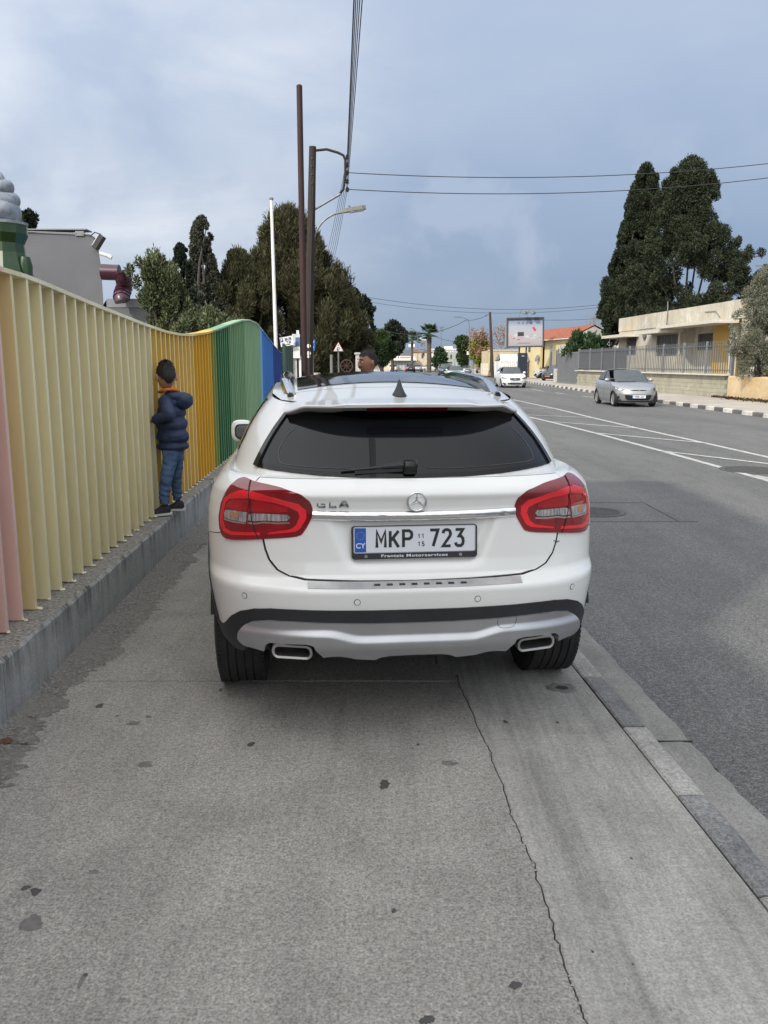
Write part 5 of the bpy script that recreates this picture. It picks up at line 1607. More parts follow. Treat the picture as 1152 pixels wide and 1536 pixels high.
def make_car(name, kind, label, loc, rz, paint_, group=None, fine=1, plate='', rear_view=False, plate_col=None):
    S = SPEC[kind]; L, W, H = S['L'], S['W'], S['H']; b0, b1 = S['belt']; NC[0] = L / 2
    root = thing(name, label, 'car', loc, rz, group)
    ztop = S['fz'][-1]

    def lw(p, z):
        s = -1 if p < 0 else 1; p = abs(p)
        w = W / 2 * float(np.interp(z, [.16, .3, .5, .68, .85, 1.0, 1.1], [.90, .965, .995, 1.0, .985, .93, .88]))
        yf = float(np.interp(z, S['fz'], S['fy'])); yr = L - float(np.interp(z, S['rz'], S['ry'])); Ya = max(.95, yf + .45); Yb = L - .85
        if p <= 1:
            a = p * math.pi / 2; n = 2.7; r = 1 / (math.sin(a) ** n + math.cos(a) ** n) ** (1 / n); x, y = w * r * math.sin(a), Ya - (Ya - yf) * r * math.cos(a)
        elif p <= 2: x, y = w, Ya + (Yb - Ya) * (p - 1)
        else:
            a = max(0., 3 - p) * math.pi / 2; n = 3.2; r = 1 / (math.sin(a) ** n + math.cos(a) ** n) ** (1 / n); x, y = w * r * math.sin(a), Yb + (yr - Yb) * r * math.cos(a)
        return (s * x, y, z)
    belt = lambda y: b0 + (b1 - b0) * max(0, min(1, (y - S['cowl']) / (S['rb'] - S['cowl'])))

    def g_(p, t_):
        s = -1 if p < 0 else 1; p = abs(p)

        def loop(w, yf, yr):
            Ya, Yb = yf + .55, yr - .45
            if p <= 1:
                a = p * math.pi / 2; n = 2.6; r = 1 / (math.sin(a) ** n + math.cos(a) ** n) ** (1 / n); return w * r * math.sin(a), Ya - (Ya - yf) * r * math.cos(a)
            if p <= 2: return w, Ya + (Yb - Ya) * (p - 1)
            a = max(0., 3 - p) * math.pi / 2; n = 2.8; r = 1 / (math.sin(a) ** n + math.cos(a) ** n) ** (1 / n); return w * r * math.sin(a), Yb + (yr - Yb) * r * math.cos(a)
        x0, y0 = loop(W / 2 * .90, S['cowl'], S['rb']); x1, y1 = loop(S['roofw'], S['rf'], S['rr'])
        z0 = belt(y0); z1 = H - .055; k = math.sin(math.pi * t_) * .03
        a = min(p, 1) * math.pi / 2 if p <= 2 else max(0, 3 - p) * math.pi / 2
        return (s * (x0 + (x1 - x0) * t_ + k * math.sin(a)), y0 + (y1 - y0) * t_, z0 + (z1 - z0) * t_ + k * .6)
    n1 = 16 if fine else 8
    ps_ = [k / n1 for k in range(n1)] + [1 + k / (n1 * 2) for k in range(n1 * 2)] + [2 + k / n1 for k in range(n1 + 1)]
    ps_ = [-p for p in reversed(ps_[1:])] + ps_
    zz = list(np.linspace(S['fz'][0], ztop, 26 if fine else 12))
    mb = MB(); mb.grid([[Vector(lw(p, z)) for p in ps_] for z in zz])
    mb.grid([[Vector(lw(p, ztop)) for p in ps_], [Vector(g_(p, 0)) + Vector((0, 0, .001)) for p in ps_]])
    rows = []
    for v in np.linspace(0, 1, 12):
        row = []
        for a in np.linspace(-1, 1, 13):
            x = a * S['roofw']; yF = S['rf'] + .55 - .55 * max(0, 1 - abs(a) ** 2.6) ** (1 / 2.6); yR = S['rr'] - .45 + .45 * max(0, 1 - abs(a) ** 2.8) ** (1 / 2.8)
            y = yF + (yR - yF) * v; row.append(Vector((x, y, H - .055 + .055 * (1 - abs(a) ** 2.4) * math.sin(math.pi * (.12 + .76 * v)) ** .6)))
        rows.append(row)
    mb.grid(rows)
    kf = []
    for f in mb.f:
        c = sum((Vector(mb.v[i]) for i in f), Vector()) / len(f)
        if abs(c.x) > W / 2 * .72 and any((c.y - wy) ** 2 + (c.z - S['wr']) ** 2 < (S['wr'] + .045) ** 2 for wy in S['wy']): continue
        kf.append(f)
    mb.f = kf; mb.mi = [0] * len(kf)
    bo = mb.build('body', paint_, root, smooth=50)
    bm = bmesh.new(); bm.from_mesh(bo.data); bmesh.ops.remove_doubles(bm, verts=bm.verts[:], dist=.0008); bmesh.ops.recalc_face_normals(bm, faces=bm.faces[:]); bm.to_mesh(bo.data); bm.free()
    du = .05 if fine else .12

    def P(nm, L_, m, s, o=.006, th=.008, fn=lw, par=root, dv=.03): return patch(nm, fn, L_ if s > 0 else mir(L_), o, th, m, par, du, dv if fine else .1)

    def C(nm, half, m, o=.006, th=.008, fn=lw, par=root, dv=.03):   # outline symmetric about the middle, half given from the centre outward and back
        return patch(nm, fn, half + [(-a, b) for a, b in reversed(half)], o, th, m, par, du, dv if fine else .1)
    # glass
    C('windscreen', [(0, .02), (.4, .03), (.585, .04), (.60, .5), (.585, .93), (.3, .95), (0, .95)], M_wshield, fn=g_, dv=.12)
    for s in (1, -1):
        P('side_window', [(.80, .10), (1.0, .06), (1.44, .05), (1.44, .86), (1.02, .86), (.92, .60)], M_sideg, s, fn=g_, dv=.15)
        P('side_window', [(1.52, .05), (2.02, .08), (2.10, .45), (2.02, .86), (1.52, .86)], M_sideg, s, fn=g_, dv=.15)
    q = [(-2.56, .06), (-2.8, .04), (-2.999, .03), (-2.999, .92), (-2.8, .92), (-2.57, .9)]
    for s in (1, -1): P('rear_window', [(-a, b) for a, b in reversed(q)], M_sideg, s, fn=g_, dv=.15)
    zf = S['wr']
    mb = MB(); mb.box(-W / 2 * .80, W / 2 * .80, .25, L - .25, .17, .3); mb.build('underbody', M_gap, root)
    for wy in S['wy']:
        for s in (1, -1):
            mb = MB(); mb.grid([[Vector((s * x_, wy - (zf + .046) * math.cos(R(a)), zf + (zf + .046) * math.sin(R(a)))) for x_ in (W / 2 - .25, W / 2 - .008)] for a in range(-20, 201, 20)]); mb.grid([[Vector((s * (W / 2 - .25), wy + d_, z_)) for d_ in (-.36, .36)] for z_ in (.18, .66)]); mb.build('wheel_well', M_gap, root)['kind'] = 'stuff' if False else 'part'
            put_wheel(root, {'hatch': W_small, 'sedan': W_mid, 'suv': W_suv}[kind], s * (W / 2 - .115), wy, zf, s)
    for s in (1, -1):
        mb = MB(); c_ = Vector((s * (W / 2 + .03), S['cowl'] + .55, b0 + .09)); bm = bmesh.new(); bmesh.ops.create_icosphere(bm, subdivisions=2, radius=1)
        for v in bm.verts: v.co = Vector((v.co.x * .11, v.co.y * .07, v.co.z * .075)) + c_
        me = bpy.data.meshes.new('mirror'); bm.to_mesh(me); bm.free(); me.materials.append(paint_); me.polygons.foreach_set('use_smooth', [True] * len(me.polygons)); mobj('mirror', me, root)
    if fine:
        for s in (1, -1):
            for pp in (1.02, 1.50, 1.93): P('door_seam', [(pp, .34), (pp + .006, .34), (pp + .006, .94), (pp, .94)], M_gap, s, .001, .002)
            for pp in (1.42, 1.86):
                P_, n_ = nrm(lw, s * pp, .82); mb = MB(); mb.tube([P_ + n_ * .004, P_ + n_ * .03 + Vector((0, -.03, 0)), P_ + n_ * .03 + Vector((0, -.15, 0)), P_ + n_ * .004 + Vector((0, -.18, 0))], .012, 6); mb.build('door_handle', paint_, root, smooth=True)
        mb = MB(); mb.tube([Vector((x, S['cowl'] + .02 + abs(x) * .10, b0 + .03)) for x in (-.6, -.2, .1)], .012, 5); mb.build('wiper', M_black, root)
    if not rear_view:
        if kind == 'hatch':
            C('upper_grille', [(0, .622), (.17, .626), (.235, .640), (.20, .655), (.10, .664), (0, .666)], M_gap)
            mb = MB(); e = Vector(lw(0, .645)); mb.tube([e + Vector((.055 * math.cos(q), -.012, .033 * math.sin(q))) for q in [k * math.pi / 8 for k in range(16)]], .006, 5, closed=True); mb.tube([e + Vector((-.045, -.012, .012)), e + Vector((-.02, -.012, .008)), e + Vector((0, -.012, -.012)), e + Vector((.02, -.012, .008)), e + Vector((.045, -.012, .012))], .006, 5); mb.build('emblem', M_chrome, root)
            C('lower_grille', [(0, .265), (.30, .27), (.36, .32), (.385, .44), (.36, .475), (.2, .455), (0, .45)], M_gap)
            C('chin', [(0, .20), (.40, .20), (.46, .235), (.30, .245), (0, .24)], M_plas)
            for s in (1, -1):
                h_ = P('headlight', [(.36, .665), (.42, .625), (.52, .618), (.62, .65), (.74, .715), (.80, .775), (.70, .79), (.55, .755), (.43, .705)], M_lamp, s, .008, .010)
                P('lamp_bowl', [(.45, .665), (.50, .64), (.55, .65), (.56, .685), (.51, .70), (.46, .69)], M_chrome, s, .0095, .004, par=h_)
                P('lamp_bowl', [(.60, .69), (.64, .68), (.69, .71), (.68, .745), (.63, .735)], M_chrome, s, .0095, .004, par=h_)
                P('fog_recess', [(.53, .34), (.60, .335), (.63, .375), (.61, .42), (.55, .42), (.52, .38)], M_gap, s)
        elif kind == 'sedan':
            C('grille', [(0, .49), (.16, .50), (.23, .56), (.27, .67), (.2, .685), (0, .69)], pmat('grille_grey', (.06, .062, .065), .4, .4))
            for s in (1, -1):
                P('grille_trim', [(.235, .555), (.275, .672), (.30, .668), (.262, .55), (.19, .49), (.165, .497)], M_chrome, s, .010, .008)
                h_ = P('headlight', [(.33, .63), (.45, .60), (.60, .63), (.74, .70), (.78, .76), (.62, .745), (.45, .71), (.35, .68)], M_lamp, s, .008, .010)
                P('lamp_bowl', [(.42, .64), (.50, .635), (.53, .67), (.50, .70), (.43, .685)], M_chrome, s, .0095, .004, par=h_)
                P('fog_recess', [(.42, .27), (.60, .28), (.68, .33), (.60, .345), (.45, .325)], M_gap, s)
            C('lower_grille', [(0, .24), (.30, .245), (.36, .30), (.33, .34), (0, .335)], M_gap)
            mb = MB(); mb.box(-.09, .09, lw(0, .6)[1] - .03, lw(0, .6)[1] - .01, .58, .63, bev=.008); mb.build('emblem', M_chrome, root)
        else:
            C('grille', [(0, .60), (.20, .61), (.26, .70), (.24, .80), (0, .81)], M_gap)
            C('lower_grille', [(0, .30), (.34, .31), (.36, .42), (0, .43)], M_gap)
            for s in (1, -1): P('headlight', [(.34, .72), (.5, .70), (.72, .76), (.74, .83), (.5, .83), (.36, .80)], M_lamp, s, .008, .010)
        e = Vector(lw(0, .40 if kind != 'suv' else .48)); 
        mb = MB(); mb.box(-.26, .26, e.y - .03, e.y - .012, e.z - .055, e.z + .055, bev=.005); pf = mb.build('number_plate', plate_col or M_plate, root)
        if plate:
            text_obj('lettering', plate, .10, M_pltx, pf, Matrix.Translation((.02, e.y - .032, e.z)) @ TX, .001, bold=.002, sx=1.05)
            mb = MB(); mb.box(-.26, -.225, e.y - .0325, e.y - .0305, e.z - .05, e.z + .05); mb.build('blue_band', M_plblue, pf)
    else:
        for s in (1, -1): P('tail_light', [(2.36, .72), (2.62, .70), (2.66, .88), (2.40, .92)], M_lred2, s, .008, .010)
        mb = MB(); yR = L; mb.box(-.26, .26, yR - .01, yR + .012, .62, .73, bev=.004); mb.build('number_plate', plate_col or M_plate, root)
        C2 = [(2.55, .26), (2.999, .26), (2.999, .42), (2.5, .42)]
        for s in (1, -1): P('bumper_trim', C2, M_plas, s)
    NC[0] = 1.9
    return root


M_csil = cpaint('silver_car_paint', (.33, .335, .345), .55, .32)
M_cdark = cpaint('black_car_paint', (.018, .019, .022), 0, .3)
M_cblue = cpaint('dark_blue_car_paint', (.03, .045, .08), .2, .3)
M_cred = cpaint('dark_red_car_paint', (.13, .015, .02), .1, .3)
M_cwhite2 = cpaint('plain_white_car_paint', (.74, .74, .73), 0, .35)
make_car('silver_hatchback', 'hatch', 'silver five door hatchback with dark alloys driving toward the camera', (9.80, 32.1, -.10), R(0), M_csil, plate='HER 327')
make_car('white_saloon', 'sedan', 'white saloon with a grey grille driving toward the camera below the billboard', (9.0, 57.6, -.10), R(0), M_cwhite2, plate='KNB 618')
make_car('white_parked_hatchback', 'hatch', 'white hatchback parked side-on in front of the yellow house', (15.9, 89.0, .03), R(-82), M_cwhite2, fine=0)
make_car('black_parked_car', 'hatch', 'black car with a red brown number plate parked beside the grey gate', (14.6, 75.0, .03), R(-40), M_cdark, fine=1, plate_col=pmat('faded_orange_plate', (.30, .12, .07), .5))
make_car('white_far_saloon', 'sedan', 'pale white saloon seen just over the roof rail of the near car', (7.3, 84, -.10), R(0), M_cwhite2, fine=0)
make_car('blue_suv', 'suv', 'dark blue and grey off-road car coming up the road behind the pale saloon', (8.55, 116, -.10), R(0), M_cblue, fine=0)
make_car('white_distant_hatchback', 'hatch', 'small white hatchback seen from behind at the end of the road', (1.75, 166, -.10), R(180), M_cwhite2, fine=0, rear_view=True)
make_car('dark_distant_suv', 'suv', 'dark off-road car seen from behind left of the palm tree', (5.0, 162, -.10), R(180), M_cdark, fine=0, rear_view=True)
make_car('silver_distant_saloon', 'sedan', 'silver saloon beside the dark off-road car at the junction', (6.7, 170, -.10), R(180), M_csil, fine=0, rear_view=True)
make_car('white_crossing_saloon', 'sedan', 'white saloon side-on at the foot of the palm tree', (7.0, 172, -.10), R(-70), M_cwhite2, fine=0)
make_car('silver_roadside_saloon', 'sedan', 'silver saloon parked right of the palm trunk', (10.6, 176, -.10), R(-80), M_csil, fine=0)
make_car('dark_red_parked_car', 'hatch', 'dark red hatchback parked beyond the ochre yard wall', (14.6, 128, .03), R(-30), M_cred, fine=0)
make_car('grey_parked_car', 'sedan', 'grey saloon parked by the street post left of the dark red hatchback', (13.6, 138, -.05), R(0), M_csil, fine=0)
# ------------------------------------------------------------ trees and plants
def leafmat(name, lo, hi, rough=.7, trans=.0, scale=.6):
    t = NT(name); g = t.n.new('ShaderNodeNewGeometry')
    co = t.coord(kind='World'); n = t.noise(co, scale, 3, .6)
    r_ = t.math('ADD', t.math('MULTIPLY', g.outputs['Random Per Island'], .55), t.math('MULTIPLY', n, .5))
    t.set(Base_Color=t.ramp(r_, [(.2, lo), (.85, hi)]), Roughness=rough)
    t.b.inputs['Specular IOR Level'].default_value = .25
    return t.m


def leaves(name, P, D, size, mat, parent, seed=0, aspect=.5, kind=None):
    """one mesh of small bent leaf quads at points P with outward directions D"""
    r = np.random.default_rng(seed); n = len(P)
    d = D + r.normal(0, .55, (n, 3)); d /= np.linalg.norm(d, axis=1)[:, None] + 1e-9
    u = np.cross(d, r.normal(0, 1, (n, 3))); u /= np.linalg.norm(u, axis=1)[:, None] + 1e-9
    s = size * r.uniform(.6, 1.4, n)[:, None]
    a = P - d * s * .5; b = P + d * s * .5
    w = u * s * aspect * .5
    V = np.stack([a, P + w, b, P - w], 1).reshape(-1, 3)
    me = bpy.data.meshes.new(name); me.vertices.add(4 * n); me.vertices.foreach_set('co', V.astype(np.float32).ravel())
    me.loops.add(4 * n); me.loops.foreach_set('vertex_index', np.arange(4 * n, dtype=np.int32))
    me.polygons.add(n); me.polygons.foreach_set('loop_start', np.arange(0, 4 * n, 4, dtype=np.int32)); me.polygons.foreach_set('loop_total', np.full(n, 4, np.int32))
    me.materials.append(mat); me.update(); me.validate()
    o = mobj(name, me, parent)
    if kind: o['kind'] = kind
    return o


def cloud(clumps, n, r, shell=.45):
    """points in ellipsoid clumps, denser toward the rim; returns P, D"""
    vol = np.array([c[1][0] * c[1][1] * c[1][2] for c in clumps]) ** .72; vol /= vol.sum()
    idx = r.choice(len(clumps), n, p=vol)
    C = np.array([c[0] for c in clumps])[idx]; Rr = np.array([c[1] for c in clumps])[idx]
    d = r.normal(0, 1, (n, 3)); d /= np.linalg.norm(d, axis=1)[:, None]
    rad = shell + (1 - shell) * r.random(n) ** .6; rad *= 1 + r.normal(0, .10, n)
    return C + d * Rr * rad[:, None], d


M_bark = pmat('bark', (.05, .04, .033), .9, var=.3, scale=6, bump=.4)
M_bark2 = pmat('pale_bark', (.20, .17, .145), .9, var=.3, scale=6, bump=.3)


def limbs(parent, base, tips, r0, mat=None, name='trunk', forkz=.35):
    base = Vector(base); top = sum((Vector(t_) for t_ in tips), Vector()) / len(tips)
    fork = base.lerp(Vector((top.x, top.y, top.z)), forkz); fork.x = base.x + (fork.x - base.x) * .4
    mb = MB(); mb.tube(crom([base, base.lerp(fork, .5) + Vector((r0 * .4, 0, 0)), fork], 3), [r0 * (1 - .35 * k / 6) for k in range(7)], 8)
    tr = mb.build(name, mat or M_bark, parent, smooth=True)
    mb = MB()
    for k, t_ in enumerate(tips):
        t_ = Vector(t_); m_ = fork.lerp(t_, .5) + Vector((math.sin(k * 2.1), math.cos(k * 1.7), .5)) * (t_ - fork).length * .08
        pts = crom([fork - Vector((0, 0, r0)), m_, t_], 3); mb.tube(pts, [r0 * .6 * (1 - .85 * q / (len(pts) - 1)) for q in range(len(pts))], 6)
    lo = mb.build('limbs', mat or M_bark, tr, smooth=True); return tr


def zat(py, Y): return at(576, py, Y).z
def xat(px, py, Y): return at(px, py, Y).x


def profile_tree(name, label, cat, Y, prof, n, leaf, mat, seed, base_px=None, z0=0, depth=.8, lumps=46, lump=.30, jag=.25, trunk_r=.2, aspect=.5, core=None, up=.5, shell=.4, holes=0, group=None):
    """a crown whose outline follows prof = [(py, px_left, px_right)] at distance Y, filled with overlapping clumps of leaves"""
    r = np.random.default_rng(seed); prof = sorted(prof)
    pys = [p[0] for p in prof]; cx_ = (base_px if base_px else (prof[-1][1] + prof[-1][2]) / 2)
    root = thing(name, label, cat, (xat(cx_, 545, Y), Y, z0), 0, group); ox = root.location.copy()
    clumps = []
    ppm = Y / FPX * 1.01
    tot = sum((b - a) for _, a, b in prof) / len(prof)
    for k in range(lumps):
        py = pys[0] + (pys[-1] - pys[0]) * ((k + r.random()) / lumps)
        l = interp(py, pys, [p[1] for p in prof]); R_ = interp(py, pys, [p[2] for p in prof]); w = (R_ - l) / 2 * ppm
        sz = max(.12, min(w * .9, tot * ppm * lump)) * r.uniform(.65, 1.2)
        rim_ = k % 5 < 2
        if rim_: sz *= .55
        a = r.uniform(0, 2 * math.pi); rr_ = max(0, w - sz * .75) * math.sqrt(r.uniform(.25, 1.0)) * r.uniform(1 - jag * .3, 1 + jag * .5)
        if rim_: a = (0 if r.random() < .5 else math.pi) + r.normal(0, .5); rr_ = max(0, w - sz * .4) * r.uniform(.88, 1.0 + .28 * jag)
        c = Vector((xat((l + R_) / 2, py, Y) + rr_ * math.cos(a), Y + rr_ * math.sin(a) * depth, zat(py, Y))) - ox
        clumps.append((tuple(c), (sz, sz * depth, sz * (1 + up * .6))))
    P, D = cloud(clumps, n, r, shell)
    D = D + np.array([0, 0, up])
    if holes:
        hv = r.uniform(-1, 1, (holes, 3)); lo, hi = P.min(0), P.max(0); hc_ = lo + (hi - lo) * (hv * .45 + .5)
        keep = np.ones(len(P), bool)
        for h in hc_: keep &= np.linalg.norm((P - h) / np.array([.45, 1.6, .4]) / (tot * ppm * .16), axis=1) > 1
        P, D = P[keep], D[keep]
    zlim = P[:, 2] > .05 - 0
    leaves('crown', P[zlim], D[zlim], leaf, mat, root, seed, aspect)
    tips = [clumps[i][0] for i in r.choice(len(clumps), min(9, len(clumps)), replace=False)]
    limbs(root, (0, 0, 0), tips, trunk_r, M_bark)
    return root


L_cyp = leafmat('cypress_leaf', (.008, .013, .007), (.036, .048, .022), .75, scale=.5)
L_cyp2 = leafmat('open_cypress_leaf', (.010, .015, .009), (.045, .058, .028), .75, scale=.45)
L_casu = leafmat('casuarina_leaf', (.016, .018, .009), (.085, .080, .036), .8, scale=.35)
L_dark = leafmat('dark_conifer_leaf', (.008, .014, .009), (.030, .042, .024), .8, scale=.5)
L_grey = leafmat('grey_conifer_leaf', (.025, .032, .022), (.095, .10, .070), .8, scale=.5)
L_pale = leafmat('pale_green_leaf', (.022, .032, .014), (.125, .145, .068), .6, scale=.8)
L_olive = leafmat('olive_leaf', (.050, .058, .038), (.20, .205, .145), .6, scale=.9)
L_green = leafmat('fresh_green_leaf', (.012, .026, .009), (.05, .078, .024), .6, scale=.5)
L_yel = leafmat('yellow_green_leaf', (.08, .10, .012), (.30, .29, .04), .6, scale=.6)
L_orange = leafmat('dry_orange_leaf', (.12, .06, .03), (.34, .20, .12), .8, scale=.6)
L_shrub = leafmat('shrub_leaf', (.012, .030, .012), (.05, .09, .035), .5, scale=1.)

# right: dense cypress and the open one beside it, behind the bungalow
profile_tree('cypress', 'tall dense dark green column shaped cypress left of the open one behind the bungalow', 'tree', 79,
             [(255, 963, 973), (262, 955, 982), (285, 948, 987), (310, 940, 988), (340, 934, 986), (370, 925, 984), (400, 917, 985), (430, 908, 988), (460, 901, 992), (490, 900, 990), (515, 905, 985)],
             150000, .20, L_cyp, 11, base_px=945, z0=.03, lumps=330, lump=.14, jag=.16, trunk_r=.25, up=.9, shell=.7, depth=.9)
profile_tree('open_cypress', 'broad ragged dark cypress with sky showing through, right of the dense column', 'tree', 72,
             [(245, 1030, 1048), (258, 1015, 1062), (275, 998, 1068), (300, 990, 1066), (315, 990, 1052), (325, 992, 1070), (335, 995, 1050), (345, 985, 1080), (360, 976, 1100), (378, 965, 1122), (400, 950, 1124), (420, 940, 1126), (440, 936, 1120), (460, 935, 1104), (480, 938, 1085)],
             210000, .17, L_cyp2, 13, base_px=1025, z0=.03, lumps=400, lump=.10, jag=.9, trunk_r=.2, up=.25, holes=8, shell=.35)
# left group
profile_tree('casuarina', 'big brownish green casuarina mass filling the view behind the poles', 'tree', 46,
             [(322, 426, 440), (335, 410, 452), (345, 398, 462), (365, 396, 474), (385, 384, 482), (400, 372, 492), (420, 362, 508), (440, 352, 522), (470, 342, 530), (500, 335, 538), (535, 338, 540), (560, 350, 545)],
             250000, .26, L_casu, 17, base_px=450, lumps=380, lump=.12, jag=.7, trunk_r=.25, up=1.1, shell=.2, aspect=.14)
profile_tree('low_casuarina', 'lower casuarina joined to the left of the big one, brown green and feathery', 'tree', 42,
             [(380, 350, 358), (395, 345, 372), (410, 335, 382), (430, 322, 398), (450, 312, 410), (480, 300, 420), (510, 300, 425), (540, 310, 430)],
             110000, .24, L_casu, 19, base_px=365, lumps=150, lump=.16, jag=.6, trunk_r=.2, up=1.1, shell=.2, aspect=.14)
profile_tree('dark_spruce', 'slim very dark conifer, left of the tallest one behind the fence', 'tree', 37,
             [(367, 267, 273), (376, 262, 282), (386, 266, 278), (396, 257, 284), (410, 258, 286), (430, 254, 288), (455, 255, 292), (480, 256, 294), (505, 258, 296)],
             42000, .11, L_dark, 23, lumps=110, lump=.2, jag=.9, trunk_r=.15, up=.1, holes=5)
profile_tree('tall_conifer', 'tallest grey green conifer with a blunt tip behind the dip of the fence', 'tree', 41,
             [(327, 296, 306), (340, 290, 312), (358, 287, 317), (375, 286, 316), (395, 284, 323), (415, 286, 326), (440, 285, 335), (470, 284, 345), (505, 286, 350)],
             70000, .12, L_grey, 29, lumps=190, lump=.15, jag=.5, trunk_r=.2, up=.5, holes=4)
profile_tree('small_dark_pine', 'small dark pine top poking up left of the big casuarina', 'tree', 50,
             [(374, 346, 362), (382, 342, 367), (392, 348, 362), (402, 345, 368), (425, 335, 375), (470, 330, 380)],
             24000, .14, L_dark, 31, lumps=34, lump=.28, jag=.7, trunk_r=.16, up=.2)
profile_tree('pale_oleander_tree', 'pale green leafy tree rising over the fence right of the maroon tube', 'tree', 24,
             [(393, 196, 208), (398, 192, 250), (412, 196, 262), (430, 204, 272), (455, 215, 284), (480, 222, 290), (505, 230, 300)],
             26000, .12, L_pale, 37, lumps=54, lump=.26, jag=.45, trunk_r=.12, aspect=.28, up=.9)
profile_tree('low_pale_shrub', 'low pale green bush just showing above the dip of the fence', 'shrub', 21,
             [(476, 295, 315), (484, 275, 352), (495, 262, 372), (505, 262, 372)], 8000, .11, L_pale, 41, lumps=26, lump=.2, jag=.5, trunk_r=.06, aspect=.3)
profile_tree('sparse_conifer', 'thin dark conifer between the pale leafy tree and the dark spruce', 'tree', 34,
             [(396, 236, 244), (405, 232, 256), (430, 234, 262), (470, 238, 262), (500, 240, 262)], 12000, .12, L_dark, 43, lumps=30, lump=.3, jag=.6, trunk_r=.1)
profile_tree('hidden_pine', 'small dark pine top behind the parapet beside the swirl sculpture', 'tree', 48,
             [(319, 32, 44), (326, 28, 54), (336, 30, 52), (345, 28, 52), (370, 20, 60)], 4200, .22, L_dark, 47, lumps=24, lump=.3, jag=.6, trunk_r=.14)
profile_tree('dark_roadside_tree', 'dark broad tree at the right edge of the casuarinas leaning over the road', 'tree', 56,
             [(430, 500, 520), (443, 502, 540), (452, 500, 552), (462, 500, 560), (475, 500, 556), (490, 500, 556), (505, 502, 558), (520, 505, 562), (540, 508, 560)],
             62000, .16, L_dark, 53, base_px=525, lumps=150, lump=.16, jag=.7, trunk_r=.2, holes=4)
profile_tree('roadside_tree', 'rounder green tree behind the head of the man', 'tree', 84,
             [(503, 562, 578), (510, 554, 588), (520, 550, 592), (532, 552, 590), (540, 560, 584)], 22000, .20, L_green, 59, lumps=36, lump=.26, jag=.3, trunk_r=.25)
profile_tree('distant_tree', 'dark two topped tree far down the road above the red roof', 'tree', 150,
             [(486, 588, 596), (490, 580, 598), (497, 574, 608), (507, 570, 611), (518, 571, 607), (530, 572, 604)], 9000, .55, L_dark, 61, lumps=40, lump=.25, jag=.4, trunk_r=.4)
profile_tree('olive_tree', 'bushy grey green olive tree spilling over the ochre wall at the right edge', 'tree', 35.5,
             [(405, 1148, 1180), (425, 1132, 1200), (450, 1122, 1215), (470, 1108, 1225), (490, 1102, 1235), (515, 1104, 1240), (535, 1110, 1240), (558, 1112, 1235), (566, 1120, 1230)],
             95000, .08, L_olive, 67, base_px=1165, z0=.03, lumps=190, lump=.11, jag=.5, trunk_r=.16, aspect=.32, up=.5, shell=.3)
profile_tree('dark_kerb_tree', 'dark green rounded street tree left of the yellow green one', 'tree', 140,
             [(507, 686, 700), (513, 682, 706), (525, 683, 706), (538, 686, 704), (545, 690, 702)], 7000, .42, L_green, 71, lumps=30, lump=.28, jag=.3, trunk_r=.25)
profile_tree('yellow_green_tree', 'small yellow green tree in front of the bare orange leaved one', 'tree', 118,
             [(510, 712, 728), (518, 704, 734), (528, 704, 736), (538, 710, 734), (545, 714, 730)], 6000, .32, L_yel, 73, lumps=30, lump=.26, jag=.4, trunk_r=.18)
profile_tree('dark_palm_shrub', 'dark spreading bush at the foot of the palm by the junction', 'shrub', 168,
             [(525, 652, 664), (532, 648, 670), (542, 648, 672), (549, 650, 670)], 3600, .5, L_shrub, 79, lumps=20, lump=.3, jag=.3, trunk_r=.2)
profile_tree('dracaena_shrub', 'dark spiky leaved shrub with upright heads behind the grey fence', 'shrub', 64,
             [(507, 862, 870), (511, 858, 900), (517, 857, 910), (524, 850, 916), (529, 848, 918)], 5200, .42, L_shrub, 83, base_px=882, z0=.03, lumps=26, lump=.16, jag=.4, trunk_r=.1, aspect=.25, up=1.0)


def bare_tree(name, label, Y, base, top_prof, seed, leafn, r0=.16, spread=.5, levels=5, lm=None):
    r = random.Random(seed); x0 = xat(base[0], base[1], Y); root = thing(name, label, 'tree', (x0, Y, 0))
    H_ = zat(top_prof, Y); mb = MB(); tips = []

    def grow(p, d, L_, rad, lev):
        q = p + d * L_; m_ = p.lerp(q, .5) + Vector((r.gauss(0, .05), r.gauss(0, .05), 0)) * L_
        mb.tube([p, m_, q], [rad, rad * .85, rad * .7], 5 if lev > 1 else 7)
        if lev >= levels: tips.append(q); return
        for _ in range(3 if lev < 3 else 2 + (r.random() < .5)):
            dd = (d + Vector((r.gauss(0, spread), r.gauss(0, spread), r.uniform(-.05, .35)))).normalized()
            grow(q if r.random() < .7 else m_, dd, L_ * r.uniform(.62, .86), rad * .58, lev + 1)
    grow(Vector((0, 0, 0)), Vector((0, 0, 1)), H_ * .27, r0, 0)
    mb.build('branches', M_bark2, root, smooth=True)
    if leafn:
        rg_ = np.random.default_rng(seed); T_ = np.array([tuple(t_) for t_ in tips]); P = T_[rg_.integers(0, len(T_), leafn)] + rg_.normal(0, H_ * .028, (leafn, 3))
        leaves('dry_leaves', P, rg_.normal(0, 1, (leafn, 3)), H_ * .028, lm or L_orange, root, seed, .6)
    return root


bare_tree('bare_plane_tree', 'wide nearly bare tree with scattered dry orange leaves behind the leaning pole', 118, (722, 548), 474, 5, 1500, .22, .55, 5)
bare_tree('second_bare_tree', 'smaller bare orange leaved tree directly behind the billboard', 124, (752, 545), 478, 9, 900, .16, .5, 5)
bare_tree('leafless_poplar', 'leafless thin twiggy tree behind the red tiled roof', 130, (884, 545), 452, 12, 0, .14, .22, 5)

# palms
M_palmt = pmat('palm_trunk', (.085, .070, .052), .95, var=.4, scale=5, bump=.5)
L_palm = leafmat('palm_frond', (.015, .035, .010), (.07, .12, .03), .6)


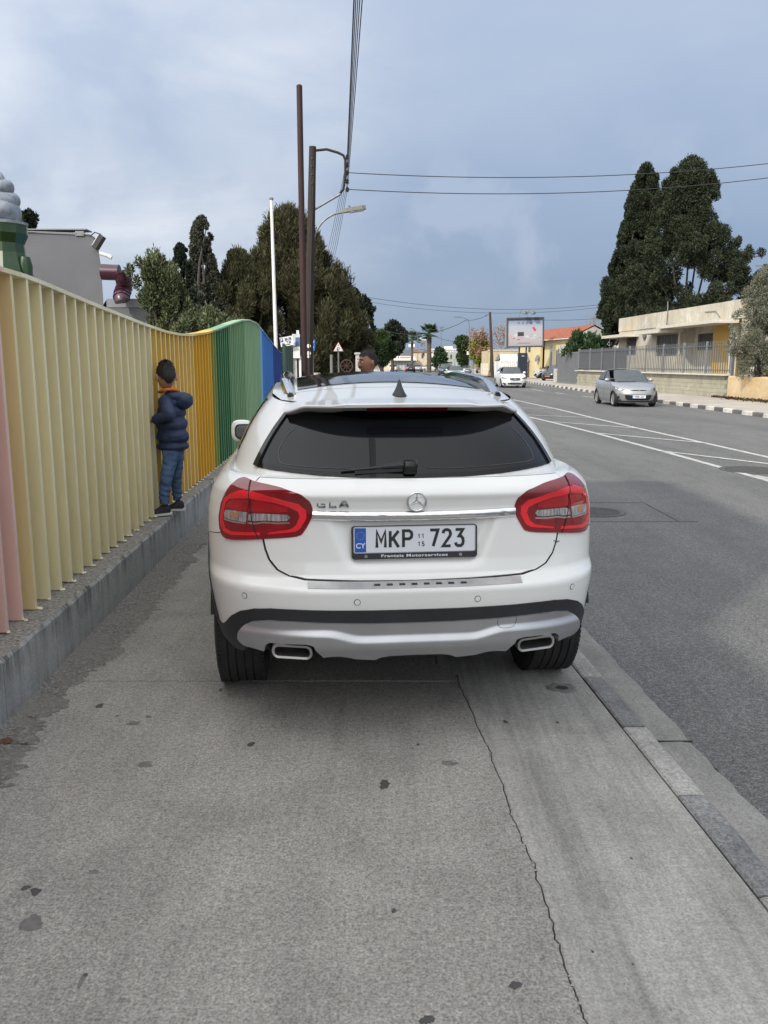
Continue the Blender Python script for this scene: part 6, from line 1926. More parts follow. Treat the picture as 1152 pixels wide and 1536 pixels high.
def palm(label, Y, px, pyb, pyt, rad, seed, thick):
    x0 = xat(px, pyb, Y); root = thing('palm_tree', label, 'palm tree', (x0, Y, 0)); h = zat(pyt, Y)
    prof = []; n = 26
    for k in range(n + 1): prof.append((thick * (1.15 - .25 * k / n + (.12 if k % 2 else 0)) * (1.15 if k > n - 7 else 1), h * k / n))
    mb = MB(); mb.lathe(prof, 12); mb.build('trunk', M_palmt, root)
    r = random.Random(seed)
    for k in range(26):
        a = r.uniform(0, 2 * math.pi); el = r.uniform(-.35, 1.25); L_ = rad * r.uniform(.8, 1.05); mb = MB()
        dirv = Vector((math.cos(a) * math.cos(el), math.sin(a) * math.cos(el), math.sin(el))); side = Vector((-math.sin(a), math.cos(a), 0))
        st = Vector((0, 0, h)); hub = st + dirv * L_ * .45
        mb.tube([st, hub], .02 * rad, 4)
        for q in range(13):     # a fan of pointed segments
            b_ = (q - 6) / 6 * 1.25; d2 = (dirv * math.cos(b_) + (side * math.sin(b_))).normalized(); tip = hub + d2 * L_ * .55 - Vector((0, 0, L_ * .10 * (1 + abs(b_) * .5)))
            w = side.cross(d2).cross(d2).normalized() * L_ * .03 if False else (d2.cross(Vector((0, 0, 1))).normalized() * L_ * .055)
            m_ = hub.lerp(tip, .55) + Vector((0, 0, L_ * .02)); mb.add([hub, m_ + w, tip, m_ - w], [(0, 1, 2, 3)])
        mb.build('frond', L_palm, root)
    return root


palm('short stout fan palm with a thick shaggy trunk at the junction', 150, 643.5, 553, 501, 2.5, 3, .36)
palm('smaller distant palm partly hidden behind the white roof tank', 196, 618, 540, 509, 2.8, 5, .26)
# ------------------------------------------------------------ right side: block wall, fence, bungalow, houses, billboard
M_block = m_concrete('concrete_block', (.30, .285, .22), (.39, .37, .29), .3, .3, 1.5)
M_mortar = pmat('mortar', (.20, .195, .16), .95)
M_fgrey = pmat('fence_grey_paint', (.105, .112, .12), .5, var=.1, scale=2)
M_fpale = pmat('fence_post_paint', (.17, .178, .185), .5)
WA = Vector((14.15, 61.5, 0)); WB = Vector((15.45, 37.6, 0)); WD = (WB - WA); WLEN = WD.length; WU = WD.normalized(); WNV = Vector((WU.y, -WU.x, 0))   # WNV points to the road
if WNV.x > 0: WNV = -WNV
WANG = math.atan2(WU.y, WU.x)


def wpt(s, off=0, z=0): return WA + WU * s + WNV * off + Vector((0, 0, z))


MW = Matrix.Translation(WA) @ Matrix.Rotation(WANG, 4, 'Z')       # local x along the wall toward the camera, local y toward the... house side sign below
sgn = 1 if (MW.to_3x3() @ Vector((0, 1, 0))).dot(WNV) > 0 else -1
bw = thing('block_wall', 'low cream concrete block wall carrying the grey picket fence', 'wall', (0, 0, 0))
z0w, bh, bl_ = .03, .198, .40
mb = MB(); mb.box(.01, WLEN - .01, min(-sgn * .01, -sgn * .19), max(-sgn * .01, -sgn * .19), z0w, z0w + bh * 5 + .001, M=MW); mb.build('mortar_bed', M_mortar, bw)
blockm = MB(); blockm.box(.004, bl_ - .004, -.006, .012, .004, bh - .004, bev=.003); bmesh_ = blockm.mesh('block', M_block)
blockh = MB(); blockh.box(.004, bl_ / 2 - .004, -.006, .012, .004, bh - .004, bev=.003); bmesh_h = blockh.mesh('block', M_block)
nb = int(WLEN / bl_)
cnt = 0; far_mb = MB(); rb = random.Random(3)
for row in range(5):
    for k in range(nb):
        s = k * bl_ + (bl_ / 2 if row % 2 else 0)
        if s + bl_ > WLEN: continue
        M = MW @ Matrix.Translation((s, sgn * rb.uniform(-.002, .002), z0w + row * bh))
        if s > WLEN - 24 * 1.0 and cnt < 290:
            o = mobj('block', bmesh_, bw); o.matrix_world = M; cnt += 1
        else: far_mb.box(.004, bl_ - .004, -.006, .012, .004, bh - .004, M=M)
if far_mb.v: o = far_mb.build('far_blocks', M_block, bw); o['kind'] = 'stuff'
mb = MB(); mb.box(0, WLEN, min(.02, -.2) if sgn < 0 else -.21, .22 if sgn < 0 else .03, z0w + bh * 5 + .002, z0w + bh * 5 + .06, M=MW); mb.build('coping', pmat('pale_coping', (.50, .48, .43), .85), bw)
ZT = z0w + bh * 5 + .06
pf = thing('picket_fence', 'grey steel picket fence with pale posts on top of the block wall', 'fence', (0, 0, 0))
pk = MB(); pk.box(-.036, .036, -.006, .006, 0, 1.40); pk.add([(-.036, -.006, 1.40), (.036, -.006, 1.40), (.036, .006, 1.40), (-.036, .006, 1.40), (0, 0, 1.44)], [(0, 1, 4), (1, 2, 4), (2, 3, 4), (3, 0, 4)]); pkm = pk.mesh('picket', M_fgrey)
npk = int(WLEN / .235)
for k in range(npk + 1):
    o = mobj('picket', pkm, pf); o.matrix_world = MW @ Matrix.Translation((.02 + k * .235, -sgn * .10, ZT + .06))
for z_ in (.16, 1.27):
    mb = MB(); mb.box(0, WLEN, -sgn * .10 - .035, -sgn * .10 - .006, ZT + z_, ZT + z_ + .045, M=MW); mb.build('rail', M_fgrey, pf)
for k in range(10):
    s = WLEN * k / 9; mb = MB(); mb.box(s - .035, s + .035, -sgn * .10 - .04, -sgn * .10 + .045, ZT, ZT + 1.52, M=MW); mb.build('fence_post', M_fpale, pf)
# sheeting behind the far bays
mb = MB(); mb.box(.05, WLEN * .42, -sgn * .16 - .004, -sgn * .16 + .004, ZT + .03, ZT + 1.42, M=MW); mb.build('grey_sheeting', pmat('grey_sheeting', (.135, .14, .145), .6), pf)
# side return of the fence at the near end
rt_ = thing('fence_return', 'dark end posts and short side run of the picket fence beside the olive tree', 'fence')
for k in range(5):
    o = mobj('picket', pkm, rt_); o.matrix_world = MW @ Matrix.Translation((WLEN + .12 + .0 * k, -sgn * (.12 + k * .5), ZT + .06)) @ Matrix.Rotation(R(90), 4, 'Z')
for k in (0, 1): mb = MB(); mb.box(WLEN + .06, WLEN + .15, -sgn * (.1 + k * 2.4) - .045, -sgn * (.1 + k * 2.4) + .045, ZT - .05, ZT + 1.55, M=MW); mb.build('end_post', M_fgrey, rt_)
mb = MB(); mb.box(WLEN + .09, WLEN + .11, min(-sgn * .1, -sgn * 2.5), max(-sgn * .1, -sgn * 2.5), ZT + 1.2, ZT + 1.25, M=MW); mb.build('rail', M_fgrey, rt_)

# ochre garden wall with red graffiti
t = NT('peeling_ochre_render'); co = t.coord(kind='World'); a_ = t.noise(co, 1.6, 8, .7, .6); b_ = t.noise(co, 7, 8, .7)
c_ = t.ramp(a_, [(.35, (.50, .34, .17)), (.62, (.58, .46, .28))]); c_ = t.mix(t.ramp(b_, [(.54, 0.), (.66, .8)]), c_, (.55, .51, .42))
t.set(Base_Color=c_, Roughness=.92); t.bump(b_, .3, .01); M_ochre = t.m
ow = thing('ochre_wall', 'peeling ochre rendered garden wall with faded red graffiti under the olive tree', 'wall')
OW0 = WB + WU * .02; OWL = 13.0; MO = Matrix.Translation(OW0) @ Matrix.Rotation(WANG, 4, 'Z')
mb = MB(); rows = []
for k in range(40):
    x_ = .01 + OWL * k / 39; e = .02 * math.sin(k * .9) + rb.uniform(-.015, .015)
    rows.append([MO @ Vector((x_, y_, z_)) for y_, z_ in ((sgn * .04, 0.0), (sgn * .035, .95 + e * .4), (sgn * .01, 1.0 + e), (-sgn * .20, 1.0 + e), (-sgn * .22, 0.))])
mb.grid(rows); mb.f.append((0, 1, 2, 3, 4)); mb.mi.append(0); mb.f.append(tuple(39 * 5 + q for q in (4, 3, 2, 1, 0))); mb.mi.append(0)
mb.build('wall', M_ochre, ow, fixn=True)
M_graf = pmat('red_graffiti', (.34, .12, .09), .8, var=.3, scale=6)
GR = {'r': [[(0, 0), (0, 1)], [(0, .5), (.5, .95), (.9, .7)]], 'o': [[(.5, 0), (0, .3), (.05, .8), (.5, 1), (.95, .7), (.9, .2), (.5, 0)]], 'd': [[(.9, 1.3), (.9, 0)], [(.9, .3), (.4, 0), (0, .3), (.1, .8), (.5, .95), (.9, .7)]], 'l': [[(.3, 1.4), (.3, .1), (.6, 0)]], 'e': [[(0, .5), (.9, .55), (.7, .95), (.3, .95), (0, .5), (.3, .05), (.9, .1)]]}
x_ = 4.0
for ch in 'rodele':
    mb = MB()
    for st in GR[ch]:
        pts = crom([MO @ Vector((x_ + a * .34 + rb.uniform(-.02, .02), sgn * .045, .28 + b * .42 + rb.uniform(-.02, .02))) for a, b in st], 3) if len(st) > 2 else [MO @ Vector((x_ + a * .34, sgn * .045, .28 + b * .42)) for a, b in st]
        mb.tube(pts, .022, 4)
    mb.build('graffiti_letter', M_graf, ow); x_ += .44
# fallen leaves and weeds at the foot
r = np.random.default_rng(5); n = 2600; s_ = r.uniform(-1.2, 12, n); of = .06 + np.abs(r.normal(0, .28, n)) * (.35 + .65 * (s_ > 1)); P = np.array([tuple(MO @ Vector((a, sgn * b, .045 + abs(c)))) for a, b, c in zip(s_, of, r.normal(0, .03, n))])
leaves('fallen_leaves', P, r.normal(0, 1, (n, 3)) + np.array([0, 0, .6]), .085, leafmat('leaf_litter', (.02, .014, .009), (.09, .06, .035), .9), None, 5, .6, kind='stuff')

# sliding gate and its pillar
gt = thing('sliding_gate', 'flat grey sheet metal sliding gate at the far end of the block wall', 'gate')
GL = 6.3; MG = Matrix.Translation(WA + WU * -.05) @ Matrix.Rotation(WANG, 4, 'Z')
for k in range(14): mb = MB(); mb.box(-GL + k * GL / 14 + .01, -GL + (k + 1) * GL / 14 - .01, -sgn * .12 - .012, -sgn * .12 + .012 + (.006 if k % 2 else 0), .12, 2.30, M=MG); mb.build('sheet', pmat('gate_grey', (.125, .13, .137), .55, var=.08, scale=2), gt)
mb = MB(); mb.box(-GL, -.02, -sgn * .12 - .03, -sgn * .12 + .03, 2.302, 2.40, M=MG); mb.build('top_rail', M_fpale, gt)
mb = MB(); mb.box(-GL, -.02, -sgn * .12 - .03, -sgn * .12 + .03, .04, .118, M=MG); mb.build('bottom_rail', M_fpale, gt)
for x_ in (-GL - .06, -.02): mb = MB(); mb.box(x_ - .05, x_ + .05, -sgn * .12 - .06, -sgn * .12 + .06, .03, 2.62, M=MG); mb.build('gate_post', M_fpale if x_ > -1 else M_fgrey, gt)
gp_ = thing('low_pier', 'squat pale concrete pier with a steel post left of the grey gate', 'pier'); c = gp(836, 574, .03)
mb = MB(); mb.box(-.28, .28, -.3, .3, 0, 1.12, M=Matrix.Translation(c), bev=.02); mb.build('pier', M_stone, gp_)
mb = MB(); mb.box(-.05, .05, -.05, .05, 1.122, 2.7, M=Matrix.Translation(c + Vector((.02, 0, 0)))); mb.build('steel_post', M_fgrey, gp_)

# bungalow
t = NT('flaking_limewash'); co = t.coord(kind='World'); a_ = t.noise(co, .55, 9, .72, .8); b_ = t.noise(co, 2.6, 8, .7, .4); st_ = t.noise(t.coord((3, 3, .5), 'World'), 1.2, 7, .7)
c_ = t.ramp(a_, [(.36, (.56, .53, .45)), (.54, (.42, .385, .31)), (.64, (.52, .41, .25))]); c_ = t.mix(t.ramp(b_, [(.47, 0.), (.62, .75)]), c_, (.40, .37, .31)); c_ = t.mix(t.ramp(st_, [(.48, 0.), (.68, .65)]), c_, (.26, .24, .21))
t.set(Base_Color=c_, Roughness=.92); t.bump(b_, .2, .01); M_lime = t.m
M_yellow = pmat('ochre_yellow_wall', (.52, .34, .09), .85, var=.15, scale=.8, dirt=(.42, .30, .14))
M_shut = pmat('dark_window', (.05, .05, .05), .3)
M_bars = pmat('window_bars', (.16, .16, .155), .5)
M_slabu = pmat('pale_soffit', (.52, .49, .42), .85)
hb = thing('bungalow', 'flat roofed old bungalow with flaking cream render, awning slabs and a yellow porch wall', 'building')
F0 = Vector((at(930, 478, 62.5).x, 62.5, 0)); F1 = Vector((at(1108, 460, 44).x, 44.0, 0)); FD = (F1 - F0); FL = FD.length + 7; fa = math.atan2(FD.y, FD.x)
MH = Matrix.Translation(F0) @ Matrix.Rotation(fa, 4, 'Z'); hs = 1 if (MH.to_3x3() @ Vector((0, 1, 0))).x > 0 else -1   # hs: local y sign pointing into the house
ztop = at(930, 478, 62.5).z
def hx(px):   # local x on the facade for a pixel column
    d = ray(px, 520); n_ = Vector((FD.y, -FD.x, 0)).normalized(); t_ = (F0.dot(n_)) / (Vector((d.x, d.y, 0)).dot(n_)); return (Vector((d.x * t_, d.y * t_, 0)) - F0).dot(FD.normalized())


def hz(px, py):
    s = hx(px); P_ = F0 + FD.normalized() * s; return at(px, py, P_.y).z


def hbox(nm, x0, x1, y0, y1, z0, z1, m, par=hb, bev=0):
    a, b = sorted((hs * y0, hs * y1)); mb = MB(); mb.box(x0, x1, a, b, z0, z1, M=MH, bev=bev); return mb.build(nm, m, par)


xs_ = [hx(p) for p in (930, 940, 951, 975, 983, 1009, 1018, 1024, 1055, 1063)]
xw0, xw1 = hx(933), hx(951); xv0, xv1 = hx(984), hx(1016); xd0, xd1 = hx(1029), hx(1057); xp = hx(1020); xe = FL
zw0, zw1 = hz(942, 533), hz(942, 506); zv0, zv1 = hz(1000, 534), hz(1000, 502)
hbox('wall', 0, xw0 + .3, 0, 8, 0, ztop - .9, M_lime)
# front wall built round the openings
def wall_open(x0, x1, ops, ztp, y0=0, y1=.25, m=M_lime):
    x = x0
    for (a, b, za, zb) in ops:
        if a > x: hbox('wall', x, a, y0, y1, 0, ztp, m)
        hbox('wall', a, b, y0, y1, 0, za, m); hbox('wall', a, b, y0, y1, zb, ztp, m); x = b
    if x < x1: hbox('wall', x, x1, y0, y1, 0, ztp, m)


for o in [o for o in hb.children if o.name.startswith('wall')]: bpy.data.objects.remove(o)
zc_ = ztop - .95
wall_open(0, xp, [(xw0 + .9, xw1 + .4, zw0, zw1), (xv0, xv1, zv0, zv1)], zc_)
hbox('side_wall', -.0, .25, .252, 9, 0, zc_, M_lime); hbox('back_wall', .25, FL, 8.75, 9, 0, zc_, M_lime)
# porch recess
wall_open(xp, hx(1055), [(xd0 - .2, xd1 - .7, zw0 + .2, hz(1040, 500))], zc_, .75, .95)
hbox('porch_side', xp, xp + .22, .252, .748, 0, zc_, M_lime)
hbox('porch_wall', hx(1055), hx(1110), .55, .75, 0, zc_, M_yellow)
hbox('wall', hx(1110), FL, 0, .25, 0, zc_, M_lime)
hbox('porch_column', hx(1096), hx(1100), -.1, .2, 0, zc_, M_slabu)
hbox('parapet', -.05, FL + .05, -.05, .3, zc_ + .002, ztop, M_lime); hbox('roof', -.04, FL + .04, .302, 9.05, zc_ + .003, zc_ + .35, M_slabu)
hbox('parapet', -.05, .3, .302, 9.05, zc_ + .352, ztop, M_lime)
za = hz(940, 507)
hbox('window_awning', hx(921), hx(958), -1.0, -.002, za + .02, za + .22, M_slabu); hbox('window_awning', hx(977), hx(1023), -1.0, -.002, hz(1000, 500), hz(1000, 500) + .2, M_slabu)
zp = hz(1040, 491); hbox('porch_roof', hx(1014), hx(1106), -1.3, -.003, zp, zp + .17, M_slabu)
for (a, b, c, d, y_) in ((xw0 + .9, xw1 + .4, zw0, zw1, .12), (xv0, xv1, zv0, zv1, .12), (xd0 - .2, xd1 - .7, zw0 + .2, hz(1040, 500), .86)):
    w_ = hbox('window', a, b, y_, y_ + .04, c, d, M_shut)
    n_ = 9
    for k in range(n_ + 1):
        x_ = a + (b - a) * k / n_; hbox('bar', x_ - .02, x_ + .02, y_ - .06, y_ - .02, c, d, M_bars, w_)
    hbox('crossbar', a, b, y_ - .075, y_ - .062, (c + d) / 2 - .02, (c + d) / 2 + .02, M_bars, w_); hbox('crossbar', a, b, y_ - .075, y_ - .062, c + .05, c + .09, M_bars, w_)
p = MH @ Vector((hx(967), -.06 * hs, hz(967, 503))); mb = MB(); mb.lathe([(.28, -.05), (.28, .05)], 16, M=Matrix.Translation(p) @ Matrix.Rotation(R(90), 4, 'Y')); mb.build('satellite_dish', M_fgrey, hb)
pts = [(1000, 452), (1000.5, 472), (1000, 487), (1008, 488), (1014, 487)]
mb = MB(); mb.tube([MH @ Vector((hx(a), -hs * .09, hz(a, b))) for a, b in pts], .035, 5); mb.build('aerial_mast', M_galv, hb)
mb = MB(); mb.tube([MH @ Vector((hx(a), -hs * .09, hz(a, b))) for a, b in [(1056, 468), (1072, 467), (1079, 476)]], .02, 5); mb.build('pipe', M_galv, hb)
hbox('wall_pipe', hx(1020.5), hx(1021.3), -.12, -.055, zw0, zc_ - .1, M_slabu)

# yellow house with red tiled roof
M_yel2 = pmat('cream_yellow_wall', (.56, .47, .28), .88, var=.06, scale=.5)
M_tile = pmat('red_roof_tile', (.24, .078, .048), .85, var=.25, scale=3)
M_grend = pmat('pale_grey_gable', (.46, .45, .43), .9, var=.1, scale=.8)
hy = thing('yellow_house', 'single storey pale yellow house with a red tiled roof and grey gable', 'house')
HC = Vector((at(859, 505, 82).x, 82, 0)); HU = Vector((.19, -.98, 0)).normalized()      # near corner; HU runs along the road side toward the camera
def hyx(px):
    d = ray(px, 520); n_ = Vector((HU.y, -HU.x, 0)); t_ = HC.dot(n_) / Vector((d.x, d.y, 0)).dot(n_); return (Vector((d.x * t_, d.y * t_, 0)) - HC).dot(HU)


LW_ = -hyx(778); DP = 4.4
MYH = Matrix.Translation(HC - HU * LW_) @ Matrix.Rotation(math.atan2(HU.y, HU.x), 4, 'Z')
zE = at(859, 505, 82).z; zR = zE + 1.0
YH = 88.
def yb(nm, x0, x1, y0, y1, z0, z1, m, par=hy): mb = MB(); mb.box(x0, x1, y0, y1, z0, z1, M=MYH); return mb.build(nm, m, par)


fx = lambda px: hyx(px) + LW_
d0, d1 = fx(818), fx(829); s0 = fx(811)
yb('wall', 0, s0, .0, .25, 0, zE, M_yel2); yb('wall', s0, fx(828.5), .45, .65, 0, zE, M_yel2); yb('wall', fx(828.5), LW_, .0, .25, 0, zE, M_yel2); yb('wall', fx(828.5) , fx(828.5) + .2, .252, .448, 0, zE, M_yel2)
yb('wall', LW_ - .25, LW_, .252, DP, 0, zE, M_grend); yb('wall', 0, .25, .252, DP, 0, zE, M_yel2); yb('wall', .25, LW_ - .25, DP - .25, DP, 0, zE, M_yel2)
dz1 = at(825, 521, YH).z; dd = yb('door', d0 + .3, d1 - .3, .38, .448, 0, dz1, pmat('grey_blue_door', (.22, .27, .30), .5)); yb('door_glass', d0 + .75, d1 - .6, .34, .379, .3, dz1 - .5, M_shut, dd)
w_ = yb('window', fx(840.5), fx(848), -.03, -.002, at(844, 527, YH).z, at(844, 519, YH).z, pmat('pale_shutter', (.55, .58, .6), .5))
for k in range(4): x_ = fx(840.5) + (fx(848) - fx(840.5)) * (k + .5) / 4; yb('bar', x_ - .03, x_ + .03, -.06, -.031, at(844, 527, YH).z, at(844, 519, YH).z, M_bars, w_)
yb('window', fx(793), fx(796), -.03, -.002, at(794, 527, YH).z, at(794, 519, YH).z, M_shut)
mb = MB(); mb.add([MYH @ Vector(p_) for p_ in [(LW_ - .24, 0, zE + .002), (LW_ - .24, DP, zE + .002), (LW_ - .24, DP / 2, zR), (LW_ + .02, 0, zE + .002), (LW_ + .02, DP, zE + .002), (LW_ + .02, DP / 2, zR)]], [(0, 2, 1), (3, 4, 5), (0, 3, 5, 2), (1, 2, 5, 4), (0, 1, 4, 3)]); mb.build('gable', M_grend, hy)
for side in (0, 1):    # ribbed tile slopes
    mb = MB(); n_ = 60; rows = []
    for k in range(n_ * 2 + 1):
        x_ = -.4 + (LW_ + .1 + .4) * k / (n_ * 2); dz_ = .05 * (k % 2)
        ya, yb_ = (-.45, DP / 2) if side == 0 else (DP + .45, DP / 2)
        sl_ = (zR - zE) / (DP / 2); rows.append([MYH @ Vector((x_, ya, zE - .45 * sl_ + .10 + dz_)), MYH @ Vector((x_, yb_, zR + .14 + dz_))])
    mb.grid(rows); mb.grid([[r_[0] - Vector((0, 0, .12)), r_[0]] for r_ in rows]); mb.build('roof', M_tile, hy)
yb('gutter', -.3, LW_ + .05, -.5, -.4, zE - .22, zE - .12, M_slabu)
mb = MB(); mb.lathe([(.4, -.03), (.36, .03)], 14, M=MYH @ Matrix.Translation((fx(809.5), -.3, at(809, 537, YH).z)) @ Matrix.Rotation(R(70), 4, 'X')); mb.build('satellite_dish', M_fpale, hy)
# second roof and grey gable behind it
h2 = thing('grey_gabled_house', 'plain grey gabled house with a bit of red roof between the yellow house and bungalow', 'house')
Y2_ = 104.; pr = [(862, 560), (862, 505), (891, 491), (918, 504), (918, 560)]
mb = MB(); prf = [(xat(a, b, Y2_), max(0, zat(b, Y2_))) for a, b in pr]; prf = [(prf[0][0], 0)] + prf[1:4] + [(prf[4][0], 0)]
mb.prism(prf, 0, 6, M=Matrix(((1, 0, 0, 0), (0, 0, 1, Y2_), (0, 1, 0, 0), (0, 0, 0, 1)))); mb.build('wall', M_grend, h2, fixn=True)
Y3_ = 92.; mb = MB(); prf = [(xat(898, 560, Y3_), 0), (xat(898, 521, Y3_), zat(521, Y3_)), (xat(913, 503, Y3_), zat(505, Y3_)), (xat(930, 503, Y3_), zat(505, Y3_)), (xat(930, 560, Y3_), 0)]
mb.prism(prf, 0, 5, M=Matrix(((1, 0, 0, 0), (0, 0, 1, Y3_), (0, 1, 0, 0), (0, 0, 0, 1)))); mb.build('annex_wall', M_grend, h2, fixn=True)
A_, B_, C_, D_ = at(880, 512, Y3_ + .5), at(898, 520.5, Y3_), at(913, 503.5, Y3_), at(900, 502, Y3_ + 1.5)
mb = MB(); mb.add([A_, B_, C_, D_] + [v - Vector((0, 0, .12)) for v in (A_, B_, C_, D_)], [(0, 1, 2, 3), (7, 6, 5, 4), (0, 4, 5, 1), (1, 5, 6, 2), (2, 6, 7, 3), (3, 7, 4, 0)]); mb.build('roof', M_tile, h2)
for k in range(3):
    p = at(900 + k * 4, 495 + k * 1.5, Y2_ + .4); mb = MB(); mb.box(p.x - .15, p.x + .15, Y2_ + .3, Y2_ + .6, p.z - .9, p.z + .25); mb.build('chimney', M_white, h2)

# ochre building with flat roof, awning, tent, pole
ob = thing('ochre_shop', 'flat roofed weathered ochre building behind the wooden pole', 'building')
YO = 104.; oz = at(750, 526, YO).z; M_och2 = pmat('weathered_ochre', (.47, .39, .24), .9, var=.15, scale=.8, dirt=(.38, .31, .2))
def opn(nm, pxa, pya, pxb, pyb, y0, y1, m, par=ob, Y=YO):
    a, b = at(pxa, pya, Y), at(pxb, pyb, Y); mb = MB(); mb.box(a.x, b.x, Y + y0, Y + y1, max(0, min(a.z, b.z)), max(a.z, b.z)); return mb.build(nm, m, par)


opn('wall', 732.5, 526, 777, 572, 0, 7, M_och2); opn('parapet', 732, 524.5, 777.5, 526, -.1, .3, M_slabu)
opn('door', 735, 534, 738.5, 558, -.03, -.002, M_shut); opn('window', 747.5, 532, 757, 541, -.03, -.002, M_shut)
tw_ = thing('white_cabin', 'small whitewashed block at the foot of the ochre building', 'building'); opn('wall', 724, 545, 732.3, 562, 0, 2, pmat('cream_wall', (.58, .53, .42), .9), tw_, 101.)
tn = thing('white_tent', 'white canvas market tent behind the white saloon', 'tent'); YT = 92.
M_canvas = pmat('white_canvas', (.70, .70, .69), .8, var=.05, scale=1.5)
tl_, tr_ = xat(749, 540, YT), xat(778, 540, YT); zt_, zm_ = zat(531, YT), zat(541.5, YT)
rows = []
for k in range(13):
    f = k / 12; x_ = tl_ + (tr_ - tl_) * f; rows.append([Vector((x_, YT, zm_ - .05 * abs(math.sin(f * 9)))), Vector((x_ + (1.2 if k == 0 else 0), YT + 1.6, zt_)), Vector((x_ + (1.2 if k == 0 else 0), YT + 2.2, zt_)), Vector((x_, YT + 4, zm_))])
mb = MB(); mb.grid(rows); mb.build('roof', M_canvas, tn)
mb = MB(); mb.grid([[Vector((tl_ + (tr_ - tl_) * k / 30, YT + .05 + .06 * math.sin(k * 2.1), z_)) for z_ in (0, zm_ * .5, zm_ - .03)] for k in range(31)]); mb.grid([[Vector((tl_, YT + .05 + 4 * k / 10, z_)) for z_ in (0, zm_ - .03)] for k in range(11)]); mb.build('side_curtain', M_canvas, tn)
t2 = thing('brown_awning', 'small brown shed roof and clutter right of the billboard pillar', 'shed'); YA = 93.
mb = MB(); A_, B_, C_, D_ = at(790, 530, YA + 1), at(801, 540.5, YA), at(801, 542, YA), at(789, 541, YA); mb.add([A_, B_, C_, D_, A_ + Vector((0, 2, 0)), B_ + Vector((0, 2, 0))], [(0, 1, 2, 3), (0, 4, 5, 1)]); mb.build('roof', M_wood2, t2)
a, b = at(789, 542, YA), at(800, 558, YA); mb = MB(); mb.box(a.x, b.x, YA + .2, YA + 2, 0, a.z - .05); mb.build('wall', pmat('clutter_brown', (.10, .07, .05), .9, var=.6, scale=8), t2)
mb = MB(); p = at(801, 541, YA); mb.box(p.x - .06, p.x + .06, YA - .05, YA + .05, 0, p.z); mb.build('post', M_white, t2)

# billboard
bb = thing('billboard', 'large framed billboard with a pale advert on a dark pillar, two lamps above', 'billboard')
YBB = 84.; a, b = at(760.5, 476, YBB), at(815, 521, YBB); bwid, bhei = b.x - a.x, a.z - b.z; cbb = (a + b) / 2
MBB = Matrix.Translation((cbb.x, YBB, cbb.z)) @ Matrix.Rotation(R(-3), 4, 'Z') @ Matrix.Rotation(R(90), 4, 'X') @ Matrix.Rotation(R(1.2), 4, 'Z')
M_bframe = pmat('billboard_frame', (.045, .05, .055), .5); M_cab = pmat('billboard_cabinet', (.20, .23, .22), .5)
mb = MB(); mb.box(-bwid / 2 - .12, bwid / 2, -bhei / 2, bhei / 2, -.45, -.02, M=MBB); mb.build('cabinet', M_cab, bb)
fw_ = .14
for (x0, x1, y0, y1) in ((-bwid / 2, bwid / 2, bhei / 2 - fw_, bhei / 2), (-bwid / 2, bwid / 2, -bhei / 2, -bhei / 2 + fw_), (-bwid / 2, -bwid / 2 + fw_, -bhei / 2 + fw_ + .002, bhei / 2 - fw_ - .002), (bwid / 2 - fw_, bwid / 2, -bhei / 2 + fw_ + .002, bhei / 2 - fw_ - .002)):
    mb = MB(); mb.box(x0, x1, y0, y1, -.018, .10, M=MBB); mb.build('frame_bar', M_bframe, bb)
t = NT('advert_print'); co = t.coord((1, 1, 1), 'Generated'); sp = t.n.new('ShaderNodeSeparateXYZ'); t.l.new(co, sp.inputs[0])
t.set(Base_Color=t.ramp(sp.outputs[2], [(0, (.30, .27, .28)), (.35, (.36, .35, .37)), (.7, (.33, .35, .40)), (.9, (.17, .22, .34)), (1, (.09, .13, .25))]), Roughness=.35)
mb = MB(); mb.box(-bwid / 2 + fw_, bwid / 2 - fw_, -bhei / 2 + fw_, bhei / 2 - fw_, -.016, .01, M=MBB); ad = mb.build('advert', t.m, bb)
iw, ih = bwid - 2 * fw_, bhei - 2 * fw_
mb = MB(); mb.box(-iw / 2, iw / 2, ih / 2 - .16, ih / 2 - .01, .012, .02, M=MBB); mb.build('top_band', M_bframe, ad)
text_obj('lettering', 'N U K U', .30, pmat('advert_navy', (.05, .07, .14), .5), ad, MBB @ Matrix.Translation((-.05, ih / 2 - .42, .0125)), .002, bold=.008, spacing=1.35)
text_obj('lettering', 'A NEW COLLECTION', .13, pmat('advert_grey', (.10, .09, .10), .5), ad, MBB @ Matrix.Translation((-.1, -ih / 2 + .26, .0125)), .002, bold=.004)
def adbox(nm, u, v, w, h, m, ang=0, th=.016):
    mb = MB(); mb.box(-w / 2, w / 2, -h / 2, h / 2, .011, th, M=MBB @ Matrix.Translation(((u - .5) * iw, (.5 - v) * ih, 0)) @ Matrix.Rotation(R(ang), 4, 'Z'), bev=0); mb.build(nm, m, ad)


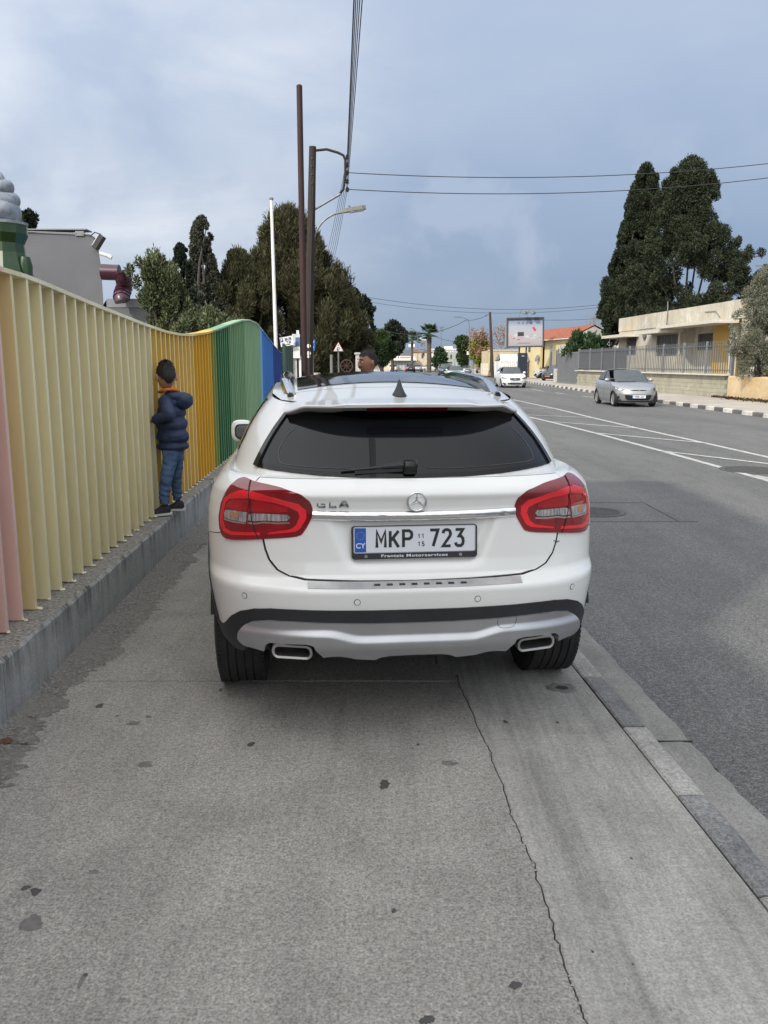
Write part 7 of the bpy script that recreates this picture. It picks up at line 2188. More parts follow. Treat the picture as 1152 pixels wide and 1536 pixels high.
M_adr = pmat('advert_red', (.42, .05, .07), .5); M_adb = pmat('advert_black', (.03, .03, .03), .5); M_adp = pmat('advert_pink', (.45, .22, .24), .5); M_adw = pmat('advert_white', (.43, .43, .45), .5); M_adg = pmat('advert_pale_grey', (.32, .32, .34), .5)
adbox('printed_box', .37, .56, .62, .40, M_adb); adbox('printed_box', .37, .70, .60, .12, M_adp); adbox('printed_bottle', .76, .38, .24, .44, M_adr, 35)
for k, (u, v, w, h, m) in enumerate([(.10, .68, .16, .30, M_adp), (.08, .60, .06, .3, M_adp), (.17, .72, .2, .10, M_adr), (.24, .60, .3, .3, M_adw), (.30, .76, .3, .08, M_adr), (.56, .66, .35, .22, M_adw), (.66, .62, .28, .32, M_adg), (.72, .72, .5, .12, M_adw), (.86, .72, .25, .14, M_adg), (.78, .62, .3, .12, M_adw), (.93, .70, .08, .12, M_adr), (.24, .44, .14, .05, M_adw), (.6, .5, .3, .04, M_adw)]): adbox('printed_shape', u, v, w, h, m, (k * 37) % 20 - 10, .0135 + k * .0006)
pa, pb_ = at(778, 524, YBB + .2), at(790, 568, YBB + .2)
mb = MB(); mb.box(pa.x, pb_.x, YBB + .1, YBB + .8, .03, pa.z - .35, bev=.02); mb.build('pillar', pmat('navy_pillar', (.012, .018, .032), .4), bb)
for x_ in (pa.x + .1, pb_.x - .1): mb = MB(); mb.box(x_ - .06, x_ + .06, YBB + .3, YBB + .5, pa.z - .35, cbb.z - bhei / 2); mb.build('upright', M_bframe, bb)
text_obj('lettering', 'DIL', .2, M_wmetal, bb, Matrix.Translation(((pa.x + pb_.x) / 2, YBB + .095, pa.z - .65)) @ TX, .002)
for px in (782, 794):
    c0_ = at(px, 474, YBB); pts = [Vector((c0_.x - .15, YBB + .2, cbb.z + bhei / 2)), Vector((c0_.x - .1, YBB - .1, c0_.z + .45)), Vector((c0_.x + .1, YBB - .6, c0_.z + .52)), Vector((c0_.x + .2, YBB - .9, c0_.z + .3))]
    mb = MB(); mb.tube(crom(pts, 4), .022, 5); ar = mb.build('lamp_arm', M_fpale, bb)
    mb = MB(); mb.lathe([(.001, .12), (.12, .10), (.26, -.02), (.27, -.08), (.22, -.06)], 14, M=Matrix.Translation(pts[-1]) @ Matrix.Rotation(R(35), 4, 'X')); mb.build('lamp_shade', M_fgrey, ar, smooth=True)

# wooden pole, street lamps, posts, side wires
YW2 = 93.; a, b = at(739, 561, YW2), at(735, 468, YW2)
wpole = thing('leaning_wooden_pole', 'slightly leaning brown wooden pole in front of the ochre building', 'utility pole', (a.x, YW2, 0))
mb = MB(); mb.tube([Vector((0, 0, 0)), Vector((b.x - a.x, 0, b.z))], [.2, .12], 10); mb.build('shaft', pmat('brown_pole_wood', (.04, .028, .02), .85, var=.3, scale=3), wpole, smooth=True)
mb = MB(); mb.tube([Vector((b.x - a.x - .1, -.15, b.z - .3)), Vector((b.x - a.x - .6, -.3, b.z - .35))], .03, 5); mb.build('hook', M_galv, wpole)
sl2 = thing('far_street_lamp', 'distant street lamp with a long arm reaching left over the road', 'street lamp'); YL = 112.
mb = MB(); mb.tube(crom([at(704, 545, YL), at(704, 500, YL), at(703, 482, YL), at(698, 478, YL), at(688, 475.5, YL)], 4), .05, 6); mb.build('column', M_galv, sl2)
a = at(686, 475.5, YL); mb = MB(); mb.box(a.x - .45, a.x + .35, YL - .12, YL + .12, a.z - .05, a.z + .07, bev=.03); mb.build('head', M_galv, sl2)
for px, lab in ((704.5, 'grey street post with a small white box beside the dark street tree'), (710, 'thin pale post by the yellow green tree')):
    Yp = 126.; a = at(px, 514 if px < 706 else 532, Yp); po = thing('street_post', lab, 'post', (a.x, Yp, 0)); mb = MB(); mb.tube([Vector((0, 0, 0)), Vector((0, 0, a.z))], .07, 6); mb.build('shaft', M_galv, po)
    if px < 706: mb = MB(); mb.box(-.4, -.08, -.1, .1, at(px, 532, Yp).z, at(px, 527, Yp).z); mb.build('box', M_white, po)
sl3 = thing('curved_street_lamp', 'thin street lamp curving left above the small palm', 'street lamp'); YL = 180.
mb = MB(); mb.tube(crom([at(626.5, 550, YL), at(626.5, 512, YL), at(625, 500, YL), at(621, 494.5, YL), at(616, 492.5, YL)], 4), .07, 6); mb.build('column', M_galv, sl3)
a = at(616, 492.3, YL); mb = MB(); mb.box(a.x - .35, a.x + .3, YL - .12, YL + .12, a.z - .06, a.z + .08, bev=.03); mb.build('head', M_galv, sl3)
fm = thing('floodlight_mast', 'slender mast with three floodlights right of the palm', 'mast'); YM = 190.
mb = MB(); mb.tube([at(661.5, 548, YM), at(661.5, 492, YM)], .09, 6); mb.build('shaft', M_galv, fm)
for px, py in ((660.8, 491.5), (664.5, 491.2), (664.2, 496.2)): a = at(px, py, YM); mb = MB(); mb.box(a.x - .2, a.x + .2, YM - .2, YM + .1, a.z - .18, a.z + .2); mb.build('floodlight', M_fgrey, fm)
# right edge pole with its crossarm
rp_ = thing('right_utility_pole', 'dark utility pole with a thin crossarm rising over the olive tree', 'utility pole'); YR = 52.
a, b = at(1149, 560, YR), at(1148, 396, YR); mb = MB(); mb.tube([Vector((a.x, YR, 0)), Vector((b.x, YR, b.z))], [.16, .12], 10); mb.build('shaft', M_wood, rp_, smooth=True)
c_, d_ = at(1134, 399, YR), at(1160, 398, YR); mb = MB(); mb.box(c_.x, d_.x, YR - .06, YR + .06, c_.z - .04, c_.z + .04); mb.build('crossarm', M_galv, rp_)
mb = MB(); mb.box(b.x - .14, b.x + .14, YR - .2, YR - .1, b.z - 1.3, b.z - .1); mb.build('junction_box', M_black, rp_)
mb = MB(); mb.tube(crom([at(1146, 400, YR), at(1140, 407, YR), at(1144, 412, YR), at(1147, 404, YR)], 4), .02, 5); mb.build('loop_cable', M_wire, rp_)
wire('service_wire', at(1146, 404, YR), at(1105, 430, 60), .25, .012, 'thin service wire dropping left from the pole at the right edge')
wire('street_wire', at(550, 486, 110), at(700, 480, 112), 1.6, .035, 'sagging wire crossing the far road to the far street lamp')
wire('street_wire', at(700, 480, 112), at(736, 470, 93), .25, .03, 'short wire between the far street lamp and the leaning wooden pole')
wire('long_wire', at(540, 444, 90), at(900, 457, 96), .9, .022, 'upper of the two faint wires crossing above the billboard')
wire('long_wire', at(548, 452, 90), at(900, 461, 96), .9, .018, 'lower of the two faint wires crossing above the billboard')
wire('roof_wire', at(815, 480, 95), at(905, 477, 97), .1, .02, 'thin wire running just above the red tiled roof')
wire('low_far_wire', at(652, 505, 170), at(690, 513, 150), .2, .04, 'thin wire slanting down between the palm and the dark street tree')

# ------------------------------------------------------------ end of the road
M_wb = pmat('whitewashed_wall', (.60, .59, .56), .85, var=.06, scale=.3); M_cream = pmat('cream_wall_paint', (.55, .47, .33), .88, var=.06, scale=.3); M_gr2 = pmat('grey_green_wall', (.27, .30, .28), .88, var=.06, scale=.3)
M_pane = pmat('far_window_pane', (.06, .07, .08), .15); M_slate = pmat('dark_slate_sheet', (.12, .13, .15), .6); M_shop = pmat('shutter_pale', (.42, .46, .44), .6)


def bx(parent, nm, pxa, pya, pxb, pyb, Y, m, dep=8, y0=0):
    a, b = at(pxa, pya, Y), at(pxb, pyb, Y); z1_ = max(a.z, b.z); z0_ = min(a.z, b.z)
    if z0_ < .6: z0_ = 0 if dep > .5 else max(0, z0_)
    mb = MB(); mb.box(min(a.x, b.x), max(a.x, b.x), Y + y0, Y + y0 + dep, z0_, z1_); return mb.build(nm, m, parent)


def win(parent, pxa, pya, pxb, pyb, Y, m=None): w = bx(parent, 'window', pxa, pya, pxb, pyb, Y, M_slabu, .12, -.14); bx(w, 'pane', pxa + .35, pya + .35, pxb - .35, pyb - .35, Y, m or M_pane, .05, -.20); return w


def hiproof(parent, pxl, pxr, pye, pyt, Y, dep, m, lr=.3):
    a, b = at(pxl, pye, Y), at(pxr, pye, Y); zt = at(pxl, pyt, Y).z; w = b.x - a.x
    mb = MB(); vs = [(a.x, Y - .3, a.z), (b.x, Y - .3, a.z), (b.x, Y + dep, a.z), (a.x, Y + dep, a.z), (a.x + w * lr, Y + dep / 2, zt), (b.x - w * lr, Y + dep / 2, zt)]
    mb.add([Vector(v) for v in vs], [(0, 1, 5, 4), (1, 2, 5), (2, 3, 4, 5), (3, 0, 4), (3, 2, 1, 0)]); return mb.build('roof', m, parent)


bA = thing('shop_with_signboard', 'white single storey shop with a long white signboard at the end of the road', 'building'); Y_ = 200.
bx(bA, 'wall', 589, 540.5, 624, 558, Y_, M_shop); bx(bA, 'signboard', 590.5, 534, 624, 539.5, Y_, M_white, .4, -.5); bx(bA, 'canopy', 589, 539.6, 625, 541.3, Y_, M_slabu, 1.2, -1.2); bx(bA, 'roof_sheet', 598, 524, 617, 533.8, Y_ + 4, M_slate, 3); bx(bA, 'signboard_print', 600, 535.3, 615, 537.2, Y_, M_adp, .05, -.56); bx(bA, 'signboard_print', 597, 535.5, 598.5, 537.5, Y_, M_adb, .05, -.56)
for k in range(7): bx(bA, 'shutter_rib', 592 + k * 4.4, 542.5, 592.5 + k * 4.4, 557, Y_, M_white, .1, -.12)
bB = thing('red_hipped_house', 'two storey cream house with a red hipped roof left of the shop', 'house'); Y_ = 206.
bx(bB, 'wall', 584, 526, 598, 560, Y_, M_cream); hiproof(bB, 582.5, 601, 526.3, 520.5, Y_, 9, M_tile); win(bB, 590.8, 528, 594.3, 534, Y_); bx(bB, 'door', 586.8, 536, 589.5, 548, Y_, M_shut, .1, -.12)
bC = thing('low_cream_house', 'low cream house with dark openings behind the head of the man', 'house'); Y_ = 190.
bx(bC, 'wall', 568, 534, 586, 560, Y_, M_cream); bx(bC, 'parapet', 567.6, 532.8, 586.4, 534, Y_, M_slabu, .6, -.2); bx(bC, 'door', 569, 538, 571, 549, Y_, M_shut, .1, -.12); win(bC, 576, 538, 579, 545, Y_)
bD = thing('tank_roof_house', 'tan house with red gable edges and white water tanks on its roof', 'house'); Y_ = 210.
bx(bD, 'wall', 617, 528, 648, 560, Y_, M_cream); hiproof(bD, 616, 634, 528.3, 524, Y_, 8, M_tile, .5); hiproof(bD, 632, 650, 528.3, 525, Y_, 8, M_tile, .4); win(bD, 632, 530, 636, 537, Y_); win(bD, 640, 530, 642.5, 537, Y_)
for (pxa, pya, pxb, pyb) in ((613, 516.5, 622, 522.5), (630, 507, 638.5, 511.5)):
    a, b = at(pxa, pya, Y_ + 2), at(pxb, pyb, Y_ + 2); rr_ = (a.z - b.z) / 2; c_ = (a + b) / 2; mb = MB(); mb.tube([Vector((a.x, Y_ + 2, c_.z)), Vector((b.x, Y_ + 2, c_.z))], rr_, 12); mb.build('water_tank', M_white, bD, smooth=True)
    for x_ in (a.x + .2, b.x - .2): mb = MB(); mb.box(x_ - .05, x_ + .05, Y_ + 1.9, Y_ + 2.1, at(600, 524, Y_).z, c_.z - rr_); mb.build('tank_stand', M_galv, bD)
a = at(630, 524, Y_ + 1); b = at(635, 514, Y_ + 3); mb = MB(); mb.add([a, a + Vector((1.4, 0, 0)), b + Vector((.4, 0, 0)), b + Vector((-.6, 0, 0)), a + Vector((0, .1, -.1)), a + Vector((1.4, .1, -.1)), b + Vector((.4, .1, -.1)), b + Vector((-.6, .1, -.1))], [(0, 1, 2, 3), (7, 6, 5, 4), (0, 4, 5, 1), (1, 5, 6, 2), (2, 6, 7, 3), (3, 7, 4, 0)]); mb.build('solar_panel', M_slate, bD)
bE = thing('long_white_block', 'long white flat roofed block with a pale roof rail right of the palm', 'building'); Y_ = 225.
bx(bE, 'wall', 646, 524.5, 684, 560, Y_, M_wb); bx(bE, 'parapet', 645.6, 523.2, 684.5, 524.5, Y_, M_white, .5, -.3); bx(bE, 'roof_box', 667, 519.5, 679, 523.1, Y_ + 3, M_white, 3)
for k in range(9): bx(bE, 'pillar', 648 + k * 4, 525, 648.6 + k * 4, 528.5, Y_, M_slabu, .3, -.35)
bF = thing('grey_green_block', 'grey green building with one dark window behind the pale saloon', 'building'); Y_ = 178.
bx(bF, 'wall', 664, 529, 692, 560, Y_, M_gr2); bx(bF, 'side_wall', 683, 527, 705, 562, Y_ - 8, pmat('green_grey_render', (.33, .37, .35), .88)); win(bF, 674.8, 531.5, 682, 537.5, Y_); bx(bF, 'ledge', 664, 541.5, 682.5, 542.5, Y_, M_slabu, .4, -.45)
a, b, c_ = at(683, 527, Y_ - 8.2), at(700, 548, Y_ - 8.2), at(683, 548, Y_ - 8.2)
# junction details: traffic light, low fence, kerb
tlg = thing('traffic_light', 'black traffic light on a white post in front of the shop', 'traffic light'); Y_ = 158.
a = at(635.5, 556, Y_); mb = MB(); mb.tube([Vector((a.x, Y_, -.1)), Vector((a.x, Y_, at(635, 533, Y_).z))], .06, 6); mb.build('post', M_white, tlg)
bx(tlg, 'housing', 634.3, 529, 636.8, 534.5, Y_, M_black, .25, -.15)
mb = MB(); p = at(635.5, 533.4, Y_ - .2); mb.lathe([(.001, 0), (.11, .02)], 10, M=Matrix.Translation(p) @ Matrix.Rotation(R(90), 4, 'X')); mb.build('lens', pmat('green_lens', (.05, .35, .25), .3), tlg)
jw = thing('junction_wall', 'long low white kerb wall in front of the cream house', 'wall'); bx(jw, 'wall', 560, 556, 590, 558, 150, M_white, .3)
lw_ = thing('left_garden_wall', 'low pale garden wall running beside the left pavement', 'wall')
mb = MB(); mb.box(-3.6, -3.3, 42, 120, 0, 1.1); mb.build('wall', M_stone, lw_)
# terrain strip of hedges closing the far left and right
for k, (pxa, pxb, Y_, h_, sd) in enumerate(((-200, 420, 70, 470, 1), (905, 1300, 120, 500, 2))):
    r = np.random.default_rng(200 + k); n = 16000; px_ = r.uniform(pxa, pxb, n); x_ = (px_ - 576) / FPX * Y_; top = zat(h_, Y_) * (.75 + .25 * np.sin(px_ * .05) * np.sin(px_ * .013)); z_ = r.random(n) ** .8 * top
    P = np.stack([x_, Y_ + r.uniform(0, 5, n), z_], 1); o = leaves('far_hedge', P, r.normal(0, 1, (n, 3)), .75, L_dark, None, k, .6, kind='stuff')
# ------------------------------------------------------------ people
def skinmat(name, c, var=.1):
    t = NT(name); co = t.coord(); n = t.noise(co, 14, 5, .6)
    t.set(Base_Color=t.ramp(n, [(.3, tuple(x * (1 - var) for x in c)), (.7, c)]), Roughness=.55)
    t.b.inputs['Subsurface Weight'].default_value = .08; t.b.inputs['Subsurface Scale'].default_value = .01
    return t.m


def skin_mesh(chains, sub=2):
    """chains: lists of (Vector, radius); joined where points coincide; returns bmesh-ready (verts, faces)"""
    vs, es, rs = [], [], []

    def idx(p, r):
        for i, q in enumerate(vs):
            if (q - p).length < 1e-4: return i
        vs.append(p.copy()); rs.append(r); return len(vs) - 1
    for ch in chains:
        last = None
        for p, r in ch:
            i = idx(Vector(p), r)
            if last is not None and (last, i) not in es: es.append((last, i))
            last = i
    me = bpy.data.meshes.new('skin'); me.from_pydata([tuple(v) for v in vs], es, []); o = bpy.data.objects.new('skin', me); col.objects.link(o)
    m = o.modifiers.new('s', 'SKIN'); m.use_smooth_shade = True
    for i, r in enumerate(rs):
        rr_ = r if isinstance(r, tuple) else (r, r); me.skin_vertices[0].data[i].radius = rr_
    me.skin_vertices[0].data[0].use_root = True
    s_ = o.modifiers.new('u', 'SUBSURF'); s_.levels = sub; s_.render_levels = sub
    dg = bpy.context.evaluated_depsgraph_get(); me2 = bpy.data.meshes.new_from_object(o.evaluated_get(dg)); bpy.data.objects.remove(o)
    V = [v.co.copy() for v in me2.vertices]; Fc = [tuple(p.vertices) for p in me2.polygons]; bpy.data.meshes.remove(me2); return V, Fc


def ellip(mb, c, r, M=None, n=3, fn=None):
    bm = bmesh.new(); bmesh.ops.create_icosphere(bm, subdivisions=n, radius=1); bm.verts.index_update(); out = []
    for v in bm.verts:
        p = v.co.copy()
        if fn: p = fn(p)
        p = Vector((p.x * r[0], p.y * r[1], p.z * r[2]))
        if M: p = M @ p
        out.append(p + Vector(c) if not M else p)
    mb.add(out, [[v.index for v in f.verts] for f in bm.faces]); bm.free()


def remesh(mb, name, mat, parent, vox, smooth_it=2, disp=None):
    o = mb.build(name, mat, None); m = o.modifiers.new('r', 'REMESH'); m.mode = 'VOXEL'; m.voxel_size = vox
    if smooth_it: s_ = o.modifiers.new('s', 'SMOOTH'); s_.factor = .5; s_.iterations = smooth_it
    dg = bpy.context.evaluated_depsgraph_get(); me = bpy.data.meshes.new_from_object(o.evaluated_get(dg)); bpy.data.objects.remove(o)
    me.name = name; me.materials.clear(); me.materials.append(mat)
    if disp:
        N_ = [v.normal.copy() for v in me.vertices]
        for v, n_ in zip(me.vertices, N_): v.co += n_ * disp(v.co, n_)
    me.polygons.foreach_set('use_smooth', [True] * len(me.polygons)); me.update()
    return mobj(name, me, parent)


def headshape(p):
    """unit sphere -> skull with face toward -y"""
    x, y, z = p; q = p.copy()
    if z < 0: q.x *= 1 - .30 * (-z) ** 1.6; q.y *= 1 - .10 * (-z)
    if y > 0: q.y *= 1.08; q.z *= 1 if z > 0 else 1 - .18 * y
    if y < 0 and z < -.45: q.y -= .12 * (-z - .45) * 2     # chin
    if y < -.6 and z < .35: q.y -= .0
    d = math.exp(-((abs(x) - .36) ** 2 / .02 + (z - .05) ** 2 / .02)) if y < 0 else 0; q.y += .10 * d    # sockets
    d = math.exp(-((z - .25) ** 2 / .012)) * (1 if y < -.5 else 0) * math.exp(-(x ** 2) / .3); q.y -= .045 * d   # brow
    d = math.exp(-((abs(x) - .42) ** 2 / .04 + (z + .22) ** 2 / .05)) if y < 0 else 0; q.y -= .05 * d    # cheeks
    return q


def add_head(mb, M, s=1.0, n=4):
    ellip(mb, (0, 0, 0), (.074 * s, .094 * s, .115 * s), M, n, headshape)
    L_ = [((0, -.090, .030), .009), ((0, -.104, .008), .011), ((0, -.109, -.016), .0125), ((0, -.100, -.027), .009)]
    for (c, r) in L_: ellip(mb, (0, 0, 0), (r * s * (.78), r * s, r * 1.1 * s), M @ Matrix.Translation(Vector(c) * s), 2)
    for s_ in (-1, 1):
        ellip(mb, (0, 0, 0), (.0085 * s, .007 * s, .006 * s), M @ Matrix.Translation(Vector((s_ * .011, -.103, -.023)) * s), 2)
        ellip(mb, (0, 0, 0), (.010 * s, .020 * s, .031 * s), M @ Matrix.Translation(Vector((s_ * .081, .010, -.010)) * s) @ Matrix.Rotation(s_ * .35, 4, 'Z') @ Matrix.Rotation(-.15, 4, 'X'), 2)
    for zz, r, y_ in ((-.048, .0065, -.093), (-.058, .0075, -.092)): ellip(mb, (0, 0, 0), (.024 * s, .010 * s, r * s), M @ Matrix.Translation(Vector((0, y_, zz)) * s), 2)


def hand(chains_out, w, d, u, s, curl=.5, side=1):
    """finger chains for a hand whose wrist is at w, pointing along d, palm normal u; side gives the thumb's side"""
    d = d.normalized(); u = (u - d * u.dot(d)).normalized(); v = d.cross(u).normalized() * side
    palm = [(w, .019 * s), (w + d * .035 * s, (.026 * s, .015 * s)), (w + d * .062 * s, (.028 * s, .013 * s))]
    chains_out.append(palm)
    fin = []
    for k, (o_, L_) in enumerate(((.024, .058), (.008, .066), (-.008, .062), (-.023, .050))):
        b = w + d * .060 * s + v * o_ * s; c1 = curl * .9; L_ *= s
        p1 = b + (d * math.cos(c1) - u * math.sin(c1)) * L_ * .42; c2 = c1 + curl * 1.1; p2 = p1 + (d * math.cos(c2) - u * math.sin(c2)) * L_ * .33; c3 = c2 + curl * .8; p3 = p2 + (d * math.cos(c3) - u * math.sin(c3)) * L_ * .25
        fin.append([(b - d * .012 * s, .0085 * s), (p1, .0082 * s), (p2, .0075 * s), (p3, .0062 * s)])
    b = w + d * .022 * s + v * .022 * s; p1 = b + (d * .6 + v * .8 - u * .2).normalized() * .032 * s; p2 = p1 + (d * .85 + v * .3 - u * .5).normalized() * .026 * s
    fin.append([(b, .011 * s), (p1, .0095 * s), (p2, .0075 * s)]); return fin


def add_skin(mb, chains, sub=2):
    V, Fc = skin_mesh(chains, sub); mb.add(V, Fc)


SK1 = skinmat('child_skin', (.42, .235, .16)); SK2 = skinmat('man_skin', (.27, .125, .075))
M_hair = pmat('black_hair', (.012, .010, .009), .6, var=.4, scale=60, bump=.5)
t = NT('navy_quilted_nylon'); co = t.coord(); n = t.noise(co, 30, 5, .7); n2 = t.noise(co, 8, 4, .6)
t.set(Base_Color=t.ramp(n2, [(.3, (.012, .022, .058)), (.7, (.020, .036, .088))]), Roughness=.62); t.bump(n, .5, .008); M_nylon = t.m
M_orange = pmat('orange_fleece', (.62, .15, .02), .9, var=.15, scale=40, bump=.3)
t = NT('blue_denim'); co = t.coord(); n = t.noise(co, 9, 8, .7, .6); n2 = t.noise(co, 120, 2)
cc = t.mix(.3, t.ramp(n, [(.3, (.035, .065, .14)), (.7, (.10, .17, .29))]), t.ramp(n2, [(.3, .6), (.7, 1.3)]), 'MULTIPLY')
t.set(Base_Color=cc, Roughness=.85); t.bump(n, .5, .012); M_denim = t.m
M_shoe = pmat('black_mesh_shoe', (.016, .016, .018), .7, var=.3, scale=50, bump=.4); M_sole = pmat('white_rubber_sole', (.60, .60, .58), .6)

# ---- the boy on the wall
YBY = 6.98
def bp(px, py, dy=0): return at(px, py, YBY + dy)


boy = thing('person', 'boy in navy quilted jacket and jeans standing on the low wall by the fence', 'person', (bp(250, 770).x, YBY, WT))
BO = boy.location.copy()
q_ = lambda px, py, dy=0: bp(px, py, dy) - BO
pel = q_(258, 672); ch = q_(258, 628); sh = q_(254, 598); nk_ = q_(250, 585); hd = q_(249, 566)
shL, elL, wrL = q_(245, 601, -.10), q_(254, 622, -.20), q_(225, 633, -.12)
shR, elR, wrR = q_(262, 600, .12), q_(248, 625, .20), q_(238, 632, .12)
hipN, knN, anN = q_(256, 686, -.06), q_(249, 718, -.10), q_(247, 757, -.10)
hipF, knF, anF = q_(266, 682, .07), q_(264, 715, .10), q_(266, 747, .14)
anN.z = .075; anF.z = .075
mb = MB()
add_skin(mb, [[(pel, .075), (ch, .085), (sh, .062), (nk_, .034), (hd, .04)], [(sh, .062), (shL, .038), (elL, .028), (wrL, .020)], [(sh, .062), (shR, .038), (elR, .028), (wrR, .020)],
              [(pel, .075), (hipN, .052), (knN, .036), (anN, .030)], [(pel, .075), (hipF, .052), (knF, .036), (anF, .030)]])
FACE = math.atan2(-.72, -.69)      # direction he looks: toward the fence and slightly up the road
look = Vector((-.50, .87, 0)).normalized(); ang = math.atan2(look.y, look.x) + math.pi / 2
MHd = Matrix.Translation(hd + Vector((0, 0, .008))) @ Matrix.Rotation(ang, 4, 'Z') @ Matrix.Rotation(R(4), 4, 'X')
add_head(mb, MHd, 1.04, 3)
dL = Vector((-.90, .10, -.15)); fl = []; pl_ = []
for w, d in ((wrL, dL), (wrR, Vector((-.95, .0, -.1)))):
    out = []; f_ = hand(out, w, d, Vector((0, -.6, .8)), .86, .6, 1); add_skin(mb, out, 1)
    for c in f_: add_skin(mb, [c], 1)
body_b = remesh(mb, 'body', SK1, boy, .006, 1)
# hair
mb = MB()
def hairf(p):
    q = headshape(p) * 1.0; r_ = 1.05 + .012 * math.sin(p.x * 17 + p.z * 9) * math.sin(p.y * 13 + p.z * 11) + (.06 if p.z > .75 else 0); return q * r_
bm = bmesh.new(); bmesh.ops.create_icosphere(bm, subdivisions=5, radius=1); bm.verts.index_update(); V_ = []; ok = []
for v in bm.verts:
    p = v.co; q = hairf(p); V_.append(MHd @ Vector((q.x * .0745, q.y * .0985, q.z * .1165)))
    ok.append(p.z > (.42 if p.y < -.45 else (.16 if p.y < .10 and abs(p.x) > .5 else max(-.62 + .9 * max(0, abs(p.x) - .25), .16 - max(0, p.y - .10) * 2.4))))
fs = [[v.index for v in f.verts] for f in bm.faces if all(ok[v.index] for v in f.verts)]; bm.free()
mb.add(V_, fs); hr = mb.build('hair', M_hair, boy, smooth='all')
rh = np.random.default_rng(4); tufts = MB(); rr = random.Random(6)
for k in range(1500):
    f = fs[rr.randrange(len(fs))]; p = (V_[f[0]] + V_[f[1]] + V_[f[2]]) / 3; n_ = (p - MHd.translation).normalized(); tng = n_.cross(Vector((rr.gauss(0, 1), rr.gauss(0, 1), rr.gauss(0, 1)))).normalized()
    top = max(0, n_.z); dn = (n_ * (.12 + .35 * top) + Vector((0, 0, -.95 + .8 * top)) + tng * .35).normalized(); L_ = .016 + .008 * top
    tufts.add([p - tng * .0025, p + tng * .0025, p + dn * L_], [(0, 1, 2)])
o = tufts.build('hair_strands', M_hair, hr); o['kind'] = 'stuff'
# jacket: torso, sleeves, hood
mb = MB()
hem = q_(258, 674); back = Vector((.02, 0, 0))
for c_, r_ in ((q_(256, 604), (.105, .115, .075)), (q_(257, 618), (.120, .125, .085)), (q_(258, 636), (.132, .130, .09)), (q_(259, 654), (.140, .132, .085)), (q_(259, 669), (.134, .126, .055)), (q_(253, 594), (.06, .07, .045))): ellip(mb, (0, 0, 0), r_, Matrix.Translation(c_), 3)
for a_, b_, c_ in ((shL + Vector((.015, .02, -.01)), elL, wrL), (shR, elR, wrR)):
    for p0_, p1_, r0_, r1_ in ((a_, b_, .062, .054), (b_, c_.lerp(b_, .42), .052, .042)):
        for k in range(9): ellip(mb, (0, 0, 0), ((r0_ + (r1_ - r0_) * k / 8),) * 3, Matrix.Translation(p0_.lerp(p1_, k / 8)), 2)
def quilt(p, n_): return .0045 * (abs(math.sin(math.pi * (p.z + .012 * math.sin(p.x * 20 + p.y * 9)) / .066)) ** .45 - .8) + .003 * math.sin(p.x * 60 + p.z * 25) * math.sin(p.y * 55)
jk = remesh(mb, 'jacket', M_nylon, boy, .0075, 2, quilt)
mb = MB()
hoodc = q_(274, 600, -.02)
ellip(mb, (0, 0, 0), (.078, .088, .072), Matrix.Translation(q_(276, 601, -.02)) @ Matrix.Rotation(R(-25), 4, 'Y'), 3)
ellip(mb, (0, 0, 0), (.085, .085, .045), Matrix.Translation(q_(262, 594, -.02)) @ Matrix.Rotation(R(15), 4, 'Y'), 3)
hood = remesh(mb, 'hood', M_nylon, jk, .0075, 3, lambda p, n_: .004 * math.sin(p.z * 70) * math.sin(p.x * 50))
mb = MB(); mb.tube(crom([q_(240, 588, .05), q_(243, 586, -.06), q_(252, 584, -.09), q_(263, 584.5, -.05), q_(268, 587, .02), q_(260, 584, .07)], 4, True), .0125, 8, closed=True); mb.build('orange_lining', M_orange, jk, smooth='all')
for c_, e_ in ((wrL, elL), (wrR, elR)):
    d_ = (e_ - c_).normalized(); L_ = (e_ - c_).length; mb = MB(); mb.tube([c_ + d_ * L_ * .22, c_ + d_ * (L_ * .22 + .012), c_ + d_ * (L_ * .22 + .035)], [.033, .039, .041], 14); mb.build('cuff', M_nylon, jk, smooth=True)
# jeans
mb = MB()
add_skin(mb, [[(q_(258, 655), (.102, .098)), (pel + Vector((0, 0, -.03)), (.098, .094)), (hipN, (.070, .066)), (knN, .054), (anN + Vector((0, 0, .06)), .047), (anN + Vector((0, 0, .005)), .045)], [(pel + Vector((0, 0, -.03)), (.098, .094)), (hipF, .068), (knF, .052), (anF + Vector((0, 0, .05)), .044), (anF + Vector((0, 0, .005)), .043)]])
remesh(mb, 'jeans', M_denim, boy, .007, 1, lambda p, n_: .0035 * math.sin(p.z * 85 + 3 * math.sin(p.x * 30)) * math.sin(p.y * 30 + p.z * 20) + .003 * math.sin(p.z * 140 + p.x * 40) * (1 if p.z < .2 else .4))
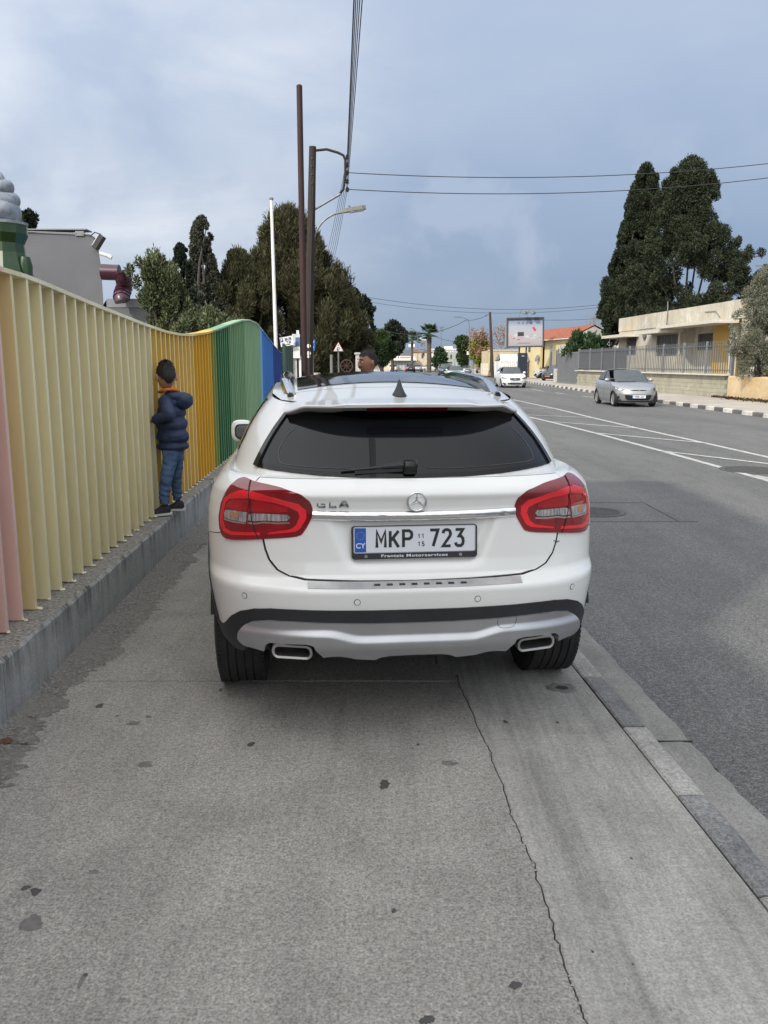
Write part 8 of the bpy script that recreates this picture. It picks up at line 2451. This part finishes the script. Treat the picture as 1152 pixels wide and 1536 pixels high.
# shoes
def shoe(heel, toe, w=.036):
    d = (toe - heel); L_ = d.length; M = Matrix.Translation(heel) @ Matrix.Rotation(math.atan2(d.y, d.x), 4, 'Z'); par = boy
    mb = MB(); rows = []
    for k, (t_, wd, h) in enumerate([(0, .55, .055), (.06, .85, .075), (.2, .95, .085), (.38, .92, .080), (.55, .98, .058), (.75, 1.05, .042), (.9, .9, .032), (1.0, .35, .020)]):
        row = []
        for a in range(13):
            an = math.pi * a / 12; row.append(M @ Vector((t_ * L_, w * wd * math.cos(an), .018 + (h - .012) * math.sin(an) ** .7)))
        rows.append(row)
    mb.grid(rows); mb.f.append(tuple(range(13))); mb.mi.append(0); up_ = mb.build('shoe', M_shoe, par, smooth=True)
    mb = MB(); ol = [(-.06, .4), (-.04, .8), (.1, 1.0), (.4, .98), (.7, 1.12), (.92, .95), (1.03, .45)]; out_ = [(a * L_, b * w * 1.06) for a, b in ol] + [(a * L_, -b * w * 1.06) for a, b in reversed(ol)]
    mb.prism(out_, .001, .020, M=M); mb.prism([(a * .9, b * .8) for a, b in out_], .0201, .026, M=M); mb.build('sole', M_sole, up_)
    mb = MB()
    for k in range(3): mb.tube([M @ Vector(((.42 + k * .07) * L_, -w * .98, .035)), M @ Vector(((.45 + k * .07) * L_, -w * .75, .062 - k * .006))], .003, 4)
    mb.build('side_mark', M_wmetal, up_); return up_


h0, t0 = gp(263, 771, WT) - BO, gp(228, 777, WT) - BO
h0.z = t0.z = 0
h0 = anN.copy(); h0.z = 0; dsh = Vector((-.80, -.52, 0)).normalized()
shoe(h0 - dsh * .045, h0 + dsh * .145)
h1 = anF.copy(); h1.z = 0; shoe(h1 - Vector((-.5, .2, 0)).normalized() * .045 + Vector((.02, 0, 0)), h1 + Vector((-.6, -.25, 0)).normalized() * .12)

# ---- the man beyond the car
YM_ = 8.6; mx = at(553, 545, YM_).x
man = thing('person', 'dark haired man with a moustache seen only from the nose up over the car roof', 'person', (mx, YM_, 0), R(-58))
V3 = lambda x, y, z: Vector((x, y, z))
top = 1.705; s = 1.02; hdz = top - .122
mb = MB(); HM = Matrix.Translation((0, -.01, hdz)) @ Matrix.Rotation(R(6), 4, 'X')
add_skin(mb, [[(V3(0, 0, .93), (.15, .12)), (V3(0, 0, 1.15), (.15, .115)), (V3(0, .01, 1.34), (.155, .11)), (V3(0, .015, 1.43), .062), (V3(0, -.0, 1.52), .058)],
              [(V3(0, .01, 1.34), (.155, .11)), (V3(-.19, .01, 1.36), .055), (V3(-.25, .02, 1.10), .042), (V3(-.22, -.14, .90), .030)], [(V3(0, .01, 1.34), (.155, .11)), (V3(.19, .01, 1.36), .055), (V3(.25, .02, 1.10), .042), (V3(.24, -.08, .86), .030)],
              [(V3(0, 0, .93), (.15, .12)), (V3(-.10, 0, .82), .085), (V3(-.11, -.02, .46), .058), (V3(-.11, .02, .09), .040)], [(V3(0, 0, .93), (.15, .12)), (V3(.10, 0, .82), .085), (V3(.11, -.02, .46), .058), (V3(.12, .03, .09), .040)]])
add_head(mb, HM, s, 4)
for w, d in ((V3(-.22, -.14, .90), V3(.1, -.3, -1)), (V3(.24, -.08, .86), V3(0, -.2, -1))):
    out = []; f_ = hand(out, w, d, V3(1 if w.x < 0 else -1, 0, 0), 1.0, .3, 1 if w.x < 0 else -1); add_skin(mb, out, 1)
    for c in f_: add_skin(mb, [c], 1)
remesh(mb, 'body', SK2, man, .0062, 1)
# eyes, brows, moustache, hair
M_eye = pmat('eye_white', (.55, .50, .46), .2); M_iris = pmat('iris_brown', (.03, .015, .01), .15)
for s_ in (-1, 1):
    mb = MB(); ellip(mb, (0, 0, 0), (.0145, .0105, .0085), HM @ Matrix.Translation((s_ * .029, -.082, .008)), 2); e_ = mb.build('eye', M_eye, man, smooth='all')
    mb = MB(); ellip(mb, (0, 0, 0), (.0055, .003, .006), HM @ Matrix.Translation((s_ * .028, -.0925, .008)), 2); mb.build('iris', M_iris, e_, smooth='all')
    mb = MB(); mb.tube([HM @ Vector((s_ * .046, -.080, .019)), HM @ Vector((s_ * .030, -.0925, .0215)), HM @ Vector((s_ * .013, -.095, .018))], [.0016, .0022, .0018], 5); mb.build('eyelid', SK2, e_)
    mb = MB(); mb.tube([HM @ Vector((s_ * .052, -.080, .031)), HM @ Vector((s_ * .034, -.097, .0395)), HM @ Vector((s_ * .013, -.101, .034))], [.003, .0052, .0046], 6); mb.build('eyebrow', M_hair, man, smooth=True)
    mb = MB(); mb.tube([HM @ Vector((0, -.108, -.036)), HM @ Vector((s_ * .018, -.104, -.039)), HM @ Vector((s_ * .034, -.090, -.048))], [.0065, .0070, .003], 6); mb.build('moustache', M_hair, man, smooth=True)
bm = bmesh.new(); bmesh.ops.create_icosphere(bm, subdivisions=5, radius=1); bm.verts.index_update(); V_ = []; ok = []
for v in bm.verts:
    p = v.co; q = headshape(p) * (1.06 + .015 * math.sin(p.x * 19 + p.z * 7) * math.sin(p.y * 15) + (.04 if p.z > .7 else 0)); V_.append(HM @ Vector((q.x * .0755, q.y * .096, q.z * .1175)))
    line = .50 + .05 * math.sin(p.x * 9) if p.y < -.35 else (.50 - (p.y + .35) * .9 if p.y < .0 else (.12 - p.y * 1.0 if p.y < .35 else -.45)); ok.append(p.z > line)
fs = [[v.index for v in f.verts] for f in bm.faces if all(ok[v.index] for v in f.verts)]; bm.free(); mb = MB(); mb.add(V_, fs); hr = mb.build('hair', M_hair, man, smooth='all')
tufts = MB()
for k in range(1200):
    f = fs[rr.randrange(len(fs))]; p = (V_[f[0]] + V_[f[1]] + V_[f[2]]) / 3; n_ = (p - HM.translation).normalized(); tng = n_.cross(Vector((rr.gauss(0, 1), rr.gauss(0, 1), rr.gauss(0, 1)))).normalized(); top_ = max(0, n_.z)
    dn = (n_ * (.3 + .3 * top_) + Vector((0, 0, -.6 + .5 * top_)) + tng * .6).normalized(); tufts.add([p - tng * .002, p + tng * .002, p + dn * .018], [(0, 1, 2)])
o = tufts.build('hair_strands', M_hair, hr); o['kind'] = 'stuff'
mb = MB(); add_skin(mb, [[(V3(0, 0, .90), (.165, .135)), (V3(0, 0, 1.15), (.165, .13)), (V3(0, .01, 1.34), (.168, .125)), (V3(0, .012, 1.41), .075)], [(V3(0, .01, 1.34), (.168, .125)), (V3(-.19, .01, 1.36), .068), (V3(-.25, .02, 1.10), .056), (V3(-.225, -.12, .93), .044)], [(V3(0, .01, 1.34), (.168, .125)), (V3(.19, .01, 1.36), .068), (V3(.25, .02, 1.10), .056), (V3(.24, -.06, .90), .044)]])
remesh(mb, 'shirt', pmat('dark_grey_cloth', (.05, .052, .06), .9, scale=20), man, .012, 2)
mb = MB(); add_skin(mb, [[(V3(0, 0, .95), (.155, .125)), (V3(0, 0, .90), (.16, .13)), (V3(-.10, 0, .80), .096), (V3(-.11, -.02, .46), .078), (V3(-.11, .02, .10), .066)], [(V3(0, 0, .90), (.16, .13)), (V3(.10, 0, .80), .096), (V3(.11, -.02, .46), .078), (V3(.12, .03, .10), .066)]])
remesh(mb, 'trousers', pmat('dark_trousers', (.03, .032, .045), .9, scale=20), man, .012, 2)
for x_, y_ in ((-.11, .02), (.12, .03)):
    mb = MB(); ellip(mb, (0, 0, 0), (.048, .13, .045), Matrix.Translation((x_, y_ - .07, .046)), 3, lambda p: Vector((p.x, p.y, max(p.z, -.95)))); mb.build('shoe', M_shoe, man, smooth='all')
